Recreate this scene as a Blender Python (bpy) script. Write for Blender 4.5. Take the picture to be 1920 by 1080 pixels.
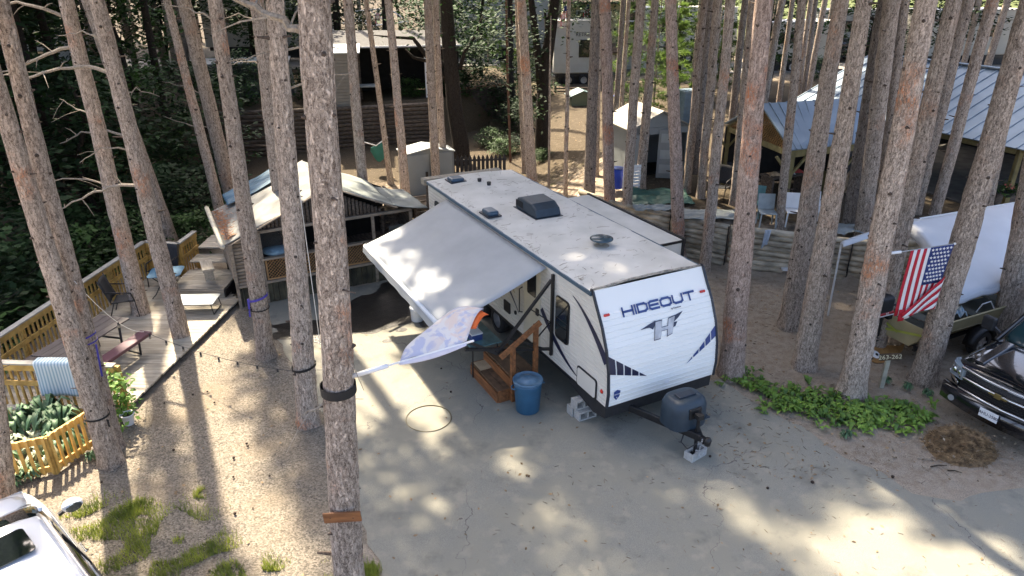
import bpy, bmesh, math, random
from mathutils import Vector, Matrix, noise
R = random.Random(7)
rad = math.radians
for _o in list(bpy.data.objects): bpy.data.objects.remove(_o)
SC = bpy.context.scene
COL = SC.collection
# ---------------------------------------------------------------- camera, sky, sun, exposure
CAM_H, CAM_F, CAM_P = 7.88, 1330.0, rad(24.45)      # drone height, focal length in photo pixels, pitch below horizon
cd = bpy.data.cameras.new('camera'); cam = bpy.data.objects.new('camera', cd); COL.objects.link(cam)
cd.sensor_width = 36; cd.lens = CAM_F / 1920 * 36; cd.clip_end = 600; cd.clip_start = .1
cam.location = (0, 0, CAM_H); cam.rotation_euler = (math.pi / 2 - CAM_P, 0, 0)
SC.camera = cam
SUN_EL, SUN_AZ = rad(50), rad(-29)                   # azimuth clockwise from +Y: behind the scene, to the left
SUN_DIR = Vector((math.sin(SUN_AZ) * math.cos(SUN_EL), math.cos(SUN_AZ) * math.cos(SUN_EL), math.sin(SUN_EL)))
wd = bpy.data.worlds.new('World'); SC.world = wd; wd.use_nodes = True
wn = wd.node_tree; wn.nodes.clear()
_sky = wn.nodes.new('ShaderNodeTexSky'); _sky.sky_type = 'NISHITA'; _sky.sun_disc = False
_sky.sun_elevation = SUN_EL; _sky.sun_rotation = SUN_AZ; _sky.air_density = .65; _sky.dust_density = 4.0; _sky.ozone_density = .0
_bg = wn.nodes.new('ShaderNodeBackground'); _bg.inputs[1].default_value = .15
_wo = wn.nodes.new('ShaderNodeOutputWorld')
wn.links.new(_sky.outputs[0], _bg.inputs[0]); wn.links.new(_bg.outputs[0], _wo.inputs[0])
ld = bpy.data.lights.new('sun', 'SUN'); ld.energy = 4.6; ld.angle = rad(1.1); ld.color = (1, .86, .66)
sun = bpy.data.objects.new('sun', ld); COL.objects.link(sun); sun.rotation_euler = SUN_DIR.to_track_quat('Z', 'Y').to_euler()
SC.view_settings.view_transform = 'Standard'; SC.view_settings.look = 'None'
SC.view_settings.gamma = 1; SC.view_settings.exposure = 2.1
SC.cycles.max_bounces = 6; SC.cycles.diffuse_bounces = 3; SC.cycles.transparent_max_bounces = 8
SC.cycles.use_denoising = True
# ---------------------------------------------------------------- where things stand
def ray(u, v):
    x = (u - 960) / CAM_F; y = (540 - v) / CAM_F; c, s = math.cos(CAM_P), math.sin(CAM_P)
    return Vector((x, c + y * s, -s + y * c))
def G(u, v, z=0.):
    r = ray(u, v); t = (z - CAM_H) / r.z
    return Vector((r.x * t, r.y * t, z))
def AY(u, v, Y):
    r = ray(u, v); t = Y / r.y
    return Vector((r.x * t, Y, CAM_H + r.z * t))
def sm(a, b, x):
    t = max(0., min(1., (x - a) / (b - a))); return t * t * (3 - 2 * t)
WALL = [(2.2, 22.4), (3.2, 21.15), (3.73, 20.64), (4.72, 19.93), (6.14, 18.9), (7.61, 18.33), (9.12, 17.79), (9.7, 17.55), (11.6, 17.75), (14, 18.6), (20, 20.5)]
BACKWALL = [(-18, 30.5), (-8.42, 32.58), (-3.4, 34.1), (-1.4, 36.6), (0, 38.2)]
def sdist(x, y, L):
    best = 1e9; sg = 1
    for (ax, ay), (bx, by) in zip(L, L[1:]):
        dx, dy = bx - ax, by - ay; l2 = dx * dx + dy * dy
        t = max(0, min(1, ((x - ax) * dx + (y - ay) * dy) / l2))
        px, py = ax + t * dx, ay + t * dy; d = math.hypot(x - px, y - py)
        if d < best: best = d; sg = 1 if dx * (y - ay) - dy * (x - ax) > 0 else -1
    return best * sg
def hz(x, y):
    z = .05 * max(0, y - 30)
    if x > -1 and y > 14:
        z = max(z, 1.2 * sm(.05, .5, sdist(x, y, WALL)) * sm(1.2, 4.2, x + .10 * (y - 22)) ) if y < 60 else z
    if x < 4 and y > 27:
        z = max(z, 2.0 * sm(.05, .6, sdist(x, y, BACKWALL)) * sm(1.5, -1., x)) if y < 70 else z
    xr = -10.5 if y < 19 else -10.5 + .25 * (y - 19)
    xr = min(xr, -8.6)
    if y > 7.5: z -= 3.2 * sm(.1, 6.5, xr - x) * sm(7.5, 11, y) * (1 - sm(24, 34, y))
    return z
def GT(u, v, up=0.):
    z = 0.
    for _ in range(25): 
        p = G(u, v, z + up); z += .6 * (hz(p.x, p.y) - z)
    return Vector((p.x, p.y, hz(p.x, p.y)))
# ---------------------------------------------------------------- materials
MATS = {}
def _n(nt, t, **k):
    n = nt.nodes.new(t)
    for a, b in k.items(): setattr(n, a, b)
    return n
def mat(name, col, rough=.7, var=.18, scale=6., col2=None, bump=0., bscale=None, metal=0., spec=.5, stretch=(1, 1, 1), coat=0., trans=0., detail=5., rnd=0., emit=0):
    if name in MATS: return MATS[name]
    m = bpy.data.materials.new(name); m.use_nodes = True; nt = m.node_tree; L = nt.links
    b = nt.nodes['Principled BSDF']; b.inputs['Roughness'].default_value = rough; b.inputs['Metallic'].default_value = metal
    b.inputs['Specular IOR Level'].default_value = spec; b.inputs['Coat Weight'].default_value = coat
    tc = _n(nt, 'ShaderNodeTexCoord'); mp = _n(nt, 'ShaderNodeMapping'); mp.inputs['Scale'].default_value = stretch
    L.new(tc.outputs['Object'], mp.inputs[0])
    nz = _n(nt, 'ShaderNodeTexNoise'); nz.inputs['Scale'].default_value = scale; nz.inputs['Detail'].default_value = detail
    L.new(mp.outputs[0], nz.inputs['Vector'])
    mx = _n(nt, 'ShaderNodeMix', data_type='RGBA')
    a = [max(0, c * (1 - var)) for c in col]; c2 = col2 or [min(1, c * (1 + var)) for c in col]
    mx.inputs[6].default_value = (*a, 1); mx.inputs[7].default_value = (*c2, 1)
    mr = _n(nt, 'ShaderNodeMapRange'); mr.inputs[1].default_value = .32; mr.inputs[2].default_value = .68
    L.new(nz.outputs[0], mr.inputs[0]); L.new(mr.outputs[0], mx.inputs[0])
    out = mx.outputs[2]
    if rnd:
        oi = _n(nt, 'ShaderNodeObjectInfo'); hs = _n(nt, 'ShaderNodeHueSaturation')
        m2 = _n(nt, 'ShaderNodeMapRange'); m2.inputs[3].default_value = 1 - rnd; m2.inputs[4].default_value = 1 + rnd
        L.new(oi.outputs['Random'], m2.inputs[0]); L.new(m2.outputs[0], hs.inputs['Value']); L.new(out, hs.inputs['Color']); out = hs.outputs[0]
    L.new(out, b.inputs['Base Color'])
    if bump:
        nb = _n(nt, 'ShaderNodeTexNoise'); nb.inputs['Scale'].default_value = bscale or scale * 4; nb.inputs['Detail'].default_value = 6
        L.new(mp.outputs[0], nb.inputs['Vector'])
        bp = _n(nt, 'ShaderNodeBump'); bp.inputs['Strength'].default_value = bump; bp.inputs['Distance'].default_value = .02
        L.new(nb.outputs[0], bp.inputs['Height']); L.new(bp.outputs[0], b.inputs['Normal'])
    if trans:
        tr = _n(nt, 'ShaderNodeBsdfTranslucent'); ms = _n(nt, 'ShaderNodeMixShader'); ms.inputs[0].default_value = trans
        L.new(out, tr.inputs[0]); L.new(b.outputs[0], ms.inputs[1]); L.new(tr.outputs[0], ms.inputs[2])
        L.new(ms.outputs[0], nt.nodes['Material Output'].inputs[0])
    MATS[name] = m; return m
def glass(name, col=(.015, .018, .02), rough=.06):
    m = mat(name, col, rough, .1, 3); m.node_tree.nodes['Principled BSDF'].inputs['Specular IOR Level'].default_value = .8; return m

def bark_mat(name, c_grey, c_dark, c_or, oramt):
    m = bpy.data.materials.new(name); m.use_nodes = True; nt = m.node_tree; L = nt.links
    b = nt.nodes['Principled BSDF']; b.inputs['Roughness'].default_value = .95; b.inputs['Specular IOR Level'].default_value = .15
    tc = _n(nt, 'ShaderNodeTexCoord'); oi = _n(nt, 'ShaderNodeObjectInfo')
    ad = _n(nt, 'ShaderNodeVectorMath', operation='ADD'); cx = _n(nt, 'ShaderNodeCombineXYZ')
    ml = _n(nt, 'ShaderNodeMath', operation='MULTIPLY'); ml.inputs[1].default_value = 37.
    L.new(oi.outputs['Random'], ml.inputs[0]); L.new(ml.outputs[0], cx.inputs[2]); L.new(tc.outputs['Object'], ad.inputs[0]); L.new(cx.outputs[0], ad.inputs[1])
    def noi(sc, det, ro, vec, dis=0.):
        n = _n(nt, 'ShaderNodeTexNoise'); n.inputs['Scale'].default_value = sc; n.inputs['Detail'].default_value = det; n.inputs['Roughness'].default_value = ro; n.inputs['Distortion'].default_value = dis; L.new(vec, n.inputs['Vector']); return n
    def mth(op, x, y, clamp=False):
        n = _n(nt, 'ShaderNodeMath', operation=op, use_clamp=clamp)
        for k, q in ((0, x), (1, y)):
            if isinstance(q, (int, float)): n.inputs[k].default_value = q
            else: L.new(q, n.inputs[k])
        return n.outputs[0]
    wn_ = noi(14, 3, .6, ad.outputs[0]); wp = _n(nt, 'ShaderNodeVectorMath', operation='MULTIPLY_ADD'); wp.inputs[1].default_value = (.07, .07, .12)
    L.new(wn_.outputs['Color'], wp.inputs[0]); L.new(ad.outputs[0], wp.inputs[2])
    mp = _n(nt, 'ShaderNodeMapping'); mp.inputs['Scale'].default_value = (1, 1, .34); L.new(wp.outputs[0], mp.inputs[0])
    vc = _n(nt, 'ShaderNodeTexVoronoi'); vc.inputs['Scale'].default_value = 52; L.new(mp.outputs[0], vc.inputs['Vector']); sv = _n(nt, 'ShaderNodeSeparateColor'); L.new(vc.outputs['Color'], sv.inputs[0])
    flake = noi(46, 8, .75, mp.outputs[0], .5).outputs[0]; mp2 = _n(nt, 'ShaderNodeMapping'); mp2.inputs['Scale'].default_value = (1, 1, .16); L.new(wp.outputs[0], mp2.inputs[0])
    fur = noi(30, 5, .62, mp2.outputs[0], .4).outputs[0]; nl = noi(1.1, 4, .55, ad.outputs[0])
    h = mth('ADD', mth('MULTIPLY', mth('SUBTRACT', flake, .5), 2.6), mth('MULTIPLY', mth('SUBTRACT', sv.outputs[0], .5), .42)); h = mth('ADD', h, mth('MULTIPLY', mth('SUBTRACT', fur, .5), 1.7)); vp = _n(nt, 'ShaderNodeTexVoronoi', feature='DISTANCE_TO_EDGE'); vp.inputs['Scale'].default_value = 17; wp2 = _n(nt, 'ShaderNodeVectorMath', operation='MULTIPLY_ADD'); wp2.inputs[1].default_value = (.11, .11, .3); L.new(noi(9, 5, .7, ad.outputs[0]).outputs['Color'], wp2.inputs[0]); L.new(mp.outputs[0], wp2.inputs[2]); L.new(wp2.outputs[0], vp.inputs['Vector'])
    pr_ = _n(nt, 'ShaderNodeMapRange'); pr_.inputs[1].default_value = .0; pr_.inputs[2].default_value = .10; pr_.inputs[3].default_value = -.34; pr_.inputs[4].default_value = .10; L.new(vp.outputs[0], pr_.inputs[0]); h = mth('ADD', h, pr_.outputs[0])
    h = mth('ADD', h, .62, True)
    mA = _n(nt, 'ShaderNodeMix', data_type='RGBA'); mA.inputs[6].default_value = (*c_dark, 1); mA.inputs[7].default_value = (*c_grey, 1); L.new(h, mA.inputs[0])
    mB = _n(nt, 'ShaderNodeMix', data_type='RGBA'); mB.inputs[7].default_value = (*c_or, 1); L.new(mA.outputs[2], mB.inputs[6])
    r2 = _n(nt, 'ShaderNodeMapRange'); r2.inputs[1].default_value = .57; r2.inputs[2].default_value = .72; r2.inputs[4].default_value = oramt; L.new(nl.outputs[0], r2.inputs[0])
    L.new(mth('MULTIPLY', r2.outputs[0], mth('MULTIPLY', sv.outputs[1], h), True), mB.inputs[0])
    hs = _n(nt, 'ShaderNodeHueSaturation'); v2 = _n(nt, 'ShaderNodeMapRange'); v2.inputs[3].default_value = .86; v2.inputs[4].default_value = 1.1
    L.new(oi.outputs['Random'], v2.inputs[0]); L.new(v2.outputs[0], hs.inputs['Value']); L.new(mB.outputs[2], hs.inputs['Color']); L.new(hs.outputs[0], b.inputs['Base Color'])
    bp = _n(nt, 'ShaderNodeBump'); bp.inputs['Strength'].default_value = .8; bp.inputs['Distance'].default_value = .025; L.new(h, bp.inputs['Height']); L.new(bp.outputs[0], b.inputs['Normal'])
    MATS[name] = m; return m
BARK = bark_mat('pine_bark', (.68, .56, .455), (.13, .095, .072), (.62, .26, .12), 1.5)
BARK2 = bark_mat('pine_bark_old', (.61, .505, .41), (.10, .076, .058), (.48, .24, .13), .9)
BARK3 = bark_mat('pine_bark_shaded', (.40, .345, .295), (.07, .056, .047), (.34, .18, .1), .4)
BARKP = bark_mat('pine_bark_pink', (.66, .51, .42), (.16, .11, .085), (.60, .25, .13), 2.2)
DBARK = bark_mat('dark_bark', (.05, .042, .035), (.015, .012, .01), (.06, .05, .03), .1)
KNOT = mat('knot', (.075, .055, .042), .95, .4, 30)
DEAD = mat('dead_wood', (.27, .23, .18), .95, .35, 14, bump=.4, stretch=(3, 3, 3))
WHITE = mat('white_plastic', (.75, .76, .76), .45, .05, 4)
BLACK = mat('black_metal', (.012, .012, .013), .45, .3, 10)
BLACKP = mat('black_plastic', (.018, .018, .02), .6, .3, 10)
# ---------------------------------------------------------------- mesh builder
class MB:
    def __init__(s): s.v = []; s.f = []; s.m = []; s.k = 0
    def add(s, vs, fs):
        o = len(s.v); s.v += [tuple(p) for p in vs]; s.f += [tuple(i + o for i in f) for f in fs]; s.m += [s.k] * len(fs); return s
    def box(s, c, d, rot=None):
        x, y, z = d[0] / 2, d[1] / 2, d[2] / 2; c = Vector(c)
        vs = [Vector(p) for p in ((-x, -y, -z), (x, -y, -z), (x, y, -z), (-x, y, -z), (-x, -y, z), (x, -y, z), (x, y, z), (-x, y, z))]
        if rot is not None: vs = [rot @ p for p in vs]
        return s.add([p + c for p in vs], [(0, 3, 2, 1), (4, 5, 6, 7), (0, 1, 5, 4), (1, 2, 6, 5), (2, 3, 7, 6), (3, 0, 4, 7)])
    def bar(s, a, b, w, h, up=(0, 0, 1)):
        a, b = Vector(a), Vector(b); x = (b - a); l = x.length; x.normalize(); up = Vector(up)
        if abs(x.dot(up)) > .99: up = Vector((0, 1, 0))
        y = up.cross(x).normalized(); z = x.cross(y)
        return s.box((a + b) / 2, (l, w, h), Matrix((x, y, z)).transposed())
    def tube(s, pts, r, n=8, cap=True):
        pts = [Vector(p) for p in pts]; rs = r if isinstance(r, (list, tuple)) else [r] * len(pts)
        vs = []; prev = None
        for i, p in enumerate(pts):
            t = (pts[min(i + 1, len(pts) - 1)] - pts[max(i - 1, 0)]).normalized()
            if prev is None: prev = t.orthogonal().normalized()
            x = (prev - t * prev.dot(t)); x = x.normalized() if x.length > 1e-6 else t.orthogonal().normalized(); prev = x; y = t.cross(x)
            for k in range(n):
                a = 2 * math.pi * k / n; vs.append(p + (x * math.cos(a) + y * math.sin(a)) * rs[i])
        fs = [(i * n + k, i * n + (k + 1) % n, (i + 1) * n + (k + 1) % n, (i + 1) * n + k) for i in range(len(pts) - 1) for k in range(n)]
        if cap: fs += [tuple(range(n - 1, -1, -1)), tuple(range((len(pts) - 1) * n, len(pts) * n))]
        return s.add(vs, fs)
    def lathe(s, prof, n=20, c=(0, 0, 0), rot=None, cap=True):
        vs = []
        for r, z in prof:
            for k in range(n):
                a = 2 * math.pi * k / n; p = Vector((r * math.cos(a), r * math.sin(a), z))
                vs.append((rot @ p if rot is not None else p) + Vector(c))
        m = len(prof); fs = [(i * n + k, i * n + (k + 1) % n, (i + 1) * n + (k + 1) % n, (i + 1) * n + k) for i in range(m - 1) for k in range(n)]
        if cap: fs += [tuple(range(n - 1, -1, -1)), tuple(range((m - 1) * n, m * n))]
        return s.add(vs, fs)
    def prism(s, pts, ext):
        n = len(pts); e = Vector(ext); pts = [Vector(p) for p in pts]
        return s.add(pts + [p + e for p in pts], [tuple(range(n - 1, -1, -1)), tuple(range(n, 2 * n))] + [(k, (k + 1) % n, n + (k + 1) % n, n + k) for k in range(n)])
    def grid(s, fn, nu, nv):
        vs = [fn(i / nu, j / nv) for j in range(nv + 1) for i in range(nu + 1)]
        return s.add(vs, [(j * (nu + 1) + i, j * (nu + 1) + i + 1, (j + 1) * (nu + 1) + i + 1, (j + 1) * (nu + 1) + i) for j in range(nv) for i in range(nu)])
    def quad(s, *p): return s.add(p, [tuple(range(len(p)))])
    def mesh(s, name, mats, smooth=False):
        me = bpy.data.meshes.new(name); me.from_pydata(s.v, [], s.f)
        for m in (mats if isinstance(mats, (list, tuple)) else [mats]): me.materials.append(m)
        if s.k or any(s.m): me.polygons.foreach_set('material_index', s.m)
        if smooth: me.polygons.foreach_set('use_smooth', [True] * len(me.polygons))
        me.update(); return me
    def build(s, name, mats, parent=None, smooth=False, bevel=0., loc=None, rotz=0, solid=0., kind=None, label=None, segs=2):
        return put(name, s.mesh(name, mats, smooth), parent, bevel, loc, rotz, solid, kind, label, segs)
def put(name, me, parent=None, bevel=0., loc=None, rotz=0, solid=0., kind=None, label=None, segs=2):
    o = bpy.data.objects.new(name, me); COL.objects.link(o)
    if parent is not None: o.parent = parent
    if loc is not None: o.location = loc
    if rotz: o.rotation_euler.z = rotz
    if solid: md = o.modifiers.new('s', 'SOLIDIFY'); md.thickness = solid; md.offset = 0
    if bevel:
        md = o.modifiers.new('b', 'BEVEL'); md.width = bevel; md.segments = segs; md.limit_method = 'ANGLE'; md.angle_limit = rad(40)
    if kind: o['kind'] = kind
    if label: o['label'] = label
    return o
def tag(o, label, cat, group=None, kind=None):
    o['label'] = label; o['category'] = cat
    if group: o['group'] = group
    if kind: o['kind'] = kind
    return o
def thing(name, label, cat, loc=(0, 0, 0), rotz=0., group=None):
    o = bpy.data.objects.new(name, None); COL.objects.link(o); o.empty_display_size = .2
    o.location = loc; o.rotation_euler = (0, 0, rotz); return tag(o, label, cat, group)
def struct(o): o['kind'] = 'structure'; return o
def copy_tree(o, parent=None):
    c = o.copy(); COL.objects.link(c); c.parent = parent
    for ch in o.children: copy_tree(ch, c)
    return c
def rrect(w, h, r, n=4):
    pts = []
    for cx, cy, a0 in ((w / 2 - r, h / 2 - r, 0), (-w / 2 + r, h / 2 - r, 90), (-w / 2 + r, -h / 2 + r, 180), (w / 2 - r, -h / 2 + r, 270)):
        for k in range(n + 1):
            a = rad(a0 + 90 * k / n); pts.append((cx + r * math.cos(a), cy + r * math.sin(a)))
    return pts
def plate(mb, pts, o, ux, uy, th):
    o, ux, uy = Vector(o), Vector(ux), Vector(uy); nrm = ux.cross(uy).normalized()
    return mb.prism([o + ux * p[0] + uy * p[1] for p in pts], nrm * th)
def text(s, size, m, parent, M, name='lettering', ext=.002):
    cu = bpy.data.curves.new('t', 'FONT'); cu.body = s; cu.size = size; cu.extrude = ext; cu.align_x = 'CENTER'; cu.align_y = 'CENTER'; cu.resolution_u = 3
    t = bpy.data.objects.new('t', cu); COL.objects.link(t)
    me = bpy.data.meshes.new_from_object(t); bpy.data.objects.remove(t); me.materials.clear(); me.materials.append(m)
    me.transform(M); return put(name, me, parent)
def frame3(o, x, y):
    x = Vector(x).normalized(); y = Vector(y).normalized(); z = x.cross(y)
    M = Matrix((x, y, z)).transposed().to_4x4(); M.translation = Vector(o); return M
def leafcards(mb, c, n, size, spread, rnd, flat=.5, asp=.5, k=1):
    for _ in range(n):
        p = Vector(c) + Vector((rnd.gauss(0, spread[0]), rnd.gauss(0, spread[1]), rnd.gauss(0, spread[2])))
        d = Vector((rnd.uniform(-1, 1), rnd.uniform(-1, 1), rnd.uniform(-1, .6) * (1 - flat))).normalized()
        w = d.cross(Vector((rnd.uniform(-.5, .5), rnd.uniform(-.5, .5), 1))).normalized(); l = size * rnd.uniform(.6, 1.3); h = l * asp * .5
        mb.add([p, p + d * l * .5 + w * h, p + d * l, p + d * l * .5 - w * h], [(0, 1, 2, 3)])
# ---------------------------------------------------------------- ground
def pts_in(poly, x, y):
    c = False; j = len(poly) - 1
    for i in range(len(poly)):
        (xi, yi), (xj, yj) = poly[i], poly[j]
        if (yi > y) != (yj > y) and x < (xj - xi) * (y - yi) / (yj - yi) + xi: c = not c
        j = i
    return c
def pdist(poly, x, y):
    d = abs(sdist(x, y, list(poly) + [poly[0]])); return d if pts_in(poly, x, y) else -d
g2 = lambda L, z=0: [tuple(G(u, v, z).xy) for u, v in L]
PAVE = g2([(720, 1080), (683, 995), (655, 900), (640, 850), (615, 780), (575, 735), (552, 685), (517, 638), (500, 600), (499, 568), (670, 538)]) + \
    [(-1.8, 18.9), (0.1, 19.6), (3.75, 12.6)] + g2([(1352, 712), (1400, 745), (1470, 785), (1530, 817), (1575, 859), (1650, 884), (1687, 917), (1762, 938), (1920, 918)]) + [(16, 8.2), (16, -4), (-1.2, -4), (-1.3, 3.5)]
GRAVEL = [(-9, 9), (-7.4, 11.3), (-6.8, 16.2), (-5.9, 16.6), (-4, 13.2), (-3, 10), (-1.2, 6), (-1, -4), (-12, -4), (-12, 8)]
LAWNFAR = [(-26, 46), (2, 46), (3, 75), (-30, 80)]
GRASS = [((-6.0, 8.4), (-4.2, 7.9), (-3.3, 6.2), (-4.2, 4.5), (-8, 4.5), (-7.5, 8)), ((-2.6, 7.0), (-1.4, 7.0), (-1.0, 5), (-3, 5))]
def ground():
    mb = MB(); xs = [-75 + 3 * i for i in range(17)] + [-25.5 + .5 * i for i in range(102)] + [26 + 3 * i for i in range(20)]
    ys = [-80 + 8 * i for i in range(9)] + [-8 + .5 * i for i in range(100)] + [42 + 2 * i for i in range(18)] + [80 + 8 * i for i in range(12)]
    nx = len(xs); vs = []; za = []
    for y in ys:
        for x in xs:
            nz = noise.noise((x * .35, y * .35, 0)) * .05 + noise.noise((x * 1.3, y * 1.3, 3)) * .015
            flat = 1 if (y < 27 and -11 < x < 12) else 0
            vs.append((x, y, hz(x, y) + (nz * (.12 if flat else 1)) - (.012 if flat else 0)))
            wob = noise.noise((x * .9, y * .9, 9)) * .5
            gr = sm(-.3, .3, pdist(GRAVEL, x, y) + wob * .5) if x < 0 and y < 20 else 0
            gs = max(sm(-.5, .5, pdist(LAWNFAR, x, y)) if y > 40 else 0, .0)
            if y > 56: gs = max(gs, .9 * sm(56, 62, y) * (0 if x < -14 else 1))
            if y < 12:
                for p in GRASS: gs = max(gs, .33 * sm(-.6, .5, pdist(p, x, y)))
            if y > 26 and -4 < x < 8: gs = max(gs, .42)
            if y > 33 and -12 < x < -1.5: gs = max(gs, .45)
            li = sm(19, 26, y) * .6 if x > -9 else .25
            if x > 3 and y > 9: li = max(li, .35)
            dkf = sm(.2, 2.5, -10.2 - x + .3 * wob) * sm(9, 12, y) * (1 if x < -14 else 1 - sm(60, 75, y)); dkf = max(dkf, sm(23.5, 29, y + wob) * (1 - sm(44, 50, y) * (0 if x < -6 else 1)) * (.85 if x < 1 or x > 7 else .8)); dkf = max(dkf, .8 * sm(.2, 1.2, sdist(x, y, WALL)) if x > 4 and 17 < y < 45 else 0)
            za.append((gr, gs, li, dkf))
    mb.add(vs, [(j * nx + i, j * nx + i + 1, (j + 1) * nx + i + 1, (j + 1) * nx + i) for j in range(len(ys) - 1) for i in range(nx - 1)])
    m = bpy.data.materials.new('ground_soil'); m.use_nodes = True; nt = m.node_tree; L = nt.links
    b = nt.nodes['Principled BSDF']; b.inputs['Roughness'].default_value = .95; b.inputs['Specular IOR Level'].default_value = .15
    tc = _n(nt, 'ShaderNodeTexCoord'); at = _n(nt, 'ShaderNodeAttribute', attribute_name='zone'); sp = _n(nt, 'ShaderNodeSeparateColor'); L.new(at.outputs['Color'], sp.inputs[0])
    def nz(sc, d=5, ro=.5):
        n = _n(nt, 'ShaderNodeTexNoise'); n.inputs['Scale'].default_value = sc; n.inputs['Detail'].default_value = d; n.inputs['Roughness'].default_value = ro; L.new(tc.outputs['Object'], n.inputs['Vector']); return n.outputs[0]
    def mr(s, a, c, lo=0., hi=1.):
        n = _n(nt, 'ShaderNodeMapRange'); n.inputs[1].default_value = a; n.inputs[2].default_value = c; n.inputs[3].default_value = lo; n.inputs[4].default_value = hi; L.new(s, n.inputs[0]); return n.outputs[0]
    def mx(f, A, B):
        n = _n(nt, 'ShaderNodeMix', data_type='RGBA'); L.new(f, n.inputs[0])
        for k, c in ((6, A), (7, B)):
            if isinstance(c, tuple): n.inputs[k].default_value = (*c, 1)
            else: L.new(c, n.inputs[k])
        return n.outputs[2]
    def mt(op, a, c, clamp=True):
        n = _n(nt, 'ShaderNodeMath', operation=op, use_clamp=clamp)
        for k, q in ((0, a), (1, c)):
            if isinstance(q, (int, float)): n.inputs[k].default_value = q
            else: L.new(q, n.inputs[k])
        return n.outputs[0]
    fine = nz(55, 6, .7); mid = nz(6, 5); big = nz(.7, 4)
    soil = mx(mr(fine, .3, .7), (.15, .125, .095), (.46, .395, .31)); soil = mx(mr(big, .35, .65, 0, .55), soil, (.35, .295, .23))
    ndl = mx(mr(nz(30, 6, .8), .35, .68), (.07, .042, .022), (.28, .19, .105)); lm = mt('MULTIPLY', mr(mid, .4, .62), mt('ADD', sp.outputs[2], 0)); soil = mx(lm, soil, ndl)
    vo = _n(nt, 'ShaderNodeTexVoronoi'); vo.inputs['Scale'].default_value = 42; L.new(tc.outputs['Object'], vo.inputs['Vector']); svc = _n(nt, 'ShaderNodeSeparateColor'); L.new(vo.outputs['Color'], svc.inputs[0])
    gv = mx(svc.outputs[0], (.078, .067, .053), (.315, .275, .22)); gv = mx(mr(mid, .3, .7, 0, .5), gv, (.18, .162, .132)); gv = mx(mr(big, .5, .7, 0, .55), gv, (.20, .16, .112))
    col = mx(mr(mt('ADD', mt('SUBTRACT', mid, .5, False), sp.outputs[0], False), .35, .65), soil, gv)
    gc = mx(mr(nz(24, 5, .7), .3, .7), (.035, .055, .018), (.13, .15, .045)); 
    col = mx(mr(mt('ADD', mt('MULTIPLY', mt('SUBTRACT', nz(2.2, 6, .65), .5, False), 1.6, False), sp.outputs[1], False), .4, .75), col, gc)
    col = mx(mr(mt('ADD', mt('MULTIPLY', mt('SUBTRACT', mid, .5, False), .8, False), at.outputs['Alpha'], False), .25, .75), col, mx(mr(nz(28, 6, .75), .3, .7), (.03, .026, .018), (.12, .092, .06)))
    L.new(col, b.inputs['Base Color'])
    hgt = mt('ADD', mt('MULTIPLY', vo.outputs['Distance'], .8, False), fine, False)
    bp = _n(nt, 'ShaderNodeBump'); bp.inputs['Strength'].default_value = .6; bp.inputs['Distance'].default_value = .02; L.new(hgt, bp.inputs['Height']); L.new(bp.outputs[0], b.inputs['Normal'])
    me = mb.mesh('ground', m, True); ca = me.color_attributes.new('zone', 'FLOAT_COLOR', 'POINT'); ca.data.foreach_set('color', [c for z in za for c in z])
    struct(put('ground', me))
ground()
def ragged(poly, step, amp, seed=0):
    out = []
    for (ax, ay), (bx, by) in zip(poly, poly[1:] + poly[:1]):
        l = math.hypot(bx - ax, by - ay); n = max(1, int(l / step))
        for k in range(n):
            x, y = ax + (bx - ax) * k / n, ay + (by - ay) * k / n
            out.append((x + noise.noise((x * 2.3, y * 2.3, seed)) * amp + noise.noise((x * 9, y * 9, seed)) * amp * .35, y + noise.noise((x * 2.3, y * 2.3, seed + 5)) * amp + noise.noise((x * 9, y * 9, seed + 5)) * amp * .35))
    return out
def sheet(name, poly, z, m):
    bm = bmesh.new(); vs = [bm.verts.new((x, y, z)) for x, y in poly]; es = [bm.edges.new((vs[i], vs[(i + 1) % len(vs)])) for i in range(len(vs))]
    bmesh.ops.triangle_fill(bm, edges=es, use_beauty=True)
    for f in bm.faces:
        if f.normal.z < 0: f.normal_flip()
    me = bpy.data.meshes.new(name); bm.to_mesh(me); bm.free(); me.materials.append(m); return put(name, me)
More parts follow.
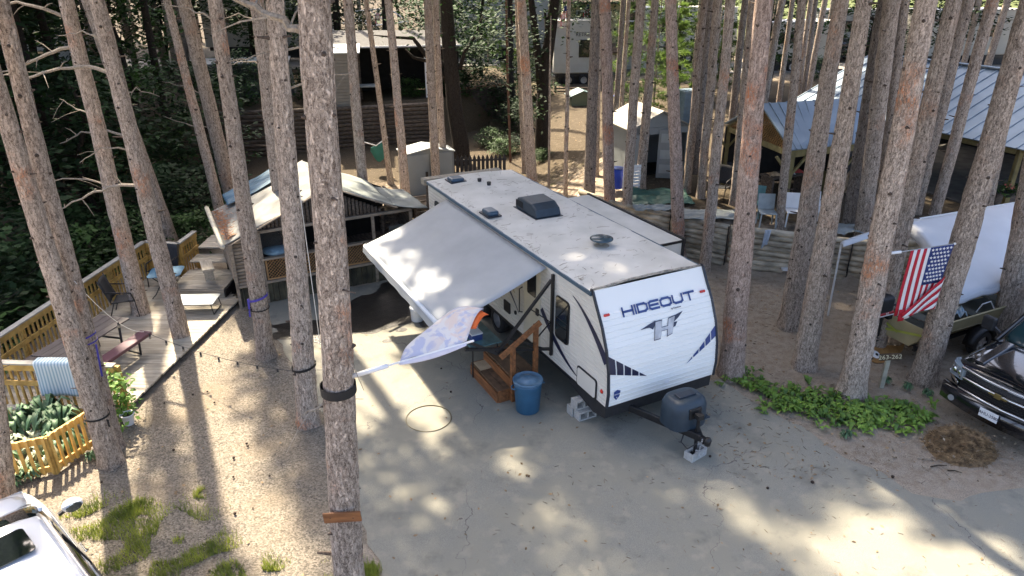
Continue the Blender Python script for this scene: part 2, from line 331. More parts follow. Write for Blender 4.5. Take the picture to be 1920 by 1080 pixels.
def asphalt_mat():
    m = bpy.data.materials.new('asphalt'); m.use_nodes = True; nt = m.node_tree; L = nt.links; b = nt.nodes['Principled BSDF']; b.inputs['Roughness'].default_value = .88; b.inputs['Specular IOR Level'].default_value = .3
    tc = _n(nt, 'ShaderNodeTexCoord')
    def nz(sc, d=5, ro=.5):
        n = _n(nt, 'ShaderNodeTexNoise'); n.inputs['Scale'].default_value = sc; n.inputs['Detail'].default_value = d; n.inputs['Roughness'].default_value = ro; L.new(tc.outputs['Object'], n.inputs['Vector']); return n
    def ramp(s, a, c, A, B):
        r = _n(nt, 'ShaderNodeMapRange'); r.inputs[1].default_value = a; r.inputs[2].default_value = c; L.new(s, r.inputs[0])
        n = _n(nt, 'ShaderNodeMix', data_type='RGBA'); L.new(r.outputs[0], n.inputs[0])
        for k, q in ((6, A), (7, B)):
            if isinstance(q, tuple): n.inputs[k].default_value = (*q, 1)
            else: L.new(q, n.inputs[k])
        return n.outputs[2]
    f = nz(130, 4, .75); c = ramp(f.outputs[0], .3, .72, (.105, .103, .086), (.36, .35, .295))
    c = ramp(nz(.9, 6, .6).outputs[0], .40, .62, c, (.235, .225, .182)); c = ramp(nz(2.7, 5, .6).outputs[0], .55, .78, c, (.31, .285, .225)); c = ramp(nz(1.3, 7, .65).outputs[0], .56, .70, c, (.158, .154, .132))
    # cracks
    wd_ = nz(2.0, 4); wv = _n(nt, 'ShaderNodeVectorMath', operation='MULTIPLY_ADD'); wv.inputs[1].default_value = (.9, .9, 0); L.new(wd_.outputs['Color'], wv.inputs[0]); L.new(tc.outputs['Object'], wv.inputs[2])
    vo = _n(nt, 'ShaderNodeTexVoronoi', feature='DISTANCE_TO_EDGE'); vo.inputs['Scale'].default_value = .23; L.new(wv.outputs[0], vo.inputs['Vector'])
    gate = nz(.8, 3); ga = _n(nt, 'ShaderNodeMath', operation='MULTIPLY_ADD'); ga.inputs[1].default_value = .0058; ga.inputs[2].default_value = -.0022; L.new(gate.outputs[0], ga.inputs[0])
    lt = _n(nt, 'ShaderNodeMath', operation='LESS_THAN'); L.new(vo.outputs[0], lt.inputs[0]); L.new(ga.outputs[0], lt.inputs[1])
    mm = _n(nt, 'ShaderNodeMix', data_type='RGBA'); L.new(lt.outputs[0], mm.inputs[0]); L.new(c, mm.inputs[6]); mm.inputs[7].default_value = (.12, .11, .10, 1); L.new(mm.outputs[2], b.inputs['Base Color'])
    bp = _n(nt, 'ShaderNodeBump'); bp.inputs['Strength'].default_value = .35; bp.inputs['Distance'].default_value = .01; L.new(f.outputs[0], bp.inputs['Height']); L.new(bp.outputs[0], b.inputs['Normal'])
    return m
ASPH = asphalt_mat()
struct(sheet('pavement', ragged(PAVE, .25, .16), .006, ASPH))
WETM = mat('wet_asphalt', (.018, .016, .014), .32, .5, 5, (.035, .032, .028), bump=.5, bscale=40)
wet = g2([(505, 612), (545, 604), (600, 598), (612, 585), (600, 575), (640, 572), (662, 566), (680, 556), (700, 545), (735, 523), (770, 530), (812, 560), (838, 600), (800, 618), (775, 603), (740, 615), (705, 622), (665, 630), (640, 643), (600, 646), (580, 640), (560, 640), (548, 628), (520, 622)])
tag(struct(sheet('wet_pavement', ragged(wet, .12, .16, 3), .010, WETM)), 'dark wet patch on the pavement by the cabin', 'wet patch')
for i, (u, v, r) in enumerate([(752, 618, .12), (728, 640, .09), (533, 629, .22), (785, 647, .06)]):
    p = G(u, v); struct(sheet('wet_spot', ragged([(p.x + r * math.cos(a) * 1.4, p.y + r * math.sin(a)) for a in [k * .5236 for k in range(12)]], .06, .05, i), .010 + .001 * i, WETM))
FARM = mat('far_road', (.20, .19, .17), .9, .15, 3)
def roadz():
    mb = MB(); 
    def fn(u, v): 
        x = -40 + 90 * u; y = 47.5 + .05 * x + 5 * v + 1.5 * math.sin(x * .1); return (x, y, hz(x, y) + .06)
    mb.grid(fn, 90, 3); return mb
struct(roadz().build('far_road', FARM))
# pine litter, cones and twigs lying about
CONE = MB().lathe([(.006, 0), (.022, .008), (.027, .022), (.02, .04), (.006, .052)], 8).mesh('pine_cone', mat('cone', (.035, .022, .014), .9, .4, 60), True)
for i, (u, v) in enumerate([(190, 905), (326, 844), (436, 861), (437, 897), (401, 757), (389, 735), (364, 741), (307, 757), (1332, 856), (1438, 918), (1521, 904), (1671, 896), (505, 893), (465, 833), (465, 839), (438, 966), (845, 735), (826, 692)]):
    o = put('pine_cone', CONE); p = G(u, v); o.location = (p.x, p.y, .018); o.scale = [R.uniform(.7, 1.1)] * 3; o.rotation_euler = (rad(80), 0, R.uniform(0, 6))
    tag(o, 'small dark pine cone lying on the open gravel or pavement', 'pine cone', 'pine cones on the ground')
# ---------------------------------------------------------------- trees
NEEDLE = mat('pine_needles', (.035, .07, .025), .8, .5, .6, (.07, .12, .035), trans=.25, rnd=.2)
NEEDLE2 = mat('young_pine_needles', (.05, .11, .025), .75, .5, 1.2, (.17, .26, .05), trans=.35, rnd=.15)
LEAF = mat('dark_leaves', (.012, .032, .012), .75, .6, .9, (.035, .08, .022), spec=.25, trans=.2, rnd=.25)
LEAF2 = mat('green_leaves', (.02, .06, .016), .65, .6, 1.5, (.07, .15, .03), spec=.3, trans=.25, rnd=.2)
def crown_mesh(seed, z0=10.5, z1=20.5, L=2.4):
    r = random.Random(seed); mb = MB(); z = z0
    while z < z1:
        f = (z - z0) / (z1 - z0); ln = L * (1 - .75 * f) * (.6 + .4 * min(1, f * 5))
        a0 = r.uniform(0, 6.28)
        for k in range(5):
            a = a0 + k * 1.2566 + r.uniform(-.3, .3); l = ln * r.uniform(.6, 1.15); d = Vector((math.cos(a), math.sin(a), .25))
            e = d * l; mb.tube([(0, 0, z), (e.x, e.y, z + e.z)], [.035, .012], 4, False)
            for q in range(5):
                t = .35 + .65 * q / 4; c = d * (l * t) + Vector((0, 0, z))
                leafcards(mb, c, 5, .55, (.16, .16, .10), r, .4, .38)
        z += r.uniform(.5, .8)
    return mb.mesh('crown', NEEDLE)
CROWNS = [crown_mesh(s) for s in (1, 2, 3, 4)]
def pine(base, p1, p2, r1, r2, bark, label, crown=1., H=20.5, dead=(), seed=0, group='pine trunks around the campsite'):
    rnd = random.Random(seed * 31 + 5); t = thing('pine_tree', label, 'tree', base)
    p1 = Vector(p1); p2 = Vector(p2); dirv = (p2 - p1) / (p2.z - p1.z); base = Vector(base)
    k = (r2 - r1) / (p2.z - p1.z); k = max(-.016, min(-.002, k)); zs = []; z = -.12
    while z < H: zs.append(z); z += .12 if z < 8.5 else 1.2
    mb = MB(); n = 20; sd = seed * 7.3
    cen = lambda z: Vector((dirv.x * z, dirv.y * z, z)) + Vector((noise.noise((z * .35, sd, 0)), noise.noise((z * .35, sd, 9)), 0)) * .035 * min(1, z / 2 + .1)
    rz = lambda z: max(.035, (r1 + k * (z - (p1.z - base.z))) * (1 + .16 * math.exp(-max(0, z) / .2)))
    vs = []
    for z in zs:
        c = cen(z)
        for q in range(n):
            a = 6.2832 * q / n; rr = rz(z) * (1 + .06 * noise.noise((math.cos(a) * 1.6 + sd, math.sin(a) * 1.6, z * 1.4)) + .07 * noise.noise((math.cos(a) * 6 + sd, math.sin(a) * 6, z * 5)))
            if z < .4: rr *= 1 + .10 * math.sin(a * 4 + sd) * (1 - z / .4)
            vs.append((c.x + rr * math.cos(a), c.y + rr * math.sin(a), z))
    mb.add(vs, [(i * n + q, i * n + (q + 1) % n, (i + 1) * n + (q + 1) % n, (i + 1) * n + q) for i in range(len(zs) - 1) for q in range(n)])
    mb.build('trunk', bark, t, True)
    ks = MB(); z = rnd.uniform(.7, 1.4)
    while z < 8.2:
        a0 = rnd.uniform(0, 6.28)
        for q in range(rnd.choice((1, 2, 2, 3))):
            a = a0 + q * 2.1 + rnd.uniform(-.4, .4); zz = z + rnd.uniform(-.08, .08); c = cen(zz); d = Vector((math.cos(a), math.sin(a), .12)); rr = rz(zz)
            w = rnd.uniform(.010, .026); l = rnd.uniform(.02, .05) if rnd.random() < .72 else rnd.uniform(.06, .2)
            ks.tube([c + d * rr * .92, c + d * (rr + .012), c + d * (rr + l)], [w * 1.7, w, w * .55], 6)
        z += rnd.uniform(.32, .75)
    ks.build('branch_stubs', KNOT, t, kind='stuff')
    for (u, v, pts) in dead:    # long dead limbs: start pixel height v on this trunk, then offsets
        c = cen(AY(u, v, base.y).z - base.z); rnd2 = random.Random(int(u * 3 + v)); q = [c]; 
        for (dx, dy, dz) in pts: q.append(q[-1] + Vector((dx, dy, dz)))
        fine = []
        for A, B in zip(q, q[1:]):
            for s in range(4): fine.append(A.lerp(B, s / 4) + Vector((rnd2.gauss(0, .012), rnd2.gauss(0, .012), rnd2.gauss(0, .015))))
        fine.append(q[-1]); m = len(fine); r0 = .045 if len(pts) > 2 else .022
        db = MB().tube(fine, [r0 * (1 - .8 * i / m) for i in range(m)], 6)
        for s in range(3, m - 1, 2):
            e = fine[s] + Vector((rnd2.gauss(0, .25), rnd2.gauss(0, .2), rnd2.gauss(0, .18))); db.tube([fine[s], (fine[s] + e) / 2 + Vector((0, 0, .03)), e], [r0 * .3, r0 * .22, .003], 4)
        db.build('dead_branch', DEAD, t)
    if crown:
        c = put('crown', CROWNS[seed % 4], t); c.location = (dirv.x * 10, dirv.y * 10, rnd.uniform(-.5, 1.0)); c.rotation_euler = (0, 0, rnd.uniform(0, 6.28)); c.scale = (crown, crown, 1)
    return t
# photo measurements: base u,v, upper u,v, distance or None, widths in pixels, bark, crown width (unseen, sized for sun and shade below), label
TREES = [
 (209, 868, 36, 300, None, 39, 33, 'a', 1.3, 'thick pine at the picket fence corner with a black strap round it'),
 (214, 838, 44, 180, None, 33, 30, 'a', 1.3, 'pine pressed against the back of the strapped pine at the fence'),
 (267, 596, 124, 0, None, 31, 26, 'a', .5, 'pine growing through the deck beside the black patio chair'),
 (342, 638, 181, 0, None, 31, 28, 'a', .5, 'pine growing through the deck near its right edge'),
 (314, 428, 163, 0, 19.5, 24, 22, 'b', .3, 'dim pine half hidden behind the right deck pine'),
 (424, 445, 312, 0, None, 20, 14, 'a', .45, 'slender leaning pine at the left eave of the log cabin'),
 (432, 360, 345, 0, 22.5, 25, 25, 'b', .3, 'shaded pine just left of the cabin roof'),
 (500, 668, 402, 0, None, 32, 26, 'a', .7, 'pine at the gravel edge with a purple strap round it'),
 (527, 387, 480, 0, 18.2, 24, 30, 'a', .9, 'pine rising through the tarp roof of the cabin'),
 (578, 792, 517, 0, None, 41, 34, 'a', .6, 'pine with a black cord tied round it beside the big front pine'),
 (655, 1080, 592, 0, 6.5, 57, 61, 'a', 1.4, 'largest nearest pine carrying the pastel flag and a wooden board'),
 (690, 458, 651, 0, None, 20, 18, 'a', .95, 'slim pine in front of the cabin by the awning corner'),
 (733, 345, 686, 0, None, 11, 9, 'b', 1.2, 'thin leaning pine holding the green hammock'),
 (763, 385, 729, 0, None, 17, 14, 'a', 1., 'pine standing in front of the grey storage cabinet doors'),
 (818, 345, 802, 0, 25.5, 16, 16, 'b', 1.4, 'left one of the twin pines at the rear of the trailer'),
 (833, 335, 817, 0, 26.4, 13, 12, 'a', 1.3, 'right one of the twin pines at the rear of the trailer'),
 (998, 350, 977, 0, 27, 20, 17, 'a', 1.5, 'pale pine behind the rear right roof corner of the trailer'),
 (985, 330, 970, 0, 29, 13, 10, 'b', .9, 'thin pine tucked behind the pale pine at the roof corner'),
 (1060, 372, 1067, 0, None, 8, 9, 'b', .6, 'very thin bent pine on the needle covered path'),
 (1104, 366, 1119, 0, 22.8, 22, 17, 'c', 1.5, 'dark plated pine at the far end of the log wall'),
 (1118, 360, 1126, 0, 25, 8, 8, 'b', .6, 'thin stem just right of the dark plated pine'),
 (1146, 440, 1134, 0, 21.4, 21, 21, 'p', 1.55, 'straight pink barked pine behind the trailer slide-out'),
 (1155, 190, 1168, 0, 30, 10, 10, 'c', 1.4, 'distant dark pine left of the tan shed roof'),
 (1166, 185, 1179, 0, 31.5, 8, 8, 'b', 1.3, 'distant pine overlapping the dark one left of the tan shed'),
 (1174, 402, 1201, 0, 20.9, 18, 17, 'a', 1.5, 'grey pine before the white slatted box'),
 (1199, 378, 1228, 0, 22.6, 19, 14, 'b', 1., 'pine with a dark foot standing before the open shed door'),
 (1274, 484, 1257, 0, None, 24, 21, 'p', 1.5, 'pinkish pine at the foot of the log wall behind the trailer front'),
 (1284, 394, 1321, 0, 22.2, 14, 14, 'a', 1., 'narrow pine on the terrace behind the pink log wall pine'),
 (1298, 362, 1333, 0, 24.5, 15, 15, 'c', 1., 'dark pine at the back of the terrace by the green tarp'),
 (1311, 404, 1346, 0, 21.6, 16, 18, 'b', 1., 'pine on the terrace edge between green tarp and bottles'),
 (1321, 505, 1372, 0, None, 21, 17, 'a', 1.4, 'pine at the foot of the log wall left of the hanging cloth'),
 (1347, 230, 1363, 0, 33, 7, 6, 'c', .8, 'thin dark distant stem above the log wall'),
 (1370, 245, 1398, 0, 28, 14, 13, 'c', 1.2, 'distant shaded pine left of the pavilion gable'),
 (1374, 414, 1411, 0, 20.9, 18, 14, 'b', 1., 'pine on the terrace just left of the pink front pine'),
 (1370, 703, 1433, 0, None, 46, 31, 'p', 1.6, 'big reddish pine right beside the front corner of the trailer'),
 (1430, 205, 1467, 0, 27, 14, 13, 'b', 1.25, 'distant pine above the pavilion gable peak'),
 (1461, 190, 1486, 0, 29, 10, 9, 'b', 1.2, 'thin distant pine between two pines above the pavilion'),
 (1461, 425, 1504, 0, None, 16, 16, 'b', 1., 'pine right beside the left pavilion post'),
 (1498, 170, 1520, 0, 31, 10, 9, 'b', 1.2, 'distant pine with a sunlit left edge above the pavilion'),
 (1507, 165, 1530, 0, 33, 10, 9, 'c', 1.2, 'distant dark pine right of the sunlit edged one'),
 (1520, 145, 1547, 0, 35, 11, 10, 'b', 1.2, 'farthest thin pine beside the bright green bush'),
 (1480, 612, 1578, 0, None, 40, 27, 'b', 1., 'left of the two pines leaning right beyond the front trailer corner'),
 (1508, 687, 1621, 0, None, 42, 28, 'b', 1., 'middle pine nearest the green plant bed edge'),
 (1590, 420, 1650, 40, None, 22, 20, 'c', 1., 'dark pine on the terrace before the firewood'),
 (1617, 434, 1673, 0, None, 28, 33, 'b', 1., 'broad grey pine on the terrace in front of the metal roof'),
 (1634, 110, 1655, 0, 33, 9, 9, 'b', 1.3, 'thin sunlit pine behind the pavilion ridge'),
 (1646, 425, 1697, 0, None, 19, 18, 'b', 1., 'pine hidden behind the sign pine on the terrace'),
 (1595, 742, 1740, 0, None, 47, 38, 'a', 1., 'large pine standing in the green plant bed holding the flag pole'),
 (1637, 655, 1790, 0, None, 40, 27, 'b', 1., 'pine right behind the numbered site sign'),
 (1715, 400, 1816, 0, None, 22, 22, 'b', 1., 'pine on the terrace above the left end of the white canopy'),
 (1752, 402, 1862, 0, None, 20, 22, 'a', 1., 'slim leaning pine before the dark pavilion opening'),
 (1808, 118, 1836, 0, 44, 10, 10, 'b', .8, 'thin distant pine at the right end of the roof ridge'),
 (1850, 130, 1890, 0, 42, 13, 12, 'b', .8, 'distant sunlit pine behind the right end of the roof'),
 (1730, 714, 1935, 0, None, 45, 38, 'b', 1., 'big leaning pine just right of the american flag'),
 (1852, 385, 1905, 120, 19.6, 18, 24, 'b', 1., 'pine behind the flag pine above the white canopy'),
 (1880, 648, 1960, 200, None, 44, 40, 'b', 1., 'pine between the tan boat and the black truck'),
 (604, 372, 576, 0, 25., 17, 14, 'b', .95, 'added slim pine hidden behind the nearest big pine to shade the awning'),  # unseen pine added so that its crown shades the awning
 (10, 1000, -70, 300, 8.9, 50, 45, 'a', 1.3, 'pine at the left picture edge behind the picket fence'),
]
for _x, _y, _l in ((-15.6, 23.6, 'added dark trunked shade pine in the ravine woods nearest the deck'), (-17, 27.2, 'added dark trunked shade pine deeper in the ravine woods'), (-17.8, 16.8, 'added dark shade pine at the left picture edge in the ravine'), (-20, 20, 'added dark shade pine left of the ravine woods middle'), (-19, 23, 'added dark shade pine in the middle of the ravine woods'), (-23, 25, 'added dark shade pine far left in the ravine woods'), (-14.8, 30.5, 'added dark shade pine before the grey green camper'), (-21.5, 31, 'added dark shade pine far behind the ravine woods')):
    _b = Vector((_x, _y, hz(_x, _y))); pine(_b, _b + Vector((0, 0, 1)), _b + Vector((.1, 0, 9)), .17, .13, DBARK, _l, 1.35, seed=int(-_x * 3))  # pines added to shade the deck and darken woods and car reflections
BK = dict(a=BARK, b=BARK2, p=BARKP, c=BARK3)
DB = {
 2: [(160, 35, [(-.6, -.1, .25), (-.7, 0, .12), (-.6, .1, -.1)]), (185, 80, [(-.7, 0, -.25), (-.6, -.1, -.25), (-.5, 0, -.1)]), (245, 345, [(-.9, -.2, .2), (-.6, 0, -.2)]), (215, 215, [(-.5, .2, .1), (-.3, 0, .2)])],
 3: [(205, 75, [(-.5, .1, .15), (-.6, .2, -.1)]), (240, 140, [(-.6, .2, .15), (-.8, 0, -.1), (-.6, 0, -.15), (-.4, 0, .05)]), (280, 345, [(-.7, .2, -.1), (-.6, 0, -.2), (-.8, 0, -.35)]), (260, 280, [(-.5, -.3, .1), (-.5, 0, -.3)])],
 4: [(250, 260, [(-.8, .1, .2), (-.8, .2, -.1), (-.7, 0, -.3)]), (230, 180, [(.5, -.1, .2), (.6, 0, -.2)])],
 6: [(385, 180, [(-.6, 0, .3), (-.8, .2, .1)]), (400, 240, [(-.7, -.1, .1), (-.8, 0, .3)]), (360, 60, [(.5, 0, .1), (.5, .1, -.15)])],
 7: [(420, 120, [(.4, .1, .1), (.4, .2, .1)]), (410, 40, [(-.5, .1, .2), (-.5, 0, .1)])],
 8: [(490, 40, [(-.5, .1, .15), (-.4, 0, -.1)]), (500, 120, [(-.5, 0, .05), (-.5, .1, -.1)])],
 9: [(560, 170, [(.5, .2, .15), (.6, 0, .1)]), (548, 95, [(.5, .2, .1), (.4, 0, -.1)])],
 10: [(596, 75, [(-.30, .05, .16), (-.30, .05, .14), (-.28, 0, .10), (-.3, 0, .12)]), (618, 752, [(-.18, -.1, .03), (-.14, -.05, -.12)]), (640, 660, [(.16, -.12, .0)])],
 20: [(1070, 230, [(.4, 0, .3), (.5, 0, .5)])],
}
PX = {}
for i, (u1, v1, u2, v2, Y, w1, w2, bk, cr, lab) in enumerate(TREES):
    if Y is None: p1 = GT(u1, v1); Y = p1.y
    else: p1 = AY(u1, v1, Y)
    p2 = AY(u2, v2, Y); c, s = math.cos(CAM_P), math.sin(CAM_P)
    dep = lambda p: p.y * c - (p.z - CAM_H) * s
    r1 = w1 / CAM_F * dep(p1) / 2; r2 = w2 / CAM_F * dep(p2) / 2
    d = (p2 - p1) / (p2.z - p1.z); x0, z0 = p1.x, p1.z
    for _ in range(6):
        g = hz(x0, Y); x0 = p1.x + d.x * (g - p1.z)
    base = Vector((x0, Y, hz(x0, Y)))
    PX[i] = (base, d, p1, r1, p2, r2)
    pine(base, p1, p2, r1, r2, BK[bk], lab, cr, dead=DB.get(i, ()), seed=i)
def on_tree(i, u, v):
    base, d, p1, r1, p2, r2 = PX[i]; z = AY(u, v, base.y).z; f = (z - p1.z) / (p2.z - p1.z)
    return Vector((p1.x + d.x * (z - p1.z), base.y, z)), r1 + (r2 - r1) * f
# broadleaf trees and shrubs
def bush_mesh(seed, n, h, w, size, m, nm='foliage'):
    r = random.Random(seed); mb = MB()
    for _ in range(n):
        a = r.uniform(0, 6.28); f = r.random(); rad_ = w * math.sqrt(r.random()) * math.sin(math.pi * (.15 + .8 * f)) ** .6
        leafcards(mb, (rad_ * math.cos(a), rad_ * math.sin(a), h * f), 14, size, (.22, .22, .09), r, .55, .62)
    return mb.mesh(nm, m)
BUSH = [bush_mesh(11, 120, 1.8, 1.3, .17, LEAF), bush_mesh(12, 140, 2.4, 1.5, .18, LEAF), bush_mesh(13, 110, 1.5, 1.3, .16, LEAF2)]
TCR = [bush_mesh(21, 260, 5.2, 2.5, .22, LEAF), bush_mesh(22, 240, 4.6, 2.2, .22, LEAF), bush_mesh(23, 220, 4.2, 2.1, .2, LEAF2)]
def stem_mesh(seed, h, r0, n=3):
    r = random.Random(seed); mb = MB(); pts = [(r.gauss(0, .06) * k, r.gauss(0, .06) * k, h * k / 6) for k in range(7)]
    mb.tube(pts, [r0 * (1 - .7 * k / 6) for k in range(7)], 8)
    for k in range(n * 4):
        i = r.randint(2, 6); a = r.uniform(0, 6.28); l = r.uniform(.6, 1.6); p = Vector(pts[i])
        mb.tube([p, p + Vector((math.cos(a) * l * .5, math.sin(a) * l * .5, l * .2)), p + Vector((math.cos(a) * l, math.sin(a) * l, l * .5))], [r0 * .3, r0 * .2, .006], 5)
    return mb.mesh('trunk', DBARK, True)
STEM = [stem_mesh(31, 6, .13), stem_mesh(32, 5.5, .11)]
BSTEM = stem_mesh(33, 1.6, .03, 2)
def shrub(x, y, k, s, label, group='undergrowth in the ravine', cat='shrub', sz=1.):
    t = thing('shrub', label, cat, (x, y, hz(x, y) - .05), R.uniform(0, 6.28), group)
    o = put('foliage', BUSH[k], t); o.scale = (s, s, s * sz); o2 = put('stem', BSTEM, t); o2.scale = (s, s, s * sz); return t
def leaftree(x, y, k, s, label, z=None, group='broadleaf trees behind the camp'):
    t = thing('broadleaf_tree', label, 'tree', (x, y, (hz(x, y) if z is None else z) - .05), R.uniform(0, 6.28), group)
    o = put('trunk', STEM[k % 2], t); o.scale = (s,) * 3; o = put('crown', TCR[k], t); o.location.z = 1.6 * s; o.scale = (s,) * 3; return t
LT = 'dense dark broadleaf tree filling the ravine left of the deck'
for (x, y, k, s) in [(-15.2, 17.5, 0, 1.4), (-19, 19.5, 1, 1.7), (-13.6, 22.5, 0, 1.1), (-17.5, 24.5, 1, 1.7), (-22.5, 24, 0, 1.8), (-14.2, 27, 2, 1.2), (-20, 29, 0, 1.8), (-26, 30, 1, 1.9), (-11.6, 26.3, 1, .95), (-16.5, 31.5, 2, 1.15), (-23, 34.5, 0, 1.4), (-29, 38, 2, 1.5), (-17.5, 13.6, 0, 1.1)]: leaftree(x, y, k, s, LT, group='ravine trees')
for (x, y, k, s, lab) in [(-12.2, 13.2, 2, 1.35, 'leafy shrub outside the railing level with the picnic table'), (-12.4, 15.5, 1, 1.25, 'dark shrub outside the railing behind the left patio chair'), (-12.0, 17.7, 2, 1.2, 'green shrub beyond the railing behind the blue patio table'), (-11.2, 19.6, 2, 1.0, 'green shrub beyond the far corner of the deck railing'), (-10.9, 21.6, 1, 1.0, 'dark shrub just left of the cabin gutter pole'), (-13.5, 19.6, 1, 1.3, 'dark shrub deeper in the ravine behind the deck corner'), (-14.3, 14.8, 1, 1.5, 'large dark shrub down the slope behind the left patio chair'), (-12.8, 11.6, 0, 1.2, 'dark shrub outside the railing at the left picture edge'), (-15.5, 12.0, 1, 1.4, 'large dark shrub lowest on the slope at the left edge'), (-10.5, 23.6, 0, 1.1, 'dark shrub behind the cabin at its left back corner'), (-12.2, 24.4, 2, 1.1, 'green shrub in the woods behind the slender leaning pine'), (-9.8, 20.2, 2, .75, 'small green shrub beside the landing steps')]: shrub(x, y, k, s, lab)
for (x, y, k, s, lab) in [(-9.6, 35.0, 0, .9, 'dark shrub on top of the log wall left of the grey hut'), (-5.0, 35.6, 2, .6, 'small green shrub before the dark open shed'), (-3.0, 36.2, 0, .9, 'dark shrub at the right end of the dark open shed'), (-12.5, 33.6, 1, 1.0, 'dark shrub on the wall top below the grey green camper'), (-1.0, 33.2, 2, .55, 'green weeds on the mossy slope beside the oak'), (.3, 35.5, 1, .7, 'shrub before the dark plank fence')]: shrub(x, y, k, s, lab, 'shrubs behind the camp')
for (u, v, k, s, lab) in [(880, 175, 1, 1.05, 'dark leafy shrub beside the wooden fence behind the trailer'), (930, 172, 0, 1.0, 'low shrub overhanging the dark fence panel'), (990, 190, 1, 1.0, 'shrub between the pale pine and the forked dark tree'), (1018, 300, 2, .35, 'small bright plant at the foot of the forked dark tree'), (940, 290, 2, .5, 'leafy weeds on the mossy slope behind the trailer'), (960, 285, 0, .45, 'small weeds beside the thin brown stem'), (690, 75, 0, 1.2, 'bush under the white carport frame'), (1185, 215, 2, .7, 'bright bush behind the tan shed roof'), (1530, 148, 2, .9, 'bright green bush above the pavilion roof')]:
    p = GT(u, v); shrub(p.x, p.y, k, s, lab, 'shrubs behind the camp')
for (x, y, k, s, lab) in [(-14, 52, 0, 1.2, 'leafy tree behind the dark shed'), (-5.5, 47, 1, 1.0, 'leafy tree before the far lawn'), (-1.8, 43, 0, 1.1, 'leafy tree in front of the grey camper'), (-24, 55, 2, 1.6, 'tall leafy tree far left'), (-33, 52, 0, 1.7, 'leafy tree at far upper left'), (1, 58, 0, 1.4, 'leafy tree beyond the far road'), (-10, 68, 1, 1.7, 'leafy tree at the end of the lawn'), (24, 70, 2, 1.6, 'leafy tree far behind the pavilion'), (40, 66, 0, 1.8, 'leafy tree at far upper right')]: leaftree(x, y, k, s, lab)
for (x, y, k, s, lab) in [(-12.5, 40, 0, 1.25, 'dark leafy tree behind the grey green camper'), (-19, 41, 1, 1.4, 'dark leafy tree left of the grey green camper'), (-3.5, 40.5, 1, .9, 'dark leafy tree right of the black shed'), (4.8, 47, 1, 1.0, 'dark leafy tree behind the RETREAT camper'), (9.5, 42, 0, 1.05, 'dark leafy tree behind the blue bin'), (14, 40, 1, 1.1, 'dark leafy tree behind the pavilion gable'), (20, 42, 0, 1.3, 'dark leafy tree behind the pavilion ridge'), (27, 46, 1, 1.4, 'dark leafy tree behind the right pavilion roof'), (-30, 46, 1, 1.7, 'dark leafy tree in the upper left woods'), (-24, 42, 0, 1.5, 'dark leafy tree deep in the left woods'), (8, 64, 1, 1.6, 'leafy tree behind the yellow cabin'), (16, 66, 0, 1.6, 'leafy tree behind the far white camper'), (-15.5, 44.5, 0, 1.5, 'dense dark tree hiding the far white camper'), (-21, 47, 1, 1.7, 'dense dark tree left of the far white camper'), (-27, 44, 0, 1.7, 'dense dark tree at the upper left corner of the woods'), (-34, 42, 1, 1.8, 'dense dark tree beyond the upper left corner'), (-11, 45.5, 1, 1.2, 'dense dark tree right of the far white camper'), (-24, 37.5, 0, 1.6, 'dense dark tree behind the ravine woods'), (-8.6, 41.5, 1, .8, 'dark tree just behind the black shed roof')]: leaftree(x, y, k, s, lab)
fr_r = random.Random(77)
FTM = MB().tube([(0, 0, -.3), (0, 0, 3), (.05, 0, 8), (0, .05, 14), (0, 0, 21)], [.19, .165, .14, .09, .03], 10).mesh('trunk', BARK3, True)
for k in range(86):  # upper-left and top-middle pines mostly added so crowns shade the far ground
    x, y = (fr_r.uniform(7, 44), fr_r.uniform(33, 64)) if k < 34 else (fr_r.uniform(-44, -13), fr_r.uniform(36, 72)) if k < 74 else (fr_r.uniform(-7, 6), fr_r.uniform(56, 78))
    if any(abs(x / y - a) < .012 for a in (.105,)) or (k < 34 and y < 36 and x < 12): continue
    t = thing('pine_tree', 'thin distant pine trunk in the far stand behind the pavilion' if k < 34 else ('thin distant pine trunk in the far woods at upper left, mostly added for shade' if k < 74 else 'thin far pine trunk added for shade beyond the road at the top middle'), 'tree', (x, y, hz(x, y)), fr_r.uniform(0, 6), 'far pine stand behind the pavilion' if k < 34 else 'far pine stand at upper left' if k < 74 else 'far pines beyond the road')
    o = put('trunk', FTM, t); o.scale = (fr_r.uniform(.7, 1.15),) * 2 + (1,); c = put('crown', CROWNS[k % 4], t); c.scale = (1.35, 1.35, 1); t.rotation_euler = (fr_r.gauss(0, .02), fr_r.gauss(0, .02), fr_r.uniform(0, 6))
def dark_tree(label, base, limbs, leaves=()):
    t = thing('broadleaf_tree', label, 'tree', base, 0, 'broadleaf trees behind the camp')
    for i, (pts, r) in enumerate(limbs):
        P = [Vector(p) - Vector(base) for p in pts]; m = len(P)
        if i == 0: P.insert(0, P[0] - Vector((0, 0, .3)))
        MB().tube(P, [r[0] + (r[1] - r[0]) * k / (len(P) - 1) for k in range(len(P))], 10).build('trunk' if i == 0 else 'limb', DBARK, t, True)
    if leaves:
        mb = MB(); r = random.Random(3)
        for p in leaves: leafcards(mb, Vector(p) - Vector(base), 60, .2, (.45, .35, .3), r, .5, .6)
        mb.build('crown', LEAF, t)
b = GT(866, 306); q = lambda u, v, dy=0: AY(u, v, b.y + dy)
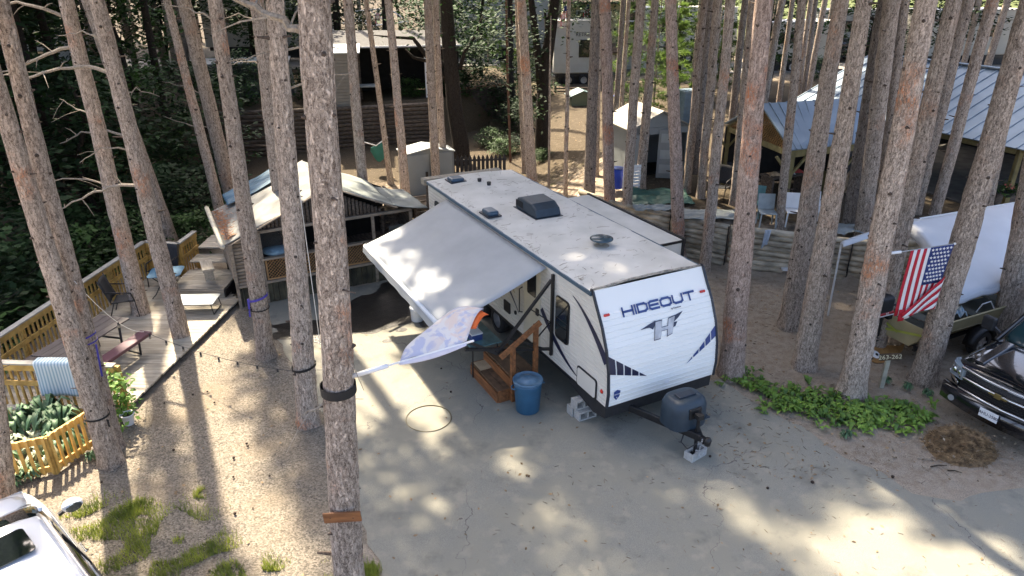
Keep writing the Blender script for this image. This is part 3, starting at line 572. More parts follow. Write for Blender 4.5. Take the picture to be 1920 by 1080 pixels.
dark_tree('black trunked oak behind the storage cabinet with bent low limbs', b, [([b + Vector((0, 0, .0)), q(864, 270), q(852, 200), q(843, 100), q(836, 0), q(832, -120), q(830, -260)], (.42, .2)), ([q(838, 125), q(800, 105), q(775, 72), q(740, 70), q(700, 66)], (.13, .02)), ([q(838, 150), q(815, 118), q(775, 108), q(760, 92)], (.12, .03)), ([q(862, 130), q(872, 95), q(890, 70), q(905, 30)], (.09, .03))], [q(u, v, R.uniform(-1, 1)) for u, v in [(880, 80), (895, 95), (910, 75), (900, 50), (870, 30), (850, 20), (780, 30), (760, 10), (740, 40), (800, 20), (925, 85), (890, 60), (820, 50), (770, 60), (930, 40)]])
b = GT(1016, 292); q = lambda u, v, dy=0: AY(u, v, b.y + dy)
dark_tree('black forked tree trunk left of the white camper', b, [([b, q(1016, 250), q(1018, 190), q(1024, 120), q(1034, 50), q(1042, -20), q(1046, -160)], (.36, .18)), ([q(1017, 190), q(1010, 110), q(1003, 60), q(996, 0), q(990, -80)], (.2, .1)), ([q(1019, 140), q(1026, 80), q(1022, 20)], (.12, .05))], [q(u, v, R.uniform(-1.5, 1)) for u, v in [(1000, 20), (990, 60), (1005, 90), (980, 110), (1030, 10), (1010, 40), (975, 140), (1060, 50), (990, 170), (960, 60), (940, 20), (1000, 200), (985, 215)]])
for lab, (u1, v1, u2, v2, Y, w) in {'dark trunk behind the black shed roof': (728, 130, 722, 0, 41, .28), 'dark trunk left of the white carport frame': (636, 110, 628, 0, 41, .24), 'dark trunk beside the thin rusty stem': (960, 240, 956, 0, 37, .2), 'dark stem behind the white camper': (1108, 170, 1114, 0, 40, .2)}.items():
    p = AY(u1, v1, Y); b = Vector((p.x, Y, hz(p.x, Y))); p2 = AY(u2, v2, Y); dark_tree(lab, b, [([b, p, p2, p2 + (p2 - p) * 1.5], (w, w * .6))])
t = thing('sapling', 'thin rusty brown stem standing behind the trailer', 'tree', GT(957, 304)); b = t.location; MB().tube([Vector((0, 0, -.2))] + [AY(u, v, b.y) - Vector(b) for u, v in [(955, 240), (951, 120), (949, 0), (948, -80)]], [.06, .055, .05, .04, .03], 7).build('trunk', mat('rusty_bark', (.13, .07, .045), .9, .4, 9), t)
t = thing('sapling', 'thin grey stem left of the path before the forked tree', 'tree', GT(1029, 350)); b = t.location; MB().tube([Vector((0, 0, -.2))] + [AY(u, v, b.y) - Vector(b) for u, v in [(1030, 240), (1031, 120), (1033, 30)]], [.05, .045, .035, .02], 7).build('trunk', BARK2, t)
# young white pines with long bright needles
def youngpine_mesh(seed):
    r = random.Random(seed); mb = MB(); z = .6
    while z < 7:
        l0 = 1.5 * (1 - z / 9)
        for k in range(3):
            a = r.uniform(0, 6.28); l = l0 * r.uniform(.6, 1.1); d = Vector((math.cos(a), math.sin(a), r.uniform(-.1, .5))); mb.tube([(0, 0, z), tuple(d * l + Vector((0, 0, z)))], [.015, .006], 4, False)
            for t_ in (.45, .65, .85, 1.):
                c = d * l * t_ + Vector((0, 0, z))
                for _ in range(16):
                    e = (Vector((r.gauss(0, 1), r.gauss(0, 1), r.gauss(.2, .7))).normalized() * .6 + d * .5).normalized(); w = e.orthogonal().normalized() * .022; L_ = r.uniform(.2, .34)
                    mb.add([c - w, c + w, c + e * L_], [(0, 1, 2)])
        z += r.uniform(.16, .34)
    return mb.mesh('foliage', NEEDLE2)
YP = [youngpine_mesh(1), youngpine_mesh(2)]
for i, (u, v, s, lab) in enumerate([(1168, 210, .8, 'small bright young pine left of the tan shed'), (1225, 200, 1.0, 'bright young pine behind the tan shed roof'), (1255, 225, .75, 'low young pine right of the tan shed ridge'), (1292, 195, 1.05, 'young pine above the blue bin'), (1335, 190, 1., 'young pine between the dark trunks right of the blue bin'), (985, 150, .7, 'young pine behind the pale pine'), (915, 120, .8, 'young pine in front of the grey camper')]):
    p = GT(u, v); t = thing('young_pine', lab, 'tree', p, i * 1.3, 'young pines'); o = put('foliage', YP[i % 2], t); o.scale = (s,) * 3
    MB().tube([(0, 0, -.1), (0, 0, 7 * s)], [.06, .015], 6).build('trunk', BARK2, t)
# ---------------------------------------------------------------- travel trailer
TY = 2.05; TO = Vector((1.41, 11.22, 0)); TW, TL = 2.44, 7.85
TA = Vector((math.cos(TY), math.sin(TY), 0)); TB = Vector((TA.y, -TA.x, 0))
def TP(s, t, z=0): return TO + TA * s + TB * t + Vector((0, 0, z))     # trailer frame to world
def L3(s, t, z): return Vector((s, -t, z))                             # inside the trailer Empty
SIDING = mat('cream_siding', (.66, .63, .56), .42, .05, 2, spec=.4)
FRONTW = mat('white_front_metal', (.86, .855, .81), .36, .02, 1.5, spec=.45)
ROOFM = mat('rubber_roof', (.58, .575, .53), .75, .1, 1.6, (.66, .65, .61), bump=.12, bscale=9)
TRIM = mat('dark_trim', (.02, .025, .035), .4, .2, 8)
BLUE = mat('blue_decal', (.03, .06, .20), .35, .15, 8); NAVY = mat('navy_decal', (.012, .016, .05), .35, .2, 8)
SILV = mat('silver_decal', (.42, .43, .46), .35, .25, 5, (.62, .63, .65)); DECW = mat('white_decal', (.82, .82, .82), .4, .04, 5)
DARKG = glass('dark_window'); GREYB = mat('grey_shroud', (.022, .038, .055), .5, .15, 6)
RED = mat('red_lens', (.55, .03, .015), .25, .15, 9); TANM = mat('tan_decal', (.46, .40, .26), .45, .05, 4)
TT = thing('travel_trailer', 'long white travel trailer with HIDEOUT lettering, its grey awning out', 'trailer', TO, TY)
FP = [(0.0, 2.72), (-.13, 2.50), (-.34, 2.17), (-.51, 1.79), (-.61, 1.40), (-.65, .98), (-.62, .68)]
def sfront(z):
    for (s0, z0), (s1, z1) in zip(FP, FP[1:]):
        if z1 <= z <= z0: return s0 + (s1 - s0) * (z0 - z) / (z0 - z1)
    return FP[0][0] if z > FP[0][1] else FP[-1][0]
SBOT = .66
def ribs(z0, z1, per=.085, dep=.012):
    zs = []; z = z0
    while z < z1 - per * .5:
        for f, d in ((0, 0), (.12, dep), (.5, dep * .8), (.88, dep), (1 - 1e-3, 0)): zs.append((min(z1, z + f * per), d))
        z += per
    zs.append((z1, 0)); return zs
def side(t, out, s1):
    mb = MB(); rows = ribs(SBOT, 2.66); vs = []
    for z, d in rows:
        a = sfront(z); 
        for k in range(5): vs.append(L3(a + (s1 - a) * k / 4, t + out * d, z))
    n = 5; mb.add(vs, [(j * n + i, j * n + i + 1, (j + 1) * n + i + 1, (j + 1) * n + i) if out < 0 else (j * n + i, (j + 1) * n + i, (j + 1) * n + i + 1, j * n + i + 1) for j in range(len(rows) - 1) for i in range(n - 1)])
    return mb
side(0, -1, TL).build('side_wall', SIDING, TT); side(TW, 1, TL).build('side_wall', SIDING, TT)
# front cap: smooth upper third, ribbed below
mb = MB(); rows = []
arc = [(2.72 - .05 * k, 0) for k in range(8)] + [(z, d) for z, d in reversed(ribs(.68, 2.36, .092, .013))]
for z, d in arc:
    a = sfront(z); nx, nz_ = -.97, .25
    for k in range(7): rows.append(L3(a + nx * d, TW * k / 6, z + nz_ * d * .5))
mb.add(rows, [(j * 7 + i, (j + 1) * 7 + i, (j + 1) * 7 + i + 1, j * 7 + i + 1) for j in range(len(arc) - 1) for i in range(6)]); mb.build('front_cap', FRONTW, TT)
mb = MB(); zz = [z for z, d in ribs(SBOT, 2.66)]
MB().box(L3(TL, TW / 2, (SBOT + 2.66) / 2), (.03, TW, 2.0)).build('rear_wall', SIDING, TT)
rf = MB().grid(lambda u, v: L3(.02 + (TL + .02) * u, -.03 + (TW + .06) * v, 2.70 + .05 * math.sin(math.pi * v) + .012 * noise.noise((u * 14, v * 5, 2))), 40, 12).build('roof', ROOFM, TT, True)
mb = MB()
for t in (-.035, TW + .035): mb.box(L3(TL / 2, t, 2.665), (TL, .035, .07))
mb.build('roof_gutter', mat('gutter', (.05, .10, .15), .4, .2, 6), TT)
for t in (-.012, TW + .012):
    mb = MB(); pts = [L3(s - .012, t, z) for s, z in [(0.06, 2.73)] + FP]
    for a, b in zip(pts, pts[1:]): mb.bar(a, b, .05, .035, (0, 1, 0))
    mb.build('corner_trim', TRIM, TT)
MB().tube([L3(.03 + .01 * math.sin(k * 1.7), TW * k / 24, 2.728 + .05 * math.sin(math.pi * k / 24)) for k in range(25)], .02, 6).build('roof_seam_sealant', mat('sealant', (.30, .28, .24), .9, .5, 12), TT, True)
MB().box(L3(TL / 2 - .2, TW / 2, .58), (TL + .3, TW - .12, .14)).build('underbelly', BLACKP, TT)
MB().prism([L3(-.6, -0.005, .68), L3(-.58, -.005, .42), L3(-.2, -.005, .34), L3(.6, -.005, .50), L3(.6, -.005, .68)], (0, -TW - .01, 0)).build('front_skirt', BLACKP, TT)
# side openings: window, door, hatches, vents
def onside(mb, s, z, w, h, r, th, off=.014): return plate(mb, rrect(w, h, r), L3(s, -off, z), (-1, 0, 0), (0, 0, 1), th)
def sidewin(s, z, w, h, nm='window', frame_m=None):
    f = onside(MB(), s, z, w + .05, h + .05, .09, .02).build(nm, frame_m or BLACK, TT)
    onside(MB(), s, z, w, h, .07, .006, .036).build('pane', DARKG, f); MB().box(L3(s, -.044, z), (w * .98, .006, .012)).build('glazing_bar', BLACK, f); return f
sidewin(.94, 1.73, .44, .86); sidewin(3.9, 2.05, .7, .55); sidewin(5.3, 2.05, .8, .55); sidewin(7.15, 2.0, .42, .6)
dr = onside(MB(), 2.12, 1.62, .68, 1.86, .06, .02).build('door', mat('door_skin', (.60, .56, .44), .45, .06, 3), TT)
onside(MB(), 2.12, 2.08, .36, .62, .05, .01, .036).build('door_window', DARKG, dr); MB().box(L3(1.86, -.05, 1.5), (.09, .03, .14)).build('door_latch', BLACK, dr)
MB().tube([L3(2.55, -.02, 1.2), L3(2.55, -.09, 1.22), L3(2.55, -.09, 1.75), L3(2.55, -.02, 1.78)], .014, 6).build('grab_handle', BLACK, TT)
h = onside(MB(), .02, .86, .66, .42, .06, .016, .016).build('storage_hatch', BLACK, TT); onside(MB(), .02, .86, .60, .36, .05, .008, .034).build('hatch_door', SIDING, h)
onside(MB(), 3.25, 1.02, .3, .26, .03, .02).build('hatch', BLACK, TT); onside(MB(), 4.4, 1.0, .46, .4, .03, .02).build('vent', BLACKP, TT); onside(MB(), 2.85, 1.05, .09, .09, .04, .02).build('outlet', BLACK, TT); onside(MB(), 6.2, 1.2, .5, .6, .03, .02).build('vent', mat('vent_white', (.7, .7, .68), .5, .05, 5), TT)
MB().lathe([(.001, 0), (.045, .002), (.03, .02), (.001, .026)], 12, L3(-.46, -.014, .93), Matrix.Rotation(rad(-90), 3, 'X')).build('marker_light', RED, TT, True)
# decals on the side: sweeping black stripes
def ribbon_side(pts, ws, m, nm='stripe'):
    mb = MB(); vs = []
    for i, (s, z) in enumerate(pts):
        a = pts[max(0, i - 1)]; b_ = pts[min(len(pts) - 1, i + 1)]; d = Vector((b_[0] - a[0], b_[1] - a[1])).normalized(); n = Vector((-d.y, d.x)) * ws[i] / 2
        for k in (1, -1): vs.append(L3(s + n.x * k, -.0165, z + n.y * k))
    mb.add(vs, [(2 * i, 2 * i + 1, 2 * i + 3, 2 * i + 2) for i in range(len(pts) - 1)]); mb.build(nm, m, TT)
def bez(p, n=14):
    out = []
    for k in range(n + 1):
        t = k / n; out.append(tuple(sum(c * q[i] for c, q in zip(((1 - t) ** 3, 3 * t * (1 - t) ** 2, 3 * t * t * (1 - t), t ** 3), p)) for i in (0, 1)))
    return out
ribbon_side(bez([(.62, 2.38), (.3, 2.30), (-.15, 1.98), (-.55, 1.55)]), [.015 + .012 * k for k in range(15)], NAVY)
ribbon_side(bez([(.30, .78), (.75, .88), (1.2, 1.1), (1.75, 1.62)]), [.01 + .014 * min(k, 9) for k in range(15)], NAVY)
ribbon_side(bez([(2.9, 1.5), (3.3, 1.75), (3.8, 2.1), (4.6, 2.45)]), [.04 + .02 * min(k, 9) for k in range(15)], TANM); ribbon_side(bez([(2.7, 1.1), (3.1, 1.45), (3.4, 1.7), (4.0, 1.95)]), [.02 + .01 * min(k, 9) for k in range(15)], NAVY)
# front graphics; (t, z) drawn on the curved front
def FS(t, z, off=.022): return L3(sfront(z) - off * .97, t, z + off * .25)
def decal(poly, m, nm, par=TT, off=.022, sub=3):
    bm = bmesh.new(); vs = [bm.verts.new((a, b_, 0)) for a, b_ in poly]; bm.faces.new(vs)
    bmesh.ops.triangulate(bm, faces=bm.faces[:]); bmesh.ops.subdivide_edges(bm, edges=bm.edges[:], cuts=sub, use_grid_fill=True)
    for v in bm.verts: v.co = FS(v.co.x, v.co.y, off)
    me = bpy.data.meshes.new(nm); bm.to_mesh(me); bm.free(); me.materials.append(m); return put(nm, me, par)
def stroke(paths, w, m, nm, ox, oz, sx, sz, slant=0., off=.023, par=TT, dz=0.):
    mb = MB()
    for P in paths:
        P = [(ox + (x + slant * y) * sx, oz + y * sz + dz * x) for x, y in P]
        for i, ((x0, y0), (x1, y1)) in enumerate(zip(P, P[1:])):
            d = Vector((x1 - x0, y1 - y0)); l = d.length; d.normalize(); n = Vector((-d.y, d.x)) * w / 2; e = d * w * .5; q = []
            A = Vector((x0, y0)) - e; B = Vector((x1, y1)) + e; k = max(1, int(l / .05)); o2 = off + .0004 * i
            mb.add([FS(*(A.lerp(B, j / k) + n * sg), o2) for j in range(k + 1) for sg in (1, -1)], [(2 * j, 2 * j + 1, 2 * j + 3, 2 * j + 2) for j in range(k)])
    return mb.build(nm, m, par)
GL = {'H': [[(0, 0), (0, 1)], [(1, 0), (1, 1)], [(0, .5), (1, .5)]], 'I': [[(0, 0), (0, 1)]], 'D': [[(0, 0), (.75, 0), (1, .2), (1, .8), (.75, 1), (0, 1)], [(0, 0), (0, .7)]],
      'E': [[(1, 1), (.2, 1), (0, .85), (0, .15), (.2, 0), (1, 0)], [(0, .5), (.95, .5)]], 'O': [[(.2, 0), (.8, 0), (1, .2), (1, .8), (.8, 1), (.2, 1), (0, .8), (0, .2), (.2, 0)]], 'U': [[(0, 1), (0, .2), (.2, 0), (.8, 0), (1, .2), (1, 1)]], 'T': [[(0, 1), (1, 1)], [(.5, 0), (.5, 1)]]}
x = .47
for ch, w in zip('HIDEOUT', (.215, 0, .20, .20, .225, .21, .225)):
    stroke(GL[ch], .036, BLUE, 'letter', x, 2.255, max(w, .001), .115); x += w + .055
text('by Keystone', .045, NAVY, TT, frame3(FS(1.60, 2.19, .03), (0, -1, 0), (.35, 0, .93)))
W_ = lambda P, ox=1.22, oz=1.90: [(ox + a, oz + b_) for a, b_ in P]
decal(W_([(-.47, .075), (-.12, .165), (-.10, .13), (-.20, .03), (-.27, .075)]), NAVY, 'emblem_wing', off=.020); decal(W_([(.20, .15), (.52, .205), (.40, .12), (.27, .06), (.36, .06), (.30, -.01), (.20, -.03)]), NAVY, 'emblem_wing', off=.020)
for q_, mt__ in ((W_([(-.22, -.16), (-.07, -.16), (.035, .155), (-.125, .155)]), 0), (W_([(.07, -.15), (.20, -.12), (.335, .175), (.17, .155)]), 0), (W_([(-.14, -.035), (.17, -.035), (.195, .035), (-.115, .035)]), 1)):
    o = decal(q_, NAVY, 'emblem_letter', off=.022 + .001 * mt__); decal([(a_ * .9 + .1 * sum(p[0] for p in q_) / 4, b_ * .9 + .1 * sum(p[1] for p in q_) / 4) for a_, b_ in q_] if not mt__ else [(a_, 1.90 + (b_ - 1.90) * .75) for a_, b_ in q_], SILV, 'emblem_face', o, .0255 + .0005 * mt__)
for sg, (A, B) in ((0, ((.0, 1.69, 1.36), (.82, 1.12))), (1, ((TW, 1.72, 1.52), (1.72, 1.12)))):
    a0, zt, zb = A; b0, bz = B; segs = 5
    for k in range(segs):
        f0, f1 = k / segs, (k + .84) / segs; le = lambda f, z: (a0 + (b0 - a0) * f, z + (bz - z) * f)
        pl = [le(f0, zt), le(f1, zt), le(f1, zb), le(f0, zb)]
        if k == segs - 1: pl = [le(f0, zt), (b0, bz), le(f0, zb)]
        decal(pl, NAVY if k < 2 and not sg else BLUE if sg else NAVY, 'stripe', off=.020, sub=2)
sh = decal([(.10, .99), (.17, 1.02), (.24, .99), (.23, .87), (.17, .80), (.11, .87)], BLUE, 'badge'); text('KEYSTONE', .026, DECW, sh, frame3(FS(.17, .93, .03), (0, -1, 0), (.1, 0, 1))); decal([(.155, .85), (.185, .85), (.17, .875)], DECW, 'badge_mark', sh, .03, 0)
for t in (.13, TW - .16): 
    o = FS(t, 2.33, .02); m_ = MB(); plate(m_, rrect(.12, .05, .02), o, (0, -1, 0), (.45, 0, .89), .025); m_.build('marker_light', RED, TT, bevel=.006)
mb = MB(); plate(mb, rrect(.10, .07, .01), FS(1.30, .87, .018), (0, -1, 0), (.06, 0, 1), .004); mb.build('data_sticker', DECW, TT)
# roof furniture
ac = MB(); prof = [(-.50, 0), (-.50, .16), (-.42, .27), (-.25, .32), (.25, .30), (.45, .2), (.52, .06), (.52, 0)]
AC0 = L3(4.22, 1.27, 2.735); ac.prism([AC0 + Vector((-s, -.32, z)) for s, z in prof], (0, .64, 0)); ac = ac.build('air_conditioner', GREYB, TT, bevel=.05, segs=3)
mb = MB()
for k in range(7): mb.box(AC0 + Vector((.44 - .05 * k, .325, .16)), (.02, .012, .15))
mb.build('air_grille', BLACK, ac); MB().box(AC0 + Vector((0, 0, .005)), (1.1, .70, .03)).build('base_gasket', TRIM, ac)
for s, t, w, d, hgt in ((4.55, .22, .42, .28, .12), (7.45, .62, .38, .38, .10)):
    v_ = MB(); c = L3(s, t, 2.735); v_.prism([c + Vector((a, b_, 0)) for a, b_ in rrect(w, d, .08)], (0, 0, hgt)); v_ = v_.build('roof_vent', mat('vent_blue', (.035, .07, .11), .3, .15, 6), TT, bevel=.05, segs=3)
    MB().box(c + Vector((0, 0, .01)), (w + .06, d + .06, .03)).build('vent_flange', TRIM, v_)
for s, t in ((7.05, 1.12), (6.65, 1.2)): MB().lathe([(.05, 0), (.05, .05), (.055, .06), (.055, .1), (.0, .11)], 12, L3(s, t, 2.735)).build('vent_pipe', BLACKP, TT)
an = MB().lathe([(.17, 0), (.10, .03), (.05, .04), (.045, .11)], 16, L3(1.72, 1.33, 2.745)).build('antenna_base', mat('ant_base', (.28, .25, .2), .8, .3, 9), TT); MB().lathe([(.02, 0), (.2, .01), (.235, .03), (.235, .05), (.16, .075), (.0, .08)], 28, L3(1.72, 1.33, 2.855)).build('antenna_dish', glass('antenna_blue', (.03, .06, .08), .25), an, True)
# slide-out on the far side
so = MB().box(L3(3.25, TW + .38, 1.68), (3.6, .74, 1.86)).build('slide_out', SIDING, TT); MB().box(L3(3.25, TW + .38, 2.625), (3.62, .76, .03)).build('slide_roof', ROOFM, so)
mb = MB(); mb.box(L3(3.25, TW + .775, 2.62), (3.72, .05, .11)); mb.box(L3(1.42, TW + .77, 1.7), (.05, .05, 1.9)); mb.box(L3(1.425, TW + .40, 2.615), (.03, .76, .05)); mb.build('slide_trim', BLACK, so)
# awning
AWM = mat('awning_vinyl', (.34, .37, .395), .6, .06, 1.5, (.38, .41, .435), trans=.12)
S0, S1, AO, AZ = 1.52, 6.5, -2.22, 1.80
aw = MB().grid(lambda u, v: L3(S0 + (S1 - S0) * u + (.06 - .16 * u) * v, -.05 + (AO + .05) * v, 2.60 + (AZ - 2.60) * v - .05 * math.sin(math.pi * v) - .03 * math.sin(math.pi * u) * v), 20, 16).build('awning', AWM, TT, True, solid=.006)
MB().tube([L3(S0 + .02, AO, AZ - .03), L3(S1 - .1, AO, AZ - .03)], .05, 12).build('roller', mat('awning_roller', (.62, .64, .66), .5, .05, 3), aw, True)
MB().grid(lambda u, v: L3(S0 + .06 + (S1 - S0 - .16) * u, AO - .055 - .02 * v, AZ - .03 - .15 * v + .012 * math.sin(u * 40) * v), 60, 2).build('valance', AWM, aw, True)
for s in (1.28, 6.55):
    m_ = MB(); m_.box(L3(s, -.05, 1.68), (.055, .05, 1.75)); 
    m_.bar(L3(s, -.08, 2.45), L3(s, -1.25, 1.15), .05, .05, (1, 0, 0)); m_.bar(L3(s, -1.25, 1.15), L3(s + .1, AO + .02, AZ - .03), .055, .05, (1, 0, 0)); m_.bar(L3(s, -.08, .92), L3(s, -1.0, 1.42), .03, .03, (1, 0, 0)); m_.bar(L3(s, -.08, 1.55), L3(s, -.55, 1.95), .02, .02, (1, 0, 0)); m_.bar(L3(s, -.08, 1.55), L3(s, -.5, 1.15), .02, .02, (1, 0, 0))
    m_.bar(L3(s, -.08, .95), L3(s + .02, -1.9, 1.4), .05, .06, (1, 0, 0)); m_.build('awning_arm', BLACK, aw)
# running gear
TYRE = mat('tyre', (.02, .02, .021), .85, .3, 20); RIM = mat('rim', (.45, .45, .46), .35, .1, 5, metal=.6)
def wheel(par, c, r, w, axis_rot, nm='wheel', spokes=5):
    t_ = MB().lathe([(r * .6, -w / 2), (r * .93, -w / 2), (r, -w * .32), (r, w * .32), (r * .93, w / 2), (r * .6, w / 2)], 24, c, axis_rot, False).build(nm, TYRE, par, True)
    m_ = MB().lathe([(r * .62, -w * .4), (r * .60, w * .2), (r * .2, w * .12), (r * .18, w * .3), (.001, w * .32)], 20, c, axis_rot, False)
    for k in range(spokes):
        a = 6.283 * k / spokes; p = axis_rot @ Vector((math.cos(a) * r * .15, math.sin(a) * r * .15, w * .3)); q_ = axis_rot @ Vector((math.cos(a) * r * .6, math.sin(a) * r * .6, w * .32)); m_.bar(Vector(c) + p, Vector(c) + q_, r * .16, w * .1, axis_rot @ Vector((0, 0, 1)))
    m_.build('rim', RIM, t_); return t_
RX = lambda d: Matrix.Rotation(rad(d), 3, 'X')
for s in (4.0, 4.9):
    wheel(TT, L3(s, .18, .33), .33, .2, RX(90)); wheel(TT, L3(s, TW - .18, .33), .33, .2, RX(-90))
cp = L3(-1.98, 1.12, .45); mb = MB()
for t in (.35, 2.0): mb.bar(L3(-.1, t, .48), cp + Vector((.12, 0, 0)), .07, .13)
mb.bar(cp + Vector((.35, 0, .0)), cp, .09, .1); mb.build('tongue', BLACK, TT, bevel=.008)
MB().lathe([(.05, -.06), (.06, 0), (.065, .04), (.04, .085), (0, .09)], 12, cp + Vector((-.05, 0, .02))).build('coupler', BLACK, TT, True)
jk = MB().tube([cp + Vector((.22, 0, -.35)), cp + Vector((.22, 0, .35))], .032, 10).box(cp + Vector((.22, 0, .38)), (.12, .12, .09)).build('tongue_jack', BLACK, TT); MB().box(cp + Vector((.22, 0, -.37)), (.14, .14, .02)).build('jack_foot', BLACK, jk)
for sg in (-1, 1):
    mb = MB(); A = cp + Vector((.05, .05 * sg, .02))
    for k in range(8):
        f = k / 7; c = A + Vector((-.02 + .02 * f, .02 * sg * math.sin(f * 3), -.34 * f)); mb.tube([c + (Vector((0, .013, 0)) if k % 2 else Vector((.013, 0, 0))) * math.cos(a) + Vector((0, 0, .03)) * math.sin(a) for a in [j * .785 for j in range(9)]], .0055, 5, False)
    mb.build('safety_chain', mat('galvanised', (.5, .52, .55), .4, .2, 20, metal=.7), TT)
MB().tube([cp + Vector((.45, .05, .05)), cp + Vector((.35, .22, -.16)), cp + Vector((.2, .2, -.22)), cp + Vector((.08, .1, -.05))], .011, 6).build('cable', BLACKP, TT, True)
tk = MB(); c0 = L3(-1.36, 1.12, .50)
rings = [(.0, .30, .38), (.25, .30, .38), (.40, .295, .37), (.50, .26, .33), (.535, .21, .28), (.54, .15, .22)]
vs = []
for z, a, b_ in rings:
    for k in range(24):
        an_ = 6.283 * k / 24; e = .62; cx = math.copysign(abs(math.cos(an_)) ** e, math.cos(an_)) * a; cy = math.copysign(abs(math.sin(an_)) ** e, math.sin(an_)) * b_; vs.append(c0 + Vector((cx, cy, z)))
tk.add(vs, [(j * 24 + k, j * 24 + (k + 1) % 24, (j + 1) * 24 + (k + 1) % 24, (j + 1) * 24 + k) for j in range(5) for k in range(24)] + [tuple(range(5 * 24, 6 * 24))])
tk = tk.build('propane_cover', GREYB, TT, True); MB().box(c0 + Vector((0, 0, .555)), (.16, .36, .03)).build('cover_lid', mat('lid_dark', (.02, .03, .045), .5, .2, 6), tk, bevel=.01)
MB().box(c0 + Vector((-.29, 0, .33)), (.06, .26, .2)).build('cover_notch', BLACK, tk, bevel=.01); MB().box(c0 + Vector((-.2, -.26, .14)), (.2, .2, .014)).build('cover_rib', GREYB, tk)
mb = MB(); mb.bar(L3(.12, .05, .56), L3(.3, .05, .4), .05, .04); mb.bar(L3(.12, TW - .05, .56), L3(.3, TW - .05, .4), .05, .04); mb.build('stabiliser_leg', BLACK, TT)
# pine needles and twigs lying on the roof and awning
mb = MB(); r_ = random.Random(5)
for k in range(300):
    s, t = r_.uniform(.1, TL - .1), r_.uniform(.02, TW - .05)
    if r_.random() < .3: t = r_.uniform(0, .12)
    z = 2.706 + .05 * math.sin(math.pi * t / TW) + .012; a = r_.gauss(.9, .7); l = r_.uniform(.04, .16) if r_.random() < .8 else r_.uniform(.16, .34); cv = r_.gauss(0, .6); p = Vector(TP(s, t, z)); w = r_.uniform(.0012, .0032)
    P = []
    for j in range(4): P.append(p.copy()); p += Vector((math.cos(a), math.sin(a), 0)) * l / 3; a += cv / 3
    mb.tube(P, [w, w, w * .8, w * .4], 4, False)
tag(mb.build('fallen_needles', mat('needle_brown', (.16, .11, .07), .9, .5, 9), kind='stuff'), 'brown pine needles and twigs scattered over the trailer roof', 'needles')
# ---------------------------------------------------------------- things around the trailer
WOODR = mat('stained_wood', (.20, .075, .025), .6, .35, 3, (.30, .12, .04), bump=.25, bscale=20, stretch=(1, 6, 6)); WOODD = mat('worn_tread', (.13, .075, .04), .75, .4, 7, bump=.2)
st = thing('wooden_steps', 'brown stained wooden steps with a handrail at the trailer door', 'steps', TP(1.95, -1.2), TY)
def pb(nm, c, d, m, par, bev=.004, **k): return MB().box(c, d).build(nm, m, par, bevel=bev, **k)
# local: x to rear, y away from trailer is +y
for i, (y0, y1, z) in enumerate(((.01, -.31, .26), (-.30, -.86, .49))):
    yc = (y0 + y1) / 2; w = abs(y1 - y0)
    for k in range(2): pb('tread', (0, yc + (k - .5) * w / 2, z - .015), (1.24, w / 2 - .01, .035), WOODD, st)
    pb('riser', (0, y0 + .016, z / 2 - .015), (1.26, .03, z - .03), WOODR, st); pb('back_board', (0, y1 - .005, z / 2), (1.22, .025, z - .05), WOODR, st)
    for sx in (-.635, .635): pb('side_board', (sx, yc, z / 2), (.03, w, z + .01), WOODR, st)
pb('post', (-.70, -.28, .60), (.085, .085, 1.2), WOODR, st); pb('post', (-.70, -.78, .80), (.085, .085, 1.6), WOODR, st)
MB().bar((-.77, .02, 1.10), (-.77, -.84, 1.66), .035, .12).build('handrail', WOODR, st, bevel=.005)
pb('loose_board', (.40, -.14, .285), (.36, .26, .015), mat('pale_board', (.45, .33, .2), .8, .15, 6), st)
BLUEP = mat('blue_plastic', (.03, .105, .19), .45, .08, 5)
cn = thing('trash_can', 'round blue plastic trash can with lid by the steps', 'trash can', TP(.86, -.80), .4)
MB().lathe([(.215, 0), (.23, .02), (.265, .55), (.275, .60), (.275, .66)], 28, cap=True).build('body', BLUEP, cn, True); l_ = MB().lathe([(.285, .655), (.292, .665), (.292, .695), (.27, .705), (.26, .69), (.15, .70), (.14, .72), (.06, .72), (0, .715)], 28).build('lid', mat('blue_lid', (.05, .13, .22), .5, .12, 7, (.11, .2, .29)), cn, True)
for sg in (-1, 1): MB().tube([(sg * .27, -.07, .58), (sg * .32, -.06, .57), (sg * .33, 0, .55), (sg * .32, .06, .57), (sg * .27, .07, .58)], .014, 6).build('handle', BLUEP, cn, True)
CONC = mat('concrete', (.42, .41, .38), .9, .15, 18, bump=.4, bscale=60)
def cinder(name, label, loc, rz, group=None):
    o = thing(name, label, 'block', loc, rz, group); mb = MB(); L_, W2, Hh, th = .39, .19, .19, .032
    for y in (-1, 1): mb.box((0, y * (W2 - th) / 2, Hh / 2), (L_, th, Hh))
    for x_ in (-.5, 0, .5): mb.box((x_ * (L_ - th), 0, Hh / 2), (th, W2 - th * 2 - .002, Hh - .002))
    mb.build('block_shell', CONC, o); return o
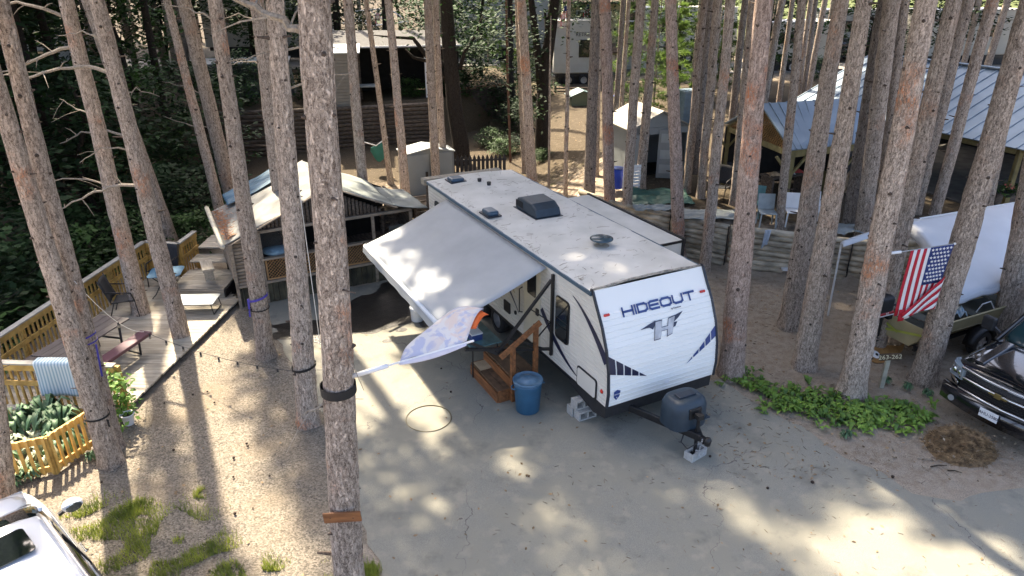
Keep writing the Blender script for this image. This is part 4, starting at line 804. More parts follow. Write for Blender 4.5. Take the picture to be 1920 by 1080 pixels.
# blocks lie on their side so that the cores face the camera
for i, (s, t, z, dz, lab) in enumerate([(-.06, .06, 0, 0, 'lower concrete block with open cores under the trailer corner'), (.14, .02, 0, .35, 'lower rear concrete block of the stack under the trailer corner'), (.04, .04, .195, .1, 'upper concrete block under the trailer corner')]):
    o = cinder('concrete_block', lab, TP(s, t, z + .0), 0, 'blocks under the trailer corner'); o.rotation_euler = (rad(90), 0, TY + rad(90) + dz * .0); o.location = TP(s + .095, t, z + .095)
o = cinder('concrete_block', 'single concrete block under the hitch jack', TP(-1.8, 1.1), 0); o.rotation_euler = (0, rad(90) * 0, TY + 1.75); o.location = TP(-1.78, 1.12, 0)
for ch in o.children: ch.scale = (1, 1, .8)
hp = MB(); c = G(804, 785); hp.tube([(.43 * math.cos(a), .43 * math.sin(a), .012) for a in [k * 6.2832 / 48 for k in range(49)]], .011, 6, False); tag(hp.build('hula_hoop', mat('hoop', (.30, .26, .12), .4, .5, 4, (.06, .05, .03)), loc=c), 'thin gold and black hoop lying flat on the pavement', 'hoop')
# folding table and clutter under the awning
tb = thing('folding_table', 'glass topped folding table under the awning beside the trailer', 'table', TP(3.1, -.95), TY)
pb('table_top', (0, 0, .72), (1.5, .7, .03), mat('teal_top', (.10, .20, .21), .15, .3, 5, spec=.7), tb, .01)
for sx in (-.65, .65):
    for sy in (-.28, .28): MB().tube([(sx, sy, .71), (sx * 1.05, sy * 1.1, 0)], .016, 6).build('leg', BLACK, tb)
for i, (x_, y_, dx, dy, dz, m_, lab) in enumerate([(-.35, .1, .3, .25, .14, BLUE, 'dark blue cooler box on the table under the awning'), (.1, -.12, .12, .1, .22, WHITE, 'white bottle on the table under the awning'), (.4, .15, .3, .2, .1, BLACKP, 'black box on the table under the awning')]):
    p = tb.location + Matrix.Rotation(TY, 3, 'Z') @ Vector((x_, y_, .735)); o = thing('box' if i != 1 else 'bottle', lab, 'box' if i != 1 else 'bottle', p, TY)
    pb('body', (0, 0, dz / 2), (dx, dy, dz), m_, o, .015); pb('lid', (0, 0, dz + .01), (dx * (1.04 if i != 1 else .5), dy * (1.04 if i != 1 else .5), .03), WHITE if i != 1 else BLUE, o, .008)
bag = MB(); bag.grid(lambda u, v: Vector((.17 * math.cos(u * 6.283) * (1 - .35 * v + .12 * math.sin(u * 19)), .14 * math.sin(u * 6.283) * (1 - .3 * v + .1 * math.sin(u * 13)), .42 * v)), 22, 6)
tag(bag.build('plastic_bag', mat('bag_white', (.62, .64, .64), .5, .1, 8), smooth=True, loc=TP(2.55, -.72, 0.02)), 'crumpled white plastic bag hanging by the steps under the awning', 'bag')
bk = thing('bucket', 'white plastic bucket standing behind the awning corner', 'bucket', G(783, 600), 0); MB().lathe([(.14, 0), (.15, .01), (.165, .30), (.175, .31), (.175, .34)], 22).build('body', WHITE, bk, True); MB().lathe([(.18, .34), (.18, .36), (.16, .365), (0, .36)], 22).build('lid', WHITE, bk, True)
# ---------------------------------------------------------------- deck
DECKW = [mat('deck_board_%s' % 'abc'[i], c, .85, .22, 2.2, bump=.35, bscale=14, stretch=(1, 9, 9)) for i, c in enumerate([(.36, .325, .255), (.41, .37, .295), (.31, .275, .215)])]
YEL = mat('treated_pine', (.42, .26, .065), .75, .3, 5, (.58, .38, .11), bump=.2, bscale=25, rnd=.12); CAPW = mat('weathered_cap', (.34, .325, .285), .85, .15, 6, bump=.2)
FEN = mat('fence_pine', (.60, .37, .09), .7, .2, 5, (.72, .47, .14), bump=.15, rnd=.08)
DZ = .14
dk = thing('deck', 'weathered timber deck with yellowish railing at the ravine edge', 'deck', (-9, 14, 0)); DO = Vector((-9, 14, 0))
def dl(x): return -10.30 + .07 * (x - 12.5)
y = 11.52; i = 0
while y < 18.0:
    x0 = dl(y); x1 = -7.4 + .45 * (y - 11.45) / 4.85 if y < 16.3 else -6.95 - 1.35 * (y - 16.3) / 1.6
    MB().box(Vector(((x0 + x1) / 2, y, DZ - .02)) - DO, (x1 - x0 + R.uniform(-.02, .02), .132, .035)).build('plank', DECKW[R.choice((0, 0, 1, 2))], dk); y += .141; i += 1
MB().bar(Vector((-7.42, 11.45, .085)) - DO, Vector((-6.97, 16.3, .085)) - DO, .02, .06).build('edge_board', BLACKP, dk)  # black strip stands in for the shadow gap along the deck edge
for (a, b_) in (((-10.3, 11.5), (-7.4, 11.45)),): MB().bar(Vector((*a, .02)) - DO, Vector((*b_, .02)) - DO, .04, .2).build('edge_board', YEL, dk)
def railing(pts, zb, h, par, O, step=.135, cap=CAPW, wood=YEL, mid=True, posts=True, base_z=None):
    P = [Vector((x, y, 0)) for x, y in pts]; O = Vector(O)
    for A, B in zip(P, P[1:]):
        d = (B - A); l = d.length; d.normalize(); up = Vector((0, 0, 1)); nrm = d.cross(up)
        rl = MB().bar(A - O + up * (zb + h), B - O + up * (zb + h), .14, .035).build('railing_cap', cap, par, bevel=.004)
        MB().bar(A - O + up * (zb + h - .09) + nrm * .03, B - O + up * (zb + h - .09) + nrm * .03, .035, .12).build('top_rail', wood, rl)
        if mid: MB().bar(A - O + up * (zb + h * .55) + nrm * .035, B - O + up * (zb + h * .55) + nrm * .035, .035, .10).build('middle_rail', wood, rl)
        n = int(l / step); bmesh_ = MB().box((0, 0, 0), (.035, .035, h - .05)).mesh('baluster', wood)
        for k in range(1, n): o = put('baluster', bmesh_, rl); o.location = A + d * l * k / n - O + up * (zb + h / 2 - .05) - nrm * .01
        np_ = max(1, int(l / 1.6 + .5))
        for k in range(np_ + 1):
            if posts: MB().box(A + d * l * k / np_ - O + up * (zb + h / 2 - .3) - nrm * .055, (.09, .09, h + .5)).build('post', wood, rl)
railing([(-10.38, 11.6), (-9.93, 17.95), (-8.95, 17.78), (-8.9, 18.75)], DZ, .96, dk, DO); railing([(-10.35, 11.62), (-7.43, 11.46)], DZ, .94, dk, DO)
# raised landing and steps up towards the cabin
stp = thing('deck_steps', 'weathered wooden landing and steps rising beside the cabin', 'steps', (-8, 17, 0)); SO = Vector((-8, 17, 0))
def planks(x0, x1, y0, y1, z, par, O, alongx=True):
    y = y0 + .07
    while y < y1: MB().box(Vector(((x0 + x1) / 2, y, z)) - O, (x1 - x0, .132, .035)).build('plank', DECKW[R.choice((0, 1, 1, 2))], par); y += .141
planks(-8.75, -7.35, 16.45, 17.75, DZ + .22, stp, SO); MB().box(Vector((-8.05, 16.44, DZ + .1)) - SO, (1.4, .04, .2)).build('riser', DECKW[2], stp); MB().box(Vector((-7.34, 17.1, .15)) - SO, (.04, 1.3, .38)).build('side_board', BLACKP, stp)  # black side board paints the dark gap under the landing's right edge
planks(-8.75, -7.5, 17.8, 18.35, DZ + .42, stp, SO); planks(-8.7, -7.6, 18.35, 19.4, DZ + .62, stp, SO)
bn = thing('wooden_bench', 'small wooden bench board on the landing beside the cabin', 'bench', TP(9.25, -5.62, DZ + .42), TY); MB().box((0, 0, .30), (.7, .28, .04)).build('seat', DECKW[1], bn)
for sx in (-.28, .28): MB().box((sx, 0, .14), (.05, .22, .28)).build('leg', DECKW[2], bn)
# low grey table
gt = thing('low_table', 'low grey folding table at the right edge of the deck', 'table', (-7.72, 15.68, DZ), rad(3)); o = MB().box((0, 0, .30), (.98, .62, .025)).build('table_top', mat('grey_top', (.22, .245, .26), .5, .12, 4), gt, bevel=.01)
for sx in (-.42, .42): MB().tube([(sx, -.26, .29), (sx * 1.1, -.27, .02), (sx * 1.1, .27, .02), (sx, .26, .29)], .012, 6).build('leg_frame', BLACK, gt)
# bistro table and chairs
bt = thing('patio_table', 'small square blue patio table with bent black legs', 'table', (-8.87, 16.72, DZ), rad(12)); MB().prism([(a, b_, .58) for a, b_ in rrect(.80, .70, .1)], (0, 0, .02)).build('table_top', mat('blue_glass_top', (.05, .15, .25), .35, .2, 4), bt, bevel=.006)
for sx in (-1, 1):
    for sy in (-1, 1): MB().tube([(sx * .3, sy * .26, .58), (sx * .14, sy * .12, .33), (sx * .28, sy * .24, .08), (sx * .36, sy * .32, .01)], .014, 6).build('leg', BLACK, bt, True)
MESHF = mat('black_sling', (.02, .022, .026), .8, .3, 40)
def patio_chair(label, loc, rz, group='black sling patio chairs on the deck', m=MESHF, fr=BLACK):
    c = thing('patio_chair', label, 'chair', loc, rz, group)
    MB().grid(lambda u, v: Vector((-.26 + .52 * u, -.25 + .5 * v, .42 - .03 * math.sin(math.pi * u) - .03 * (1 - v))), 6, 6).build('seat', m, c, True, solid=.012)
    MB().grid(lambda u, v: Vector((-.26 + .52 * u, -.25 - .16 * v - .03 * math.sin(math.pi * u), .42 + .56 * v)), 6, 6).build('backrest', m, c, True, solid=.012)
    for sx in (-.28, .28):
        MB().tube([(sx, -.43, 1.0), (sx, -.25, .42), (sx, .27, .42), (sx, .30, 0)], .013, 6).build('frame', fr, c, True); MB().tube([(sx, -.34, .70), (sx, .0, .66), (sx, .22, .63), (sx, .27, .42)], .015, 6).build('armrest', fr, c, True); MB().tube([(sx, -.18, .42), (sx, -.34, 0)], .013, 6).build('leg', fr, c, True)
    return c
patio_chair('black sling patio chair facing the right on the deck', (-9.38, 15.55, DZ), rad(-75)); patio_chair('black sling patio chair behind the blue patio table', (-9.25, 17.3, DZ), rad(190 - 25))
# picnic table, dark brown plastic top with maroon bench
pt = thing('picnic_table', 'dark picnic table with maroon bench and black pipe legs on the deck', 'picnic table', (-8.95, 13.05, DZ), rad(77))
TOPM = mat('dark_plank_plastic', (.075, .062, .06), .5, .2, 4, (.11, .092, .088), stretch=(1, 8, 8)); MAR = mat('maroon_plank', (.09, .028, .05), .4, .15, 4, stretch=(1, 8, 8))
for k in range(4): MB().box((0, -.29 + .193 * k, .70), (1.85, .185, .035)).build('top_plank', TOPM, pt, bevel=.008)
for sy in (-.72, .72):
    MB().box((0, sy, .42), (1.85, .27, .04)).build('bench_seat', MAR if sy < 0 else TOPM, pt, bevel=.01); MB().box((0, sy * 1.185, .40), (1.84, .02, .07)).build('bench_edge', MAR, pt)
for sx in (-.62, .62): MB().tube([(sx, -.35, .68), (sx, -.30, .1), (sx, -.74, .03), (sx, -.76, .38)], .026, 8).build('leg', BLACK, pt, True); MB().tube([(sx, .35, .68), (sx, .30, .1), (sx, .74, .03), (sx, .76, .38)], .026, 8).build('leg', BLACK, pt, True); MB().tube([(sx, -.30, .36), (sx, .30, .36)], .022, 8).build('cross_bar', BLACK, pt)
# towel over the near railing
TOW = mat('striped_towel', (.30, .40, .46), .9, .1, 3); nt = TOW.node_tree
wv = _n(nt, 'ShaderNodeTexWave'); wv.inputs['Scale'].default_value = 5.2; wv.inputs['Distortion'].default_value = .6; tc = _n(nt, 'ShaderNodeTexCoord'); nt.links.new(tc.outputs['Object'], wv.inputs['Vector'])
mm = _n(nt, 'ShaderNodeMix', data_type='RGBA'); mm.inputs[6].default_value = (.22, .34, .42, 1); mm.inputs[7].default_value = (.55, .62, .65, 1); nt.links.new(wv.outputs[0], mm.inputs[0]); nt.links.new(mm.outputs[2], nt.nodes['Principled BSDF'].inputs['Base Color'])
def tow(u, v):
    x = .8 * u + .02 * math.sin(v * 5); 
    if v < .16: return Vector((x, .10 - .2 * v / .16, DZ + 1.0 + .008))
    w = (v - .16) / .84; return Vector((x + .05 * w, -.105 - .02 * math.sin(u * 9) * w - .02 * w, DZ + 1.0 - .70 * w))
tag(MB().grid(tow, 26, 14).build('towel', TOW, loc=(-8.95, 11.54, 0), smooth=True, solid=.008), 'pale blue striped towel hanging over the near deck railing', 'towel')
# picket fence
fz = thing('picket_fence', 'low yellow timber picket fence at the lower left', 'fence', (-8, 9.7, 0)); FO = Vector((-8, 9.7, 0))
for A, B in (((-9.4, 9.06), (-7.77, 9.72)), ((-7.77, 9.72), (-7.50, 10.45))):
    A = Vector((*A, 0)); B = Vector((*B, 0)); d = (B - A).normalized(); l = (B - A).length; nr = d.cross(Vector((0, 0, 1)))
    rl = MB().bar(A - FO + Vector((0, 0, .68)), B - FO + Vector((0, 0, .68)), .035, .13).build('top_rail', FEN, fz); MB().bar(A - FO + Vector((0, 0, .10)), B - FO + Vector((0, 0, .10)), .035, .11).build('bottom_rail', FEN, fz)
    n = int(l / .125); pm = MB().box((0, 0, .40), (.042, .042, .72)).mesh('picket', FEN)
    for k in range(n + 1): o = put('picket', pm, fz); o.location = A + d * l * (k + .3) / (n + .6) - FO + nr * .042; o.rotation_euler.z = math.atan2(d.y, d.x)
    MB().box(A - FO + Vector((0, 0, .36)), (.08, .08, .74)).build('post', YEL, fz)
# hostas and vine
def plant_mesh(seed, n, l, w, up, droop, m, nm='leaves'):
    r = random.Random(seed); mb = MB()
    for k in range(n):
        a = r.uniform(0, 6.28); ll = l * r.uniform(.6, 1.2); d = Vector((math.cos(a), math.sin(a), 0)); sd = Vector((-d.y, d.x, 0)); u = up * r.uniform(.5, 1.2); ww = w * r.uniform(.7, 1.2)
        pts = [d * ll * f + Vector((0, 0, u * math.sin(f * 2.4) - droop * f * f)) for f in (0, .35, .6, .82, 1.)]
        ws = (0.06, .35, 1., .75, .02); vs = []
        for p, q_ in zip(pts, ws): vs += [p + sd * ww * q_ * .5 + Vector((0, 0, .015 * q_)), p, p - sd * ww * q_ * .5 + Vector((0, 0, .015 * q_))]
        mb.add(vs, [(3 * i + c, 3 * i + 1 + c, 3 * i + 4 + c, 3 * i + 3 + c) for i in range(4) for c in (0, 1)])
    return mb.mesh(nm, m, True)
HOST = mat('variegated_hosta', (.05, .12, .05), .6, .5, 14, (.46, .50, .34)); HOSTG = mat('green_hosta', (.05, .12, .055), .6, .4, 4, (.12, .24, .10)); VINE = mat('bright_vine', (.09, .22, .03), .6, .4, 4, (.22, .40, .06), trans=.3)
HM = [plant_mesh(1, 70, .30, .085, .30, .12, HOST), plant_mesh(2, 80, .32, .07, .40, .1, HOSTG)]
for i, (x, y, k, s, lab) in enumerate([(-8.5, 10.35, 0, 1., 'cream edged hosta in the middle of the fenced bed'), (-8.15, 10.05, 0, 1.1, 'cream edged hosta nearest the picket fence corner'), (-8.9, 10.25, 0, 1., 'cream edged hosta left in the fenced bed'), (-9.1, 10.8, 1, 1.3, 'green leafy plant below the towel railing at left'), (-8.2, 10.7, 1, 1.25, 'tall green leaf plant below the striped towel'), (-8.6, 10.95, 1, 1.4, 'upright green plant behind the hostas'), (-7.95, 10.35, 1, 1.0, 'green hosta at the second fence panel'), (-9.4, 9.9, 1, 1.2, 'green plant at the left picture edge behind the fence'), (-8.7, 9.7, 1, 1.1, 'green plant low behind the picket fence')]):
    t = thing('hosta', lab, 'plant', (x, y, 0), i * 1.1, 'plants in the fenced bed'); o = put('leaves', HM[k], t); o.scale = (s, s, s); MB().tube([(0, 0, -.02), (0, 0, .2)], [.03, .015], 6).build('stem', HOSTG, t)
mb = MB(); r_ = random.Random(4)
for k in range(55):
    f = r_.random(); leafcards(mb, (r_.uniform(-.28, .28) * (1 - .4 * f), r_.gauss(0, .12), .1 + .95 * f), 8, .10, (.07, .07, .07), r_, .3, .75)
vn = thing('climbing_vine', 'bright green vine climbing the deck corner post', 'vine', (-7.38, 11.2, 0)); mb.build('leaves', VINE, vn); MB().tube([(0, 0, -.02), (.05, 0, .5), (-.03, .02, 1.05)], [.015, .012, .006], 5).build('stem', DBARK, vn)
pot = thing('flower_pot', 'white plastic pot beside the vine at the deck corner', 'pot', G(243, 795)); MB().lathe([(.08, 0), (.09, .02), (.115, .21), (.13, .22), (.13, .235), (.112, .235), (.108, .19)], 20, cap=False).build('pot_shell', WHITE, pot, True); MB().lathe([(.11, .185), (0, .19)], 16, cap=False).build('soil', mat('soil_dark', (.03, .022, .016), .95), pot)
for i, (u, v, s) in enumerate([(60, 895, .55), (25, 912, .5), (172, 862, .35), (165, 730, .5)]):
    p = G(u, v); t = thing('weed', ['leafy weed at the middle of the picket fence', 'leafy weed left along the picket fence', 'small weed at the foot of the strapped pine', 'weed below the striped towel'][i], 'plant', p, i); o = put('leaves', HM[1], t); o.scale = (s,) * 3
# straps round trunks
def strap(i, u, v, w, m, name, label, tail=None, tilt=0.):
    p, r = on_tree(i, u, v); d = PX[i][1]; mb = MB(); n = 28; rr = r * 1.09 + .006
    for zz in (0,): mb.add([p + Vector((math.cos(a) * rr, math.sin(a) * rr, s * w / 2 + tilt * math.cos(a) * rr)) + d * (s * w / 2) * 0 for a in [6.2832 * k / n for k in range(n)] for s in (-1, 1)], [(2 * k, 2 * ((k + 1) % n), 2 * ((k + 1) % n) + 1, 2 * k + 1) for k in range(n)])
    if tail: mb.add([p + Vector(q_) for q_ in tail], [tuple(range(len(tail)))])
    tag(mb.build(name, m, solid=.006), label, 'strap'); return p, r
PURP = mat('purple_strap', (.06, .045, .30), .6, .2, 9); BSTR = mat('black_strap', (.008, .008, .009), .7, .2, 9)
strap(10, 640, 727, .105, BSTR, 'strap', 'wide black strap round the nearest pine'); strap(0, 185, 778, .035, BSTR, 'strap', 'narrow black strap round the pine at the picket fence', [(.22, -.12, 0), (.26, -.12, -.02), (.25, -.12, -.16), (.22, -.12, -.15)])
strap(9, 572, 686, .045, BSTR, 'strap', 'black cord tied round the pine beside the nearest one', None, .15); strap(7, 487, 557, .05, PURP, 'strap', 'purple strap round the pine at the gravel edge', [(-.2, -.1, 0), (-.14, -.12, 0), (-.17, -.14, -.4), (-.20, -.14, -.4)], .25); strap(7, 490, 577, .025, BSTR, 'strap', 'thin black cord below the purple strap')
strap(1, 160, 630, .028, PURP, 'strap', 'purple strap high on the pine by the picnic table', None, .3); strap(1, 165, 640, .022, PURP, 'strap', 'lower purple strap on the pine by the picnic table', [(.19, -.1, 0), (.22, -.1, 0), (.31, -.3, -.5), (.28, -.3, -.5)], .1)
# board on the nearest pine
p, r = on_tree(10, 647, 945); bd = thing('wooden_board', 'reddish brown board nailed across the nearest pine', 'board', p + Vector((0, -r * 1.12 - .02, 0)), 0); MB().bar((-.20, 0, -.012), (.23, 0, .02), .025, .135).build('plank', WOODR, bd, bevel=.003)
for sx in (-.12, .14): MB().lathe([(.006, -.004), (.006, .002)], 8, (sx, -.014, 0), RX(90)).build('nail_head', BLACK, bd)
# pastel flag on the nearest pine
p, r = on_tree(10, 640, 705); fg = thing('pastel_flag', 'faded pastel garden flag with an orange corner on a white pole', 'flag', p + Vector((r * .95, 0, 0))); O = fg.location; tip = AY(884, 640, 6.5) - O
MB().tube([(0, 0, 0), tip * .30], .028, 8).build('bracket', WHITE, fg, True); MB().tube([tip * .05, tip * 1.02], .012, 8).build('pole', WHITE, fg)
fl = mat('pastel_print', (.62, .60, .66), .7, .1, 2.2, trans=.1); nt = fl.node_tree; bs = nt.nodes['Principled BSDF']
def addnoise(nt, sc, off):
    tc = _n(nt, 'ShaderNodeTexCoord'); mp = _n(nt, 'ShaderNodeMapping'); mp.inputs['Location'].default_value = off; n = _n(nt, 'ShaderNodeTexNoise'); n.inputs['Scale'].default_value = sc; n.inputs['Detail'].default_value = 3; n.inputs['Distortion'].default_value = 1.2; nt.links.new(tc.outputs['Object'], mp.inputs[0]); nt.links.new(mp.outputs[0], n.inputs['Vector'])
    r = _n(nt, 'ShaderNodeMapRange'); r.inputs[1].default_value = .47; r.inputs[2].default_value = .57; nt.links.new(n.outputs[0], r.inputs[0]); return r.outputs[0]
m1 = _n(nt, 'ShaderNodeMix', data_type='RGBA'); m1.inputs[6].default_value = (.70, .69, .69, 1); m1.inputs[7].default_value = (.46, .49, .64, 1); nt.links.new(addnoise(nt, 7, (0, 0, 0)), m1.inputs[0])
sx_ = _n(nt, 'ShaderNodeSeparateXYZ'); tc = _n(nt, 'ShaderNodeTexCoord'); nt.links.new(tc.outputs['Object'], sx_.inputs[0]); rr_ = _n(nt, 'ShaderNodeMapRange'); rr_.inputs[1].default_value = .75; rr_.inputs[2].default_value = 1.05; nt.links.new(sx_.outputs[0], rr_.inputs[0])
m2 = _n(nt, 'ShaderNodeMix', data_type='RGBA'); m2.inputs[7].default_value = (.70, .60, .55, 1); nt.links.new(m1.outputs[2], m2.inputs[6]); ml = _n(nt, 'ShaderNodeMath', operation='MULTIPLY'); nt.links.new(rr_.outputs[0], ml.inputs[0]); nt.links.new(addnoise(nt, 5, (3, 1, 0)), ml.inputs[1]); nt.links.new(ml.outputs[0], m2.inputs[0]); nt.links.new(m2.outputs[2], bs.inputs['Base Color'])
def fcl(u, v):
    b0 = tip * (.40 + .56 * u); W0 = .70 * (math.sin(math.pi * min(1, .10 + u * .60)) ** .75); 
    return b0 + Vector((.10 * v * (1 - u) + .16 * v * u, 1.0 * W0 * v, .17 * math.sin(v * 2.3) * W0 * 1.6 + .02 * math.sin(u * 8 + v * 3)))
MB().grid(fcl, 20, 14).build('cloth', fl, fg, True, solid=.003)
MB().grid(lambda u, v: fcl(.92 + .08 * u, .25 + .75 * v) + Vector((.01 + .045 * u, -.02 * v, -.05 * u * v - .015)), 3, 10).build('orange_corner', mat('orange_cloth', (.75, .14, .02), .6, .08, 4, trans=.2), fg, True, solid=.003)
MB().grid(lambda u, v: tip * (.40 + .56 * u) + Vector((0, -.01 - .02 * v, -.055 * v * math.sin(math.pi * (.1 + .8 * u)))), 16, 3).build('pole_sleeve', mat('sleeve', (.58, .57, .66), .7, .05), fg, True, solid=.003)
# string lights
def catenary(a, b_, sag, n=24): return [a.lerp(b_, k / n) + Vector((0, 0, -sag * 4 * (k / n) * (1 - k / n))) for k in range(n + 1)]
def lights(label, a, b_, sag, nb, m=BLACKP, bulbs=True, w=.006):
    t = thing('string_lights', label, 'string lights', a); P = [q_ - a for q_ in catenary(a, b_, sag)]; MB().tube(P, w, 5).build('cable', m, t)
    if bulbs:
        sk = MB().lathe([(.012, 0), (.02, -.015), (.02, -.06), (.014, -.062)], 8).mesh('socket', BLACKP); bl = MB().lathe([(.014, -.06), (.026, -.085), (.022, -.11), (.0, -.125)], 8).mesh('bulb', glass('bulb_glass', (.25, .22, .16), .1), True)
        for k in range(nb):
            q_ = P[int((k + .5) / nb * (len(P) - 1))]; s_ = put('socket', sk, t); s_.location = q_; b2 = put('bulb', bl, s_)
a1 = on_tree(1, 165, 520)[0] + Vector((.15, -.15, 0)); a2 = G(270, 622, .62); a3 = on_tree(9, 572, 690)[0] + Vector((-.2, -.1, 0))
lights('black string lights running from the bench over the gravel to a pine', a2, a3, .14, 8); lights('white cord strung from the strapped pine down to the bench', a1, a2, .25, 1, WHITE); lights('thin dark cord between the tied pine and the nearest pine', a3 + Vector((.4, 0, .02)), on_tree(10, 640, 690)[0], .01, 0, BLACKP, False, .004)
lights('white rope running down past the second pine from the cabin', on_tree(9, 545, 380)[0] + Vector((.22, -.2, .3)), G(600, 645, .3), .02, 0, WHITE, False, .008)
# ---------------------------------------------------------------- cabin
DKLOG = mat('dark_log', (.075, .058, .045), .9, .4, 4, (.14, .11, .085), bump=.4, stretch=(1, 5, 5), rnd=.2); LOGT = mat('weathered_log', (.26, .205, .15), .9, .3, 4, (.34, .28, .21), bump=.35, stretch=(4, 1, 4), rnd=.15); LATT = mat('lattice_pine', (.36, .21, .09), .8, .2, 8); SKIRT = mat('mossy_board', (.045, .042, .027), .95, .5, 3, (.10, .09, .055), bump=.3, rnd=.2)
TARPL = mat('tarp_beige', (.14, .143, .135), .75, .25, 2, (.225, .225, .21)); TARPB = mat('tarp_blue', (.06, .13, .19), .6, .2, 3); TARPG = mat('tarp_greygreen', (.15, .175, .165), .7, .2, 2, (.22, .245, .23)); INK = mat('interior_shade', (.012, .011, .010), .95, .3, 5)  # near-black INK puts the shade inside buildings into the colour
cb = thing('log_cabin', 'small dark log cabin with a tarp covered roof and lattice porch', 'cabin', TP(8.2, -5.05), TY)
K = lambda s, t, z: Vector((s, -t, z))
for k in range(13):
    MB().tube([K(0, -.02, .62 + .092 * k), K(0, .60 + .0 * k, .62 + .092 * k)], .044, 8).build('wall_log', LOGT, cb, True); MB().tube([K(-.02, 0, .62 + .092 * k), K(2.4, 0, .62 + .092 * k)], .044, 8).build('wall_log', LOGT, cb, True)
for t in (-.02, .66, 2.55, 3.55, 4.6): MB().box(K(-.06, t, .95), (.07, .07, 1.95)).build('post', LOGT, cb)
for k in range(32):
    t = .02 + .145 * k; h = .50 + R.uniform(-.02, .03); MB().box(K(-.02 + R.uniform(-.01, .01), t, h / 2), (.025, .135, h)).build('skirt_board', SKIRT, cb)
MB().box(K(-.05, 2.3, .57), (.09, 4.7, .06)).build('sill_rail', LOGT, cb); MB().box(K(-.07, 2.3, 1.20), (.14, 4.0, .045)).build('porch_rail', LOGT, cb); MB().box(K(-.05, 2.3, 1.92), (.09, 4.6, .07)).build('lintel', LOGT, cb)
for (t0, t1) in ((.72, 1.55), (1.6, 2.5), (2.6, 3.5)):
    fr = MB(); fr.box(K(-.03, (t0 + t1) / 2, .63), (.03, t1 - t0, .04)); fr.box(K(-.03, (t0 + t1) / 2, 1.155), (.03, t1 - t0, .04)); fr.box(K(-.03, t0 + .02, .89), (.032, .04, .5)); fr.box(K(-.03, t1 - .02, .89), (.032, .04, .5)); fr = fr.build('lattice_panel', LATT, cb)
    mb = MB()
    for sg in (1, -1):
        d = t0 - .52
        while d < t1:
            a0, a1_ = max(t0, d), min(t1, d + .5)
            if a1_ - a0 > .03:
                z0 = .64 + (a0 - d) if sg > 0 else 1.14 - (a0 - d); z1 = .64 + (a1_ - d) if sg > 0 else 1.14 - (a1_ - d); mb.bar(K(-.03 - .008 * sg, a0, z0), K(-.03 - .008 * sg, a1_, z1), .008, .032, (1, 0, 0))
            d += .085
    mb.build('lattice_slats', LATT, fr, kind='stuff')
for k in range(44):
    t = .25 + .098 * k; top = 1.74 + 1.0 * (1 - abs(t - 2.42) / (2.45 if t < 2.42 else 2.0))
    if top > 2.02: MB().tube([K(.0, t, 1.95), K(.0, t, top)], .045, 6).build('gable_log', DKLOG, cb, True)
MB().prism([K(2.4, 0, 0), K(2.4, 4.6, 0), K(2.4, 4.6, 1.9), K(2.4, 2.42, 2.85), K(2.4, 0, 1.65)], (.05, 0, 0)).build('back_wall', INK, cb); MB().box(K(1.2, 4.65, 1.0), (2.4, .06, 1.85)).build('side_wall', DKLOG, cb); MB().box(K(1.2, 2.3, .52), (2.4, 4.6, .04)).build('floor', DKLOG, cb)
def roofs(t0, z0, t1, z1, nm, m, s0=-.35, s1=2.5, rise=.0, wr=.03, sg=1., u0=0., u1=1.):
    return MB().grid(lambda u, v: K(s0 + (s1 - s0) * u + .05 * noise.noise((v * 5, u * 3, 1)), t0 + (t1 - t0) * v, z0 + (z1 - z0) * v + rise * u * (1 - v) - .025 * math.sin(math.pi * v) + wr * noise.noise((u * 7 + sg, v * 2.2, sg)) + wr * .9 * math.sin((u * 1.0 + v * .3) * 19 + sg) * (.3 + .7 * v) * .4), 34, 22).build(nm, m, cb, True, solid=.01)
roofs(2.42, 2.92, -.18, 1.80, 'roof_tarp', TARPL, sg=1.3); roofs(2.40, 2.915, 4.15, 2.16, 'roof_tarp', TARPG, sg=4.1); roofs(4.1, 2.175, 5.0, 1.98, 'roof_tarp', TARPG, s1=1.6, rise=0, sg=7)
roofs(1.95, 2.80, .25, 2.07, 'blue_tarp', TARPB, s0=2.0, s1=3.1, sg=9, wr=.05)
MB().tube([K(-.4, -.22, 1.80), K(2.9, -.22, 1.82)], .06, 8).build('gutter_pole', mat('pale_pole', (.50, .47, .38), .85, .2, 5), cb, True)
MB().bar(K(-.36, 2.42, 2.90), K(-.36, -.15, 1.76), .03, .07, (1, 0, 0)).build('fascia', LOGT, cb); MB().bar(K(-.36, 2.42, 2.90), K(-.36, 4.15, 2.12), .03, .07, (1, 0, 0)).build('fascia', LOGT, cb)
mb = MB(); r_ = random.Random(8)
for k in range(500):
    s, t = r_.uniform(-.2, 2.2), abs(r_.gauss(0, .16)); p = K(s, t - .12, 1.86 + .44 * t + .02); a = r_.uniform(0, 6.28); mb.tube([p, p + Vector((math.cos(a) * .07, math.sin(a) * .07, r_.uniform(0, .03)))], .004, 3, False)
mb.build('fallen_needles', mat('rust_needles', (.34, .14, .05), .9, .4, 9), cb, kind='stuff')
ch = thing('round_chair', 'round wire framed chair with blue cushion on the cabin porch', 'chair', TP(8.55, -4.05, .55), TY); MB().tube([K(.12 * math.sin(a), .32 * math.cos(a), .88 + .32 * math.sin(a)) for a in [k * 6.2832 / 24 for k in range(25)]], .014, 6).build('back_hoop', BLACK, ch, True)
